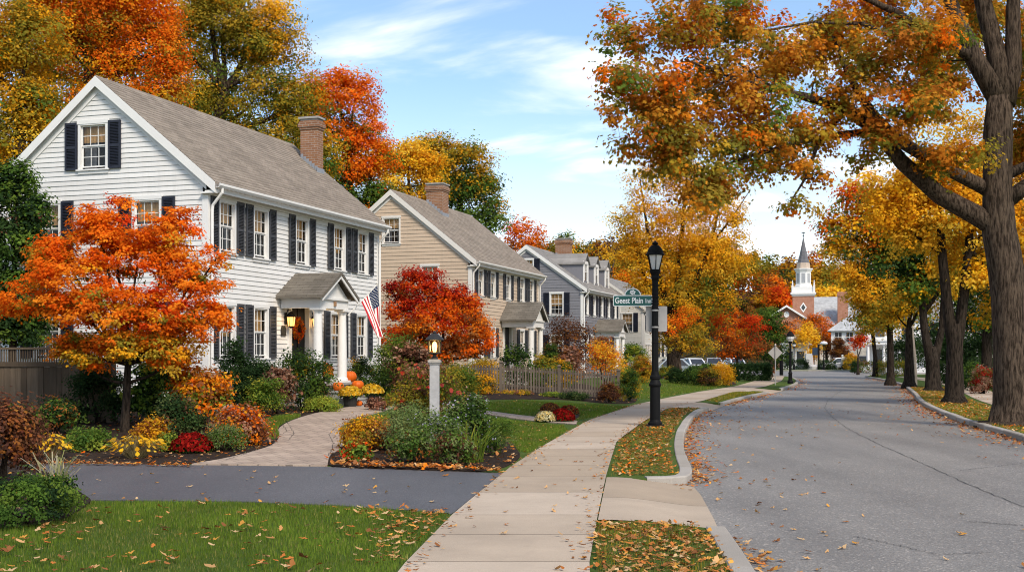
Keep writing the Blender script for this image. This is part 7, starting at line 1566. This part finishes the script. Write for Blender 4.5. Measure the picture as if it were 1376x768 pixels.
# ------------------------------------------------------------------ fallen leaves
def near_line(pts, n, spread, off=0.0, ymax=100, ymin=8, side=1):
    P_ = np.array([p for p in pts if ymin <= p[1] <= ymax]); seg = np.r_[0, np.cumsum(np.linalg.norm(np.diff(P_, axis=0), axis=1))]
    w = 1 / np.interp(np.linspace(0, seg[-1], 200), seg, P_[:, 1]); cdf = np.cumsum(w) / w.sum()
    s = np.interp(rng.random(n), cdf, np.linspace(0, seg[-1], 200)); p = np.c_[np.interp(s, seg, P_[:, 0]), np.interp(s, seg, P_[:, 1])]
    q = np.c_[np.interp(s + .1, seg, P_[:, 0]), np.interp(s + .1, seg, P_[:, 1])] - np.c_[np.interp(s - .1, seg, P_[:, 0]), np.interp(s - .1, seg, P_[:, 1])]; q = nrmz(q)
    return p + np.c_[q[:, 1], -q[:, 0]] * (off + rng.exponential(spread, n) * side)[:, None]
rz = lambda x, y: -.10
K2b = [p for p in K2[4:]]
WARM = np.vstack([LITTER, RUST, ORANGE[:2] * .8])
cc_ = scatter(front, 36, [EDGE_L]); fc = np.vstack([c + rng.normal(size=(rng.integers(3, 12), 2)) * np.array([.16, .12]) for c in cc_]); fc = fc[inpoly(fc, front)]
groups = [(scatter(front, 60, [EDGE_L]), lambda x, y: .03, .05, .10), (fc, lambda x, y: .03, .05, .11, np.vstack([LITTER, LITTER[4:5]])), (near_line(K1, 260, .10, .02, ymin=6), rz, .05, .10), (near_line(K2b, 900, .16, .02), rz, .05, .10, WARM), (near_line(K3, 420, .2, .02), rz, .06, .12, WARM), (near_line(K4, 260, .25, .02), rz, .08, .14, WARM),
    (near_line(KR, 1500, .30, .03, ymin=17, ymax=80, side=-1) if False else near_line([(x, y) for x, y in KR[::-1]], 1700, .28, .03, ymin=17, ymax=90), rz, .06, .12, WARM),
    (scatter(strip1, 900), h0, .04, .10), (scatter(strip2, 2000), h0, .04, .10, WARM), (scatter(strip3, 160), h0, .06, .11), (scatter(right_strip, 3200), lambda x, y: 0.0, .06, .12, WARM),
    (scatter([(-1.9, 12.6), (-.65, 12.0), (-.8, 10.2), (-.95, 9.0), (-1.25, 9.3), (-1.2, 11.4)], 190), h0, .05, .09),
    (scatter(lawn_main, 220, [BED_LAMP]), h0, .05, .08), (scatter(lawn_main2, 200), h0, .06, .09), (scatter(lawn_far, 260), h0, .06, .1),
    (scatter(BED_LAMP, 900), lambda x, y: hgt(x, y) + .03, .06, .13, WARM), (scatter(BED_L, 2600), lambda x, y: hgt(x, y) + .02, .05, .10, WARM), (scatter(BED_F, 500), lambda x, y: hgt(x, y) + .03, .06, .1), (scatter(EDGE_L, 260), lambda x, y: hgt(x, y) + .03, .05, .1), (scatter(BED_H3, 200), lambda x, y: hgt(x, y) + .03, .07, .12)]
bl = [gy(px, py) for px, py in ((50, 623), (150, 624.5), (262, 626.5))]; groups.append((near_line(bl[::-1], 240, .10, -.18, ymin=5), lambda x, y: hgt(x, y) + .018, .05, .1, WARM))
bl2 = [(-2.62, 17.05), (-1.17, 16.55), (-.2, 16.2)]; groups.append((np.c_[np.interp(rng.random(300), [0, .5, 1], [p[0] for p in bl2]), np.interp(rng.random(300) * 0 + .0, [0, 1], [17.0, 16.2])] * 0 + np.array([[x, np.interp(x, [-2.62, -1.17, -.2], [17.05, 16.55, 16.2]) + abs(rng.normal()) * .22] for x in rng.uniform(-2.6, -.2, 300)]), lambda x, y: hgt(x, y) + .03, .06, .14, WARM))
sw = np.array([[slx(y) + abs(rng.normal()) * .10, y] for y in rng.uniform(8.5, 40, 260)]); groups.append((sw, lambda x, y: .014, .04, .08)); sw2 = np.array([[srx(y) - abs(rng.normal()) * .12, y] for y in rng.uniform(8.5, 40, 260)]); groups.append((sw2, lambda x, y: .014, .04, .08))
sw3 = np.array([[np.interp(y, ky, kx1) + rng.uniform(0, 1.4), y] for y in rng.uniform(26, 70, 220)]); groups.append((sw3, lambda x, y: .014, .06, .11, WARM))
farroad = near_line(K2b + K3[:1], 240, 1.2, .3, ymin=24); groups.append((farroad, rz, .06, .1)); groups.append((np.array([[np.interp(y, [20, 90], [4.5, 23]) + rng.uniform(0, 5), y] for y in rng.uniform(25, 90, 160)]), rz, .06, .11))
litter('leaf_litter', groups)
# single leaves that can be told apart, nearest the camera
protos = {}
def leaf_proto(kind):
    if kind in protos: return protos[kind]
    c = {'tan': LITTER[[1, 3]], 'brown': LITTER[[2, 4]], 'orange': LITTER[[5, 6]]}[kind]; me = []
    for k in range(5):
        q = leaf_mesh('fallen_leaf', np.zeros((1, 3)), np.array([[0, 0, 1.0]]), [1.0], c[[k % len(c)]] * rng.uniform(.8, 1.15), T_DRY * np.array([rng.uniform(.75, 1.2), 1, rng.uniform(.7, 1.9)]) - np.array([0, .5, 0]), DRY, tdir=np.array([[0, 1.0, 0]])); me.append(q)
    protos[kind] = me; return me
def leaves_on(where, pts, zf, lo, hi):
    for (x, y) in pts:
        kd = ['tan', 'tan', 'brown', 'orange'][rng.integers(4)]; o = bpy.data.objects.new('fallen_leaf', leaf_proto(kd)[rng.integers(5)]); COL.objects.link(o)
        s = rng.uniform(lo, hi); o.scale = (s, s, s); o.location = (x, y, zf(x, y) + .006); o.rotation_euler = (rng.normal() * .12, rng.normal() * .12, rng.uniform(0, 6.28))
        tag(o, f'curled {kd} fallen leaf lying on the {where}', 'leaf', f'{kd} leaves on the {where}')
rp = []
while len(rp) < 110:
    y = 8.6 + 14 * rng.random() ** 1.3; x = np.interp(y, [8, 11, 15.6, 22], [1.95, 2.1, 2.5, 3.2]) + min(rng.exponential(1.1), 6.0); rp.append((x, y))
leaves_on('grey asphalt road', rp, lambda x, y: -.10, .06, .11)
leaves_on('dark driveway', scatter(drive_poly, 44), lambda x, y: hgt(x, y) + .012, .06, .11)
swp = [(slx(y) + rng.uniform(.05, .95) * (srx(y) - slx(y)), y) for y in 8.6 + 14 * rng.random(46)]
leaves_on('concrete sidewalk', swp, lambda x, y: .016, .05, .10)
fp = [p for p in scatter(front, 84, [EDGE_L])]
leaves_on('front lawn', fp, lambda x, y: hgt(x, y) + .035, .055, .105)
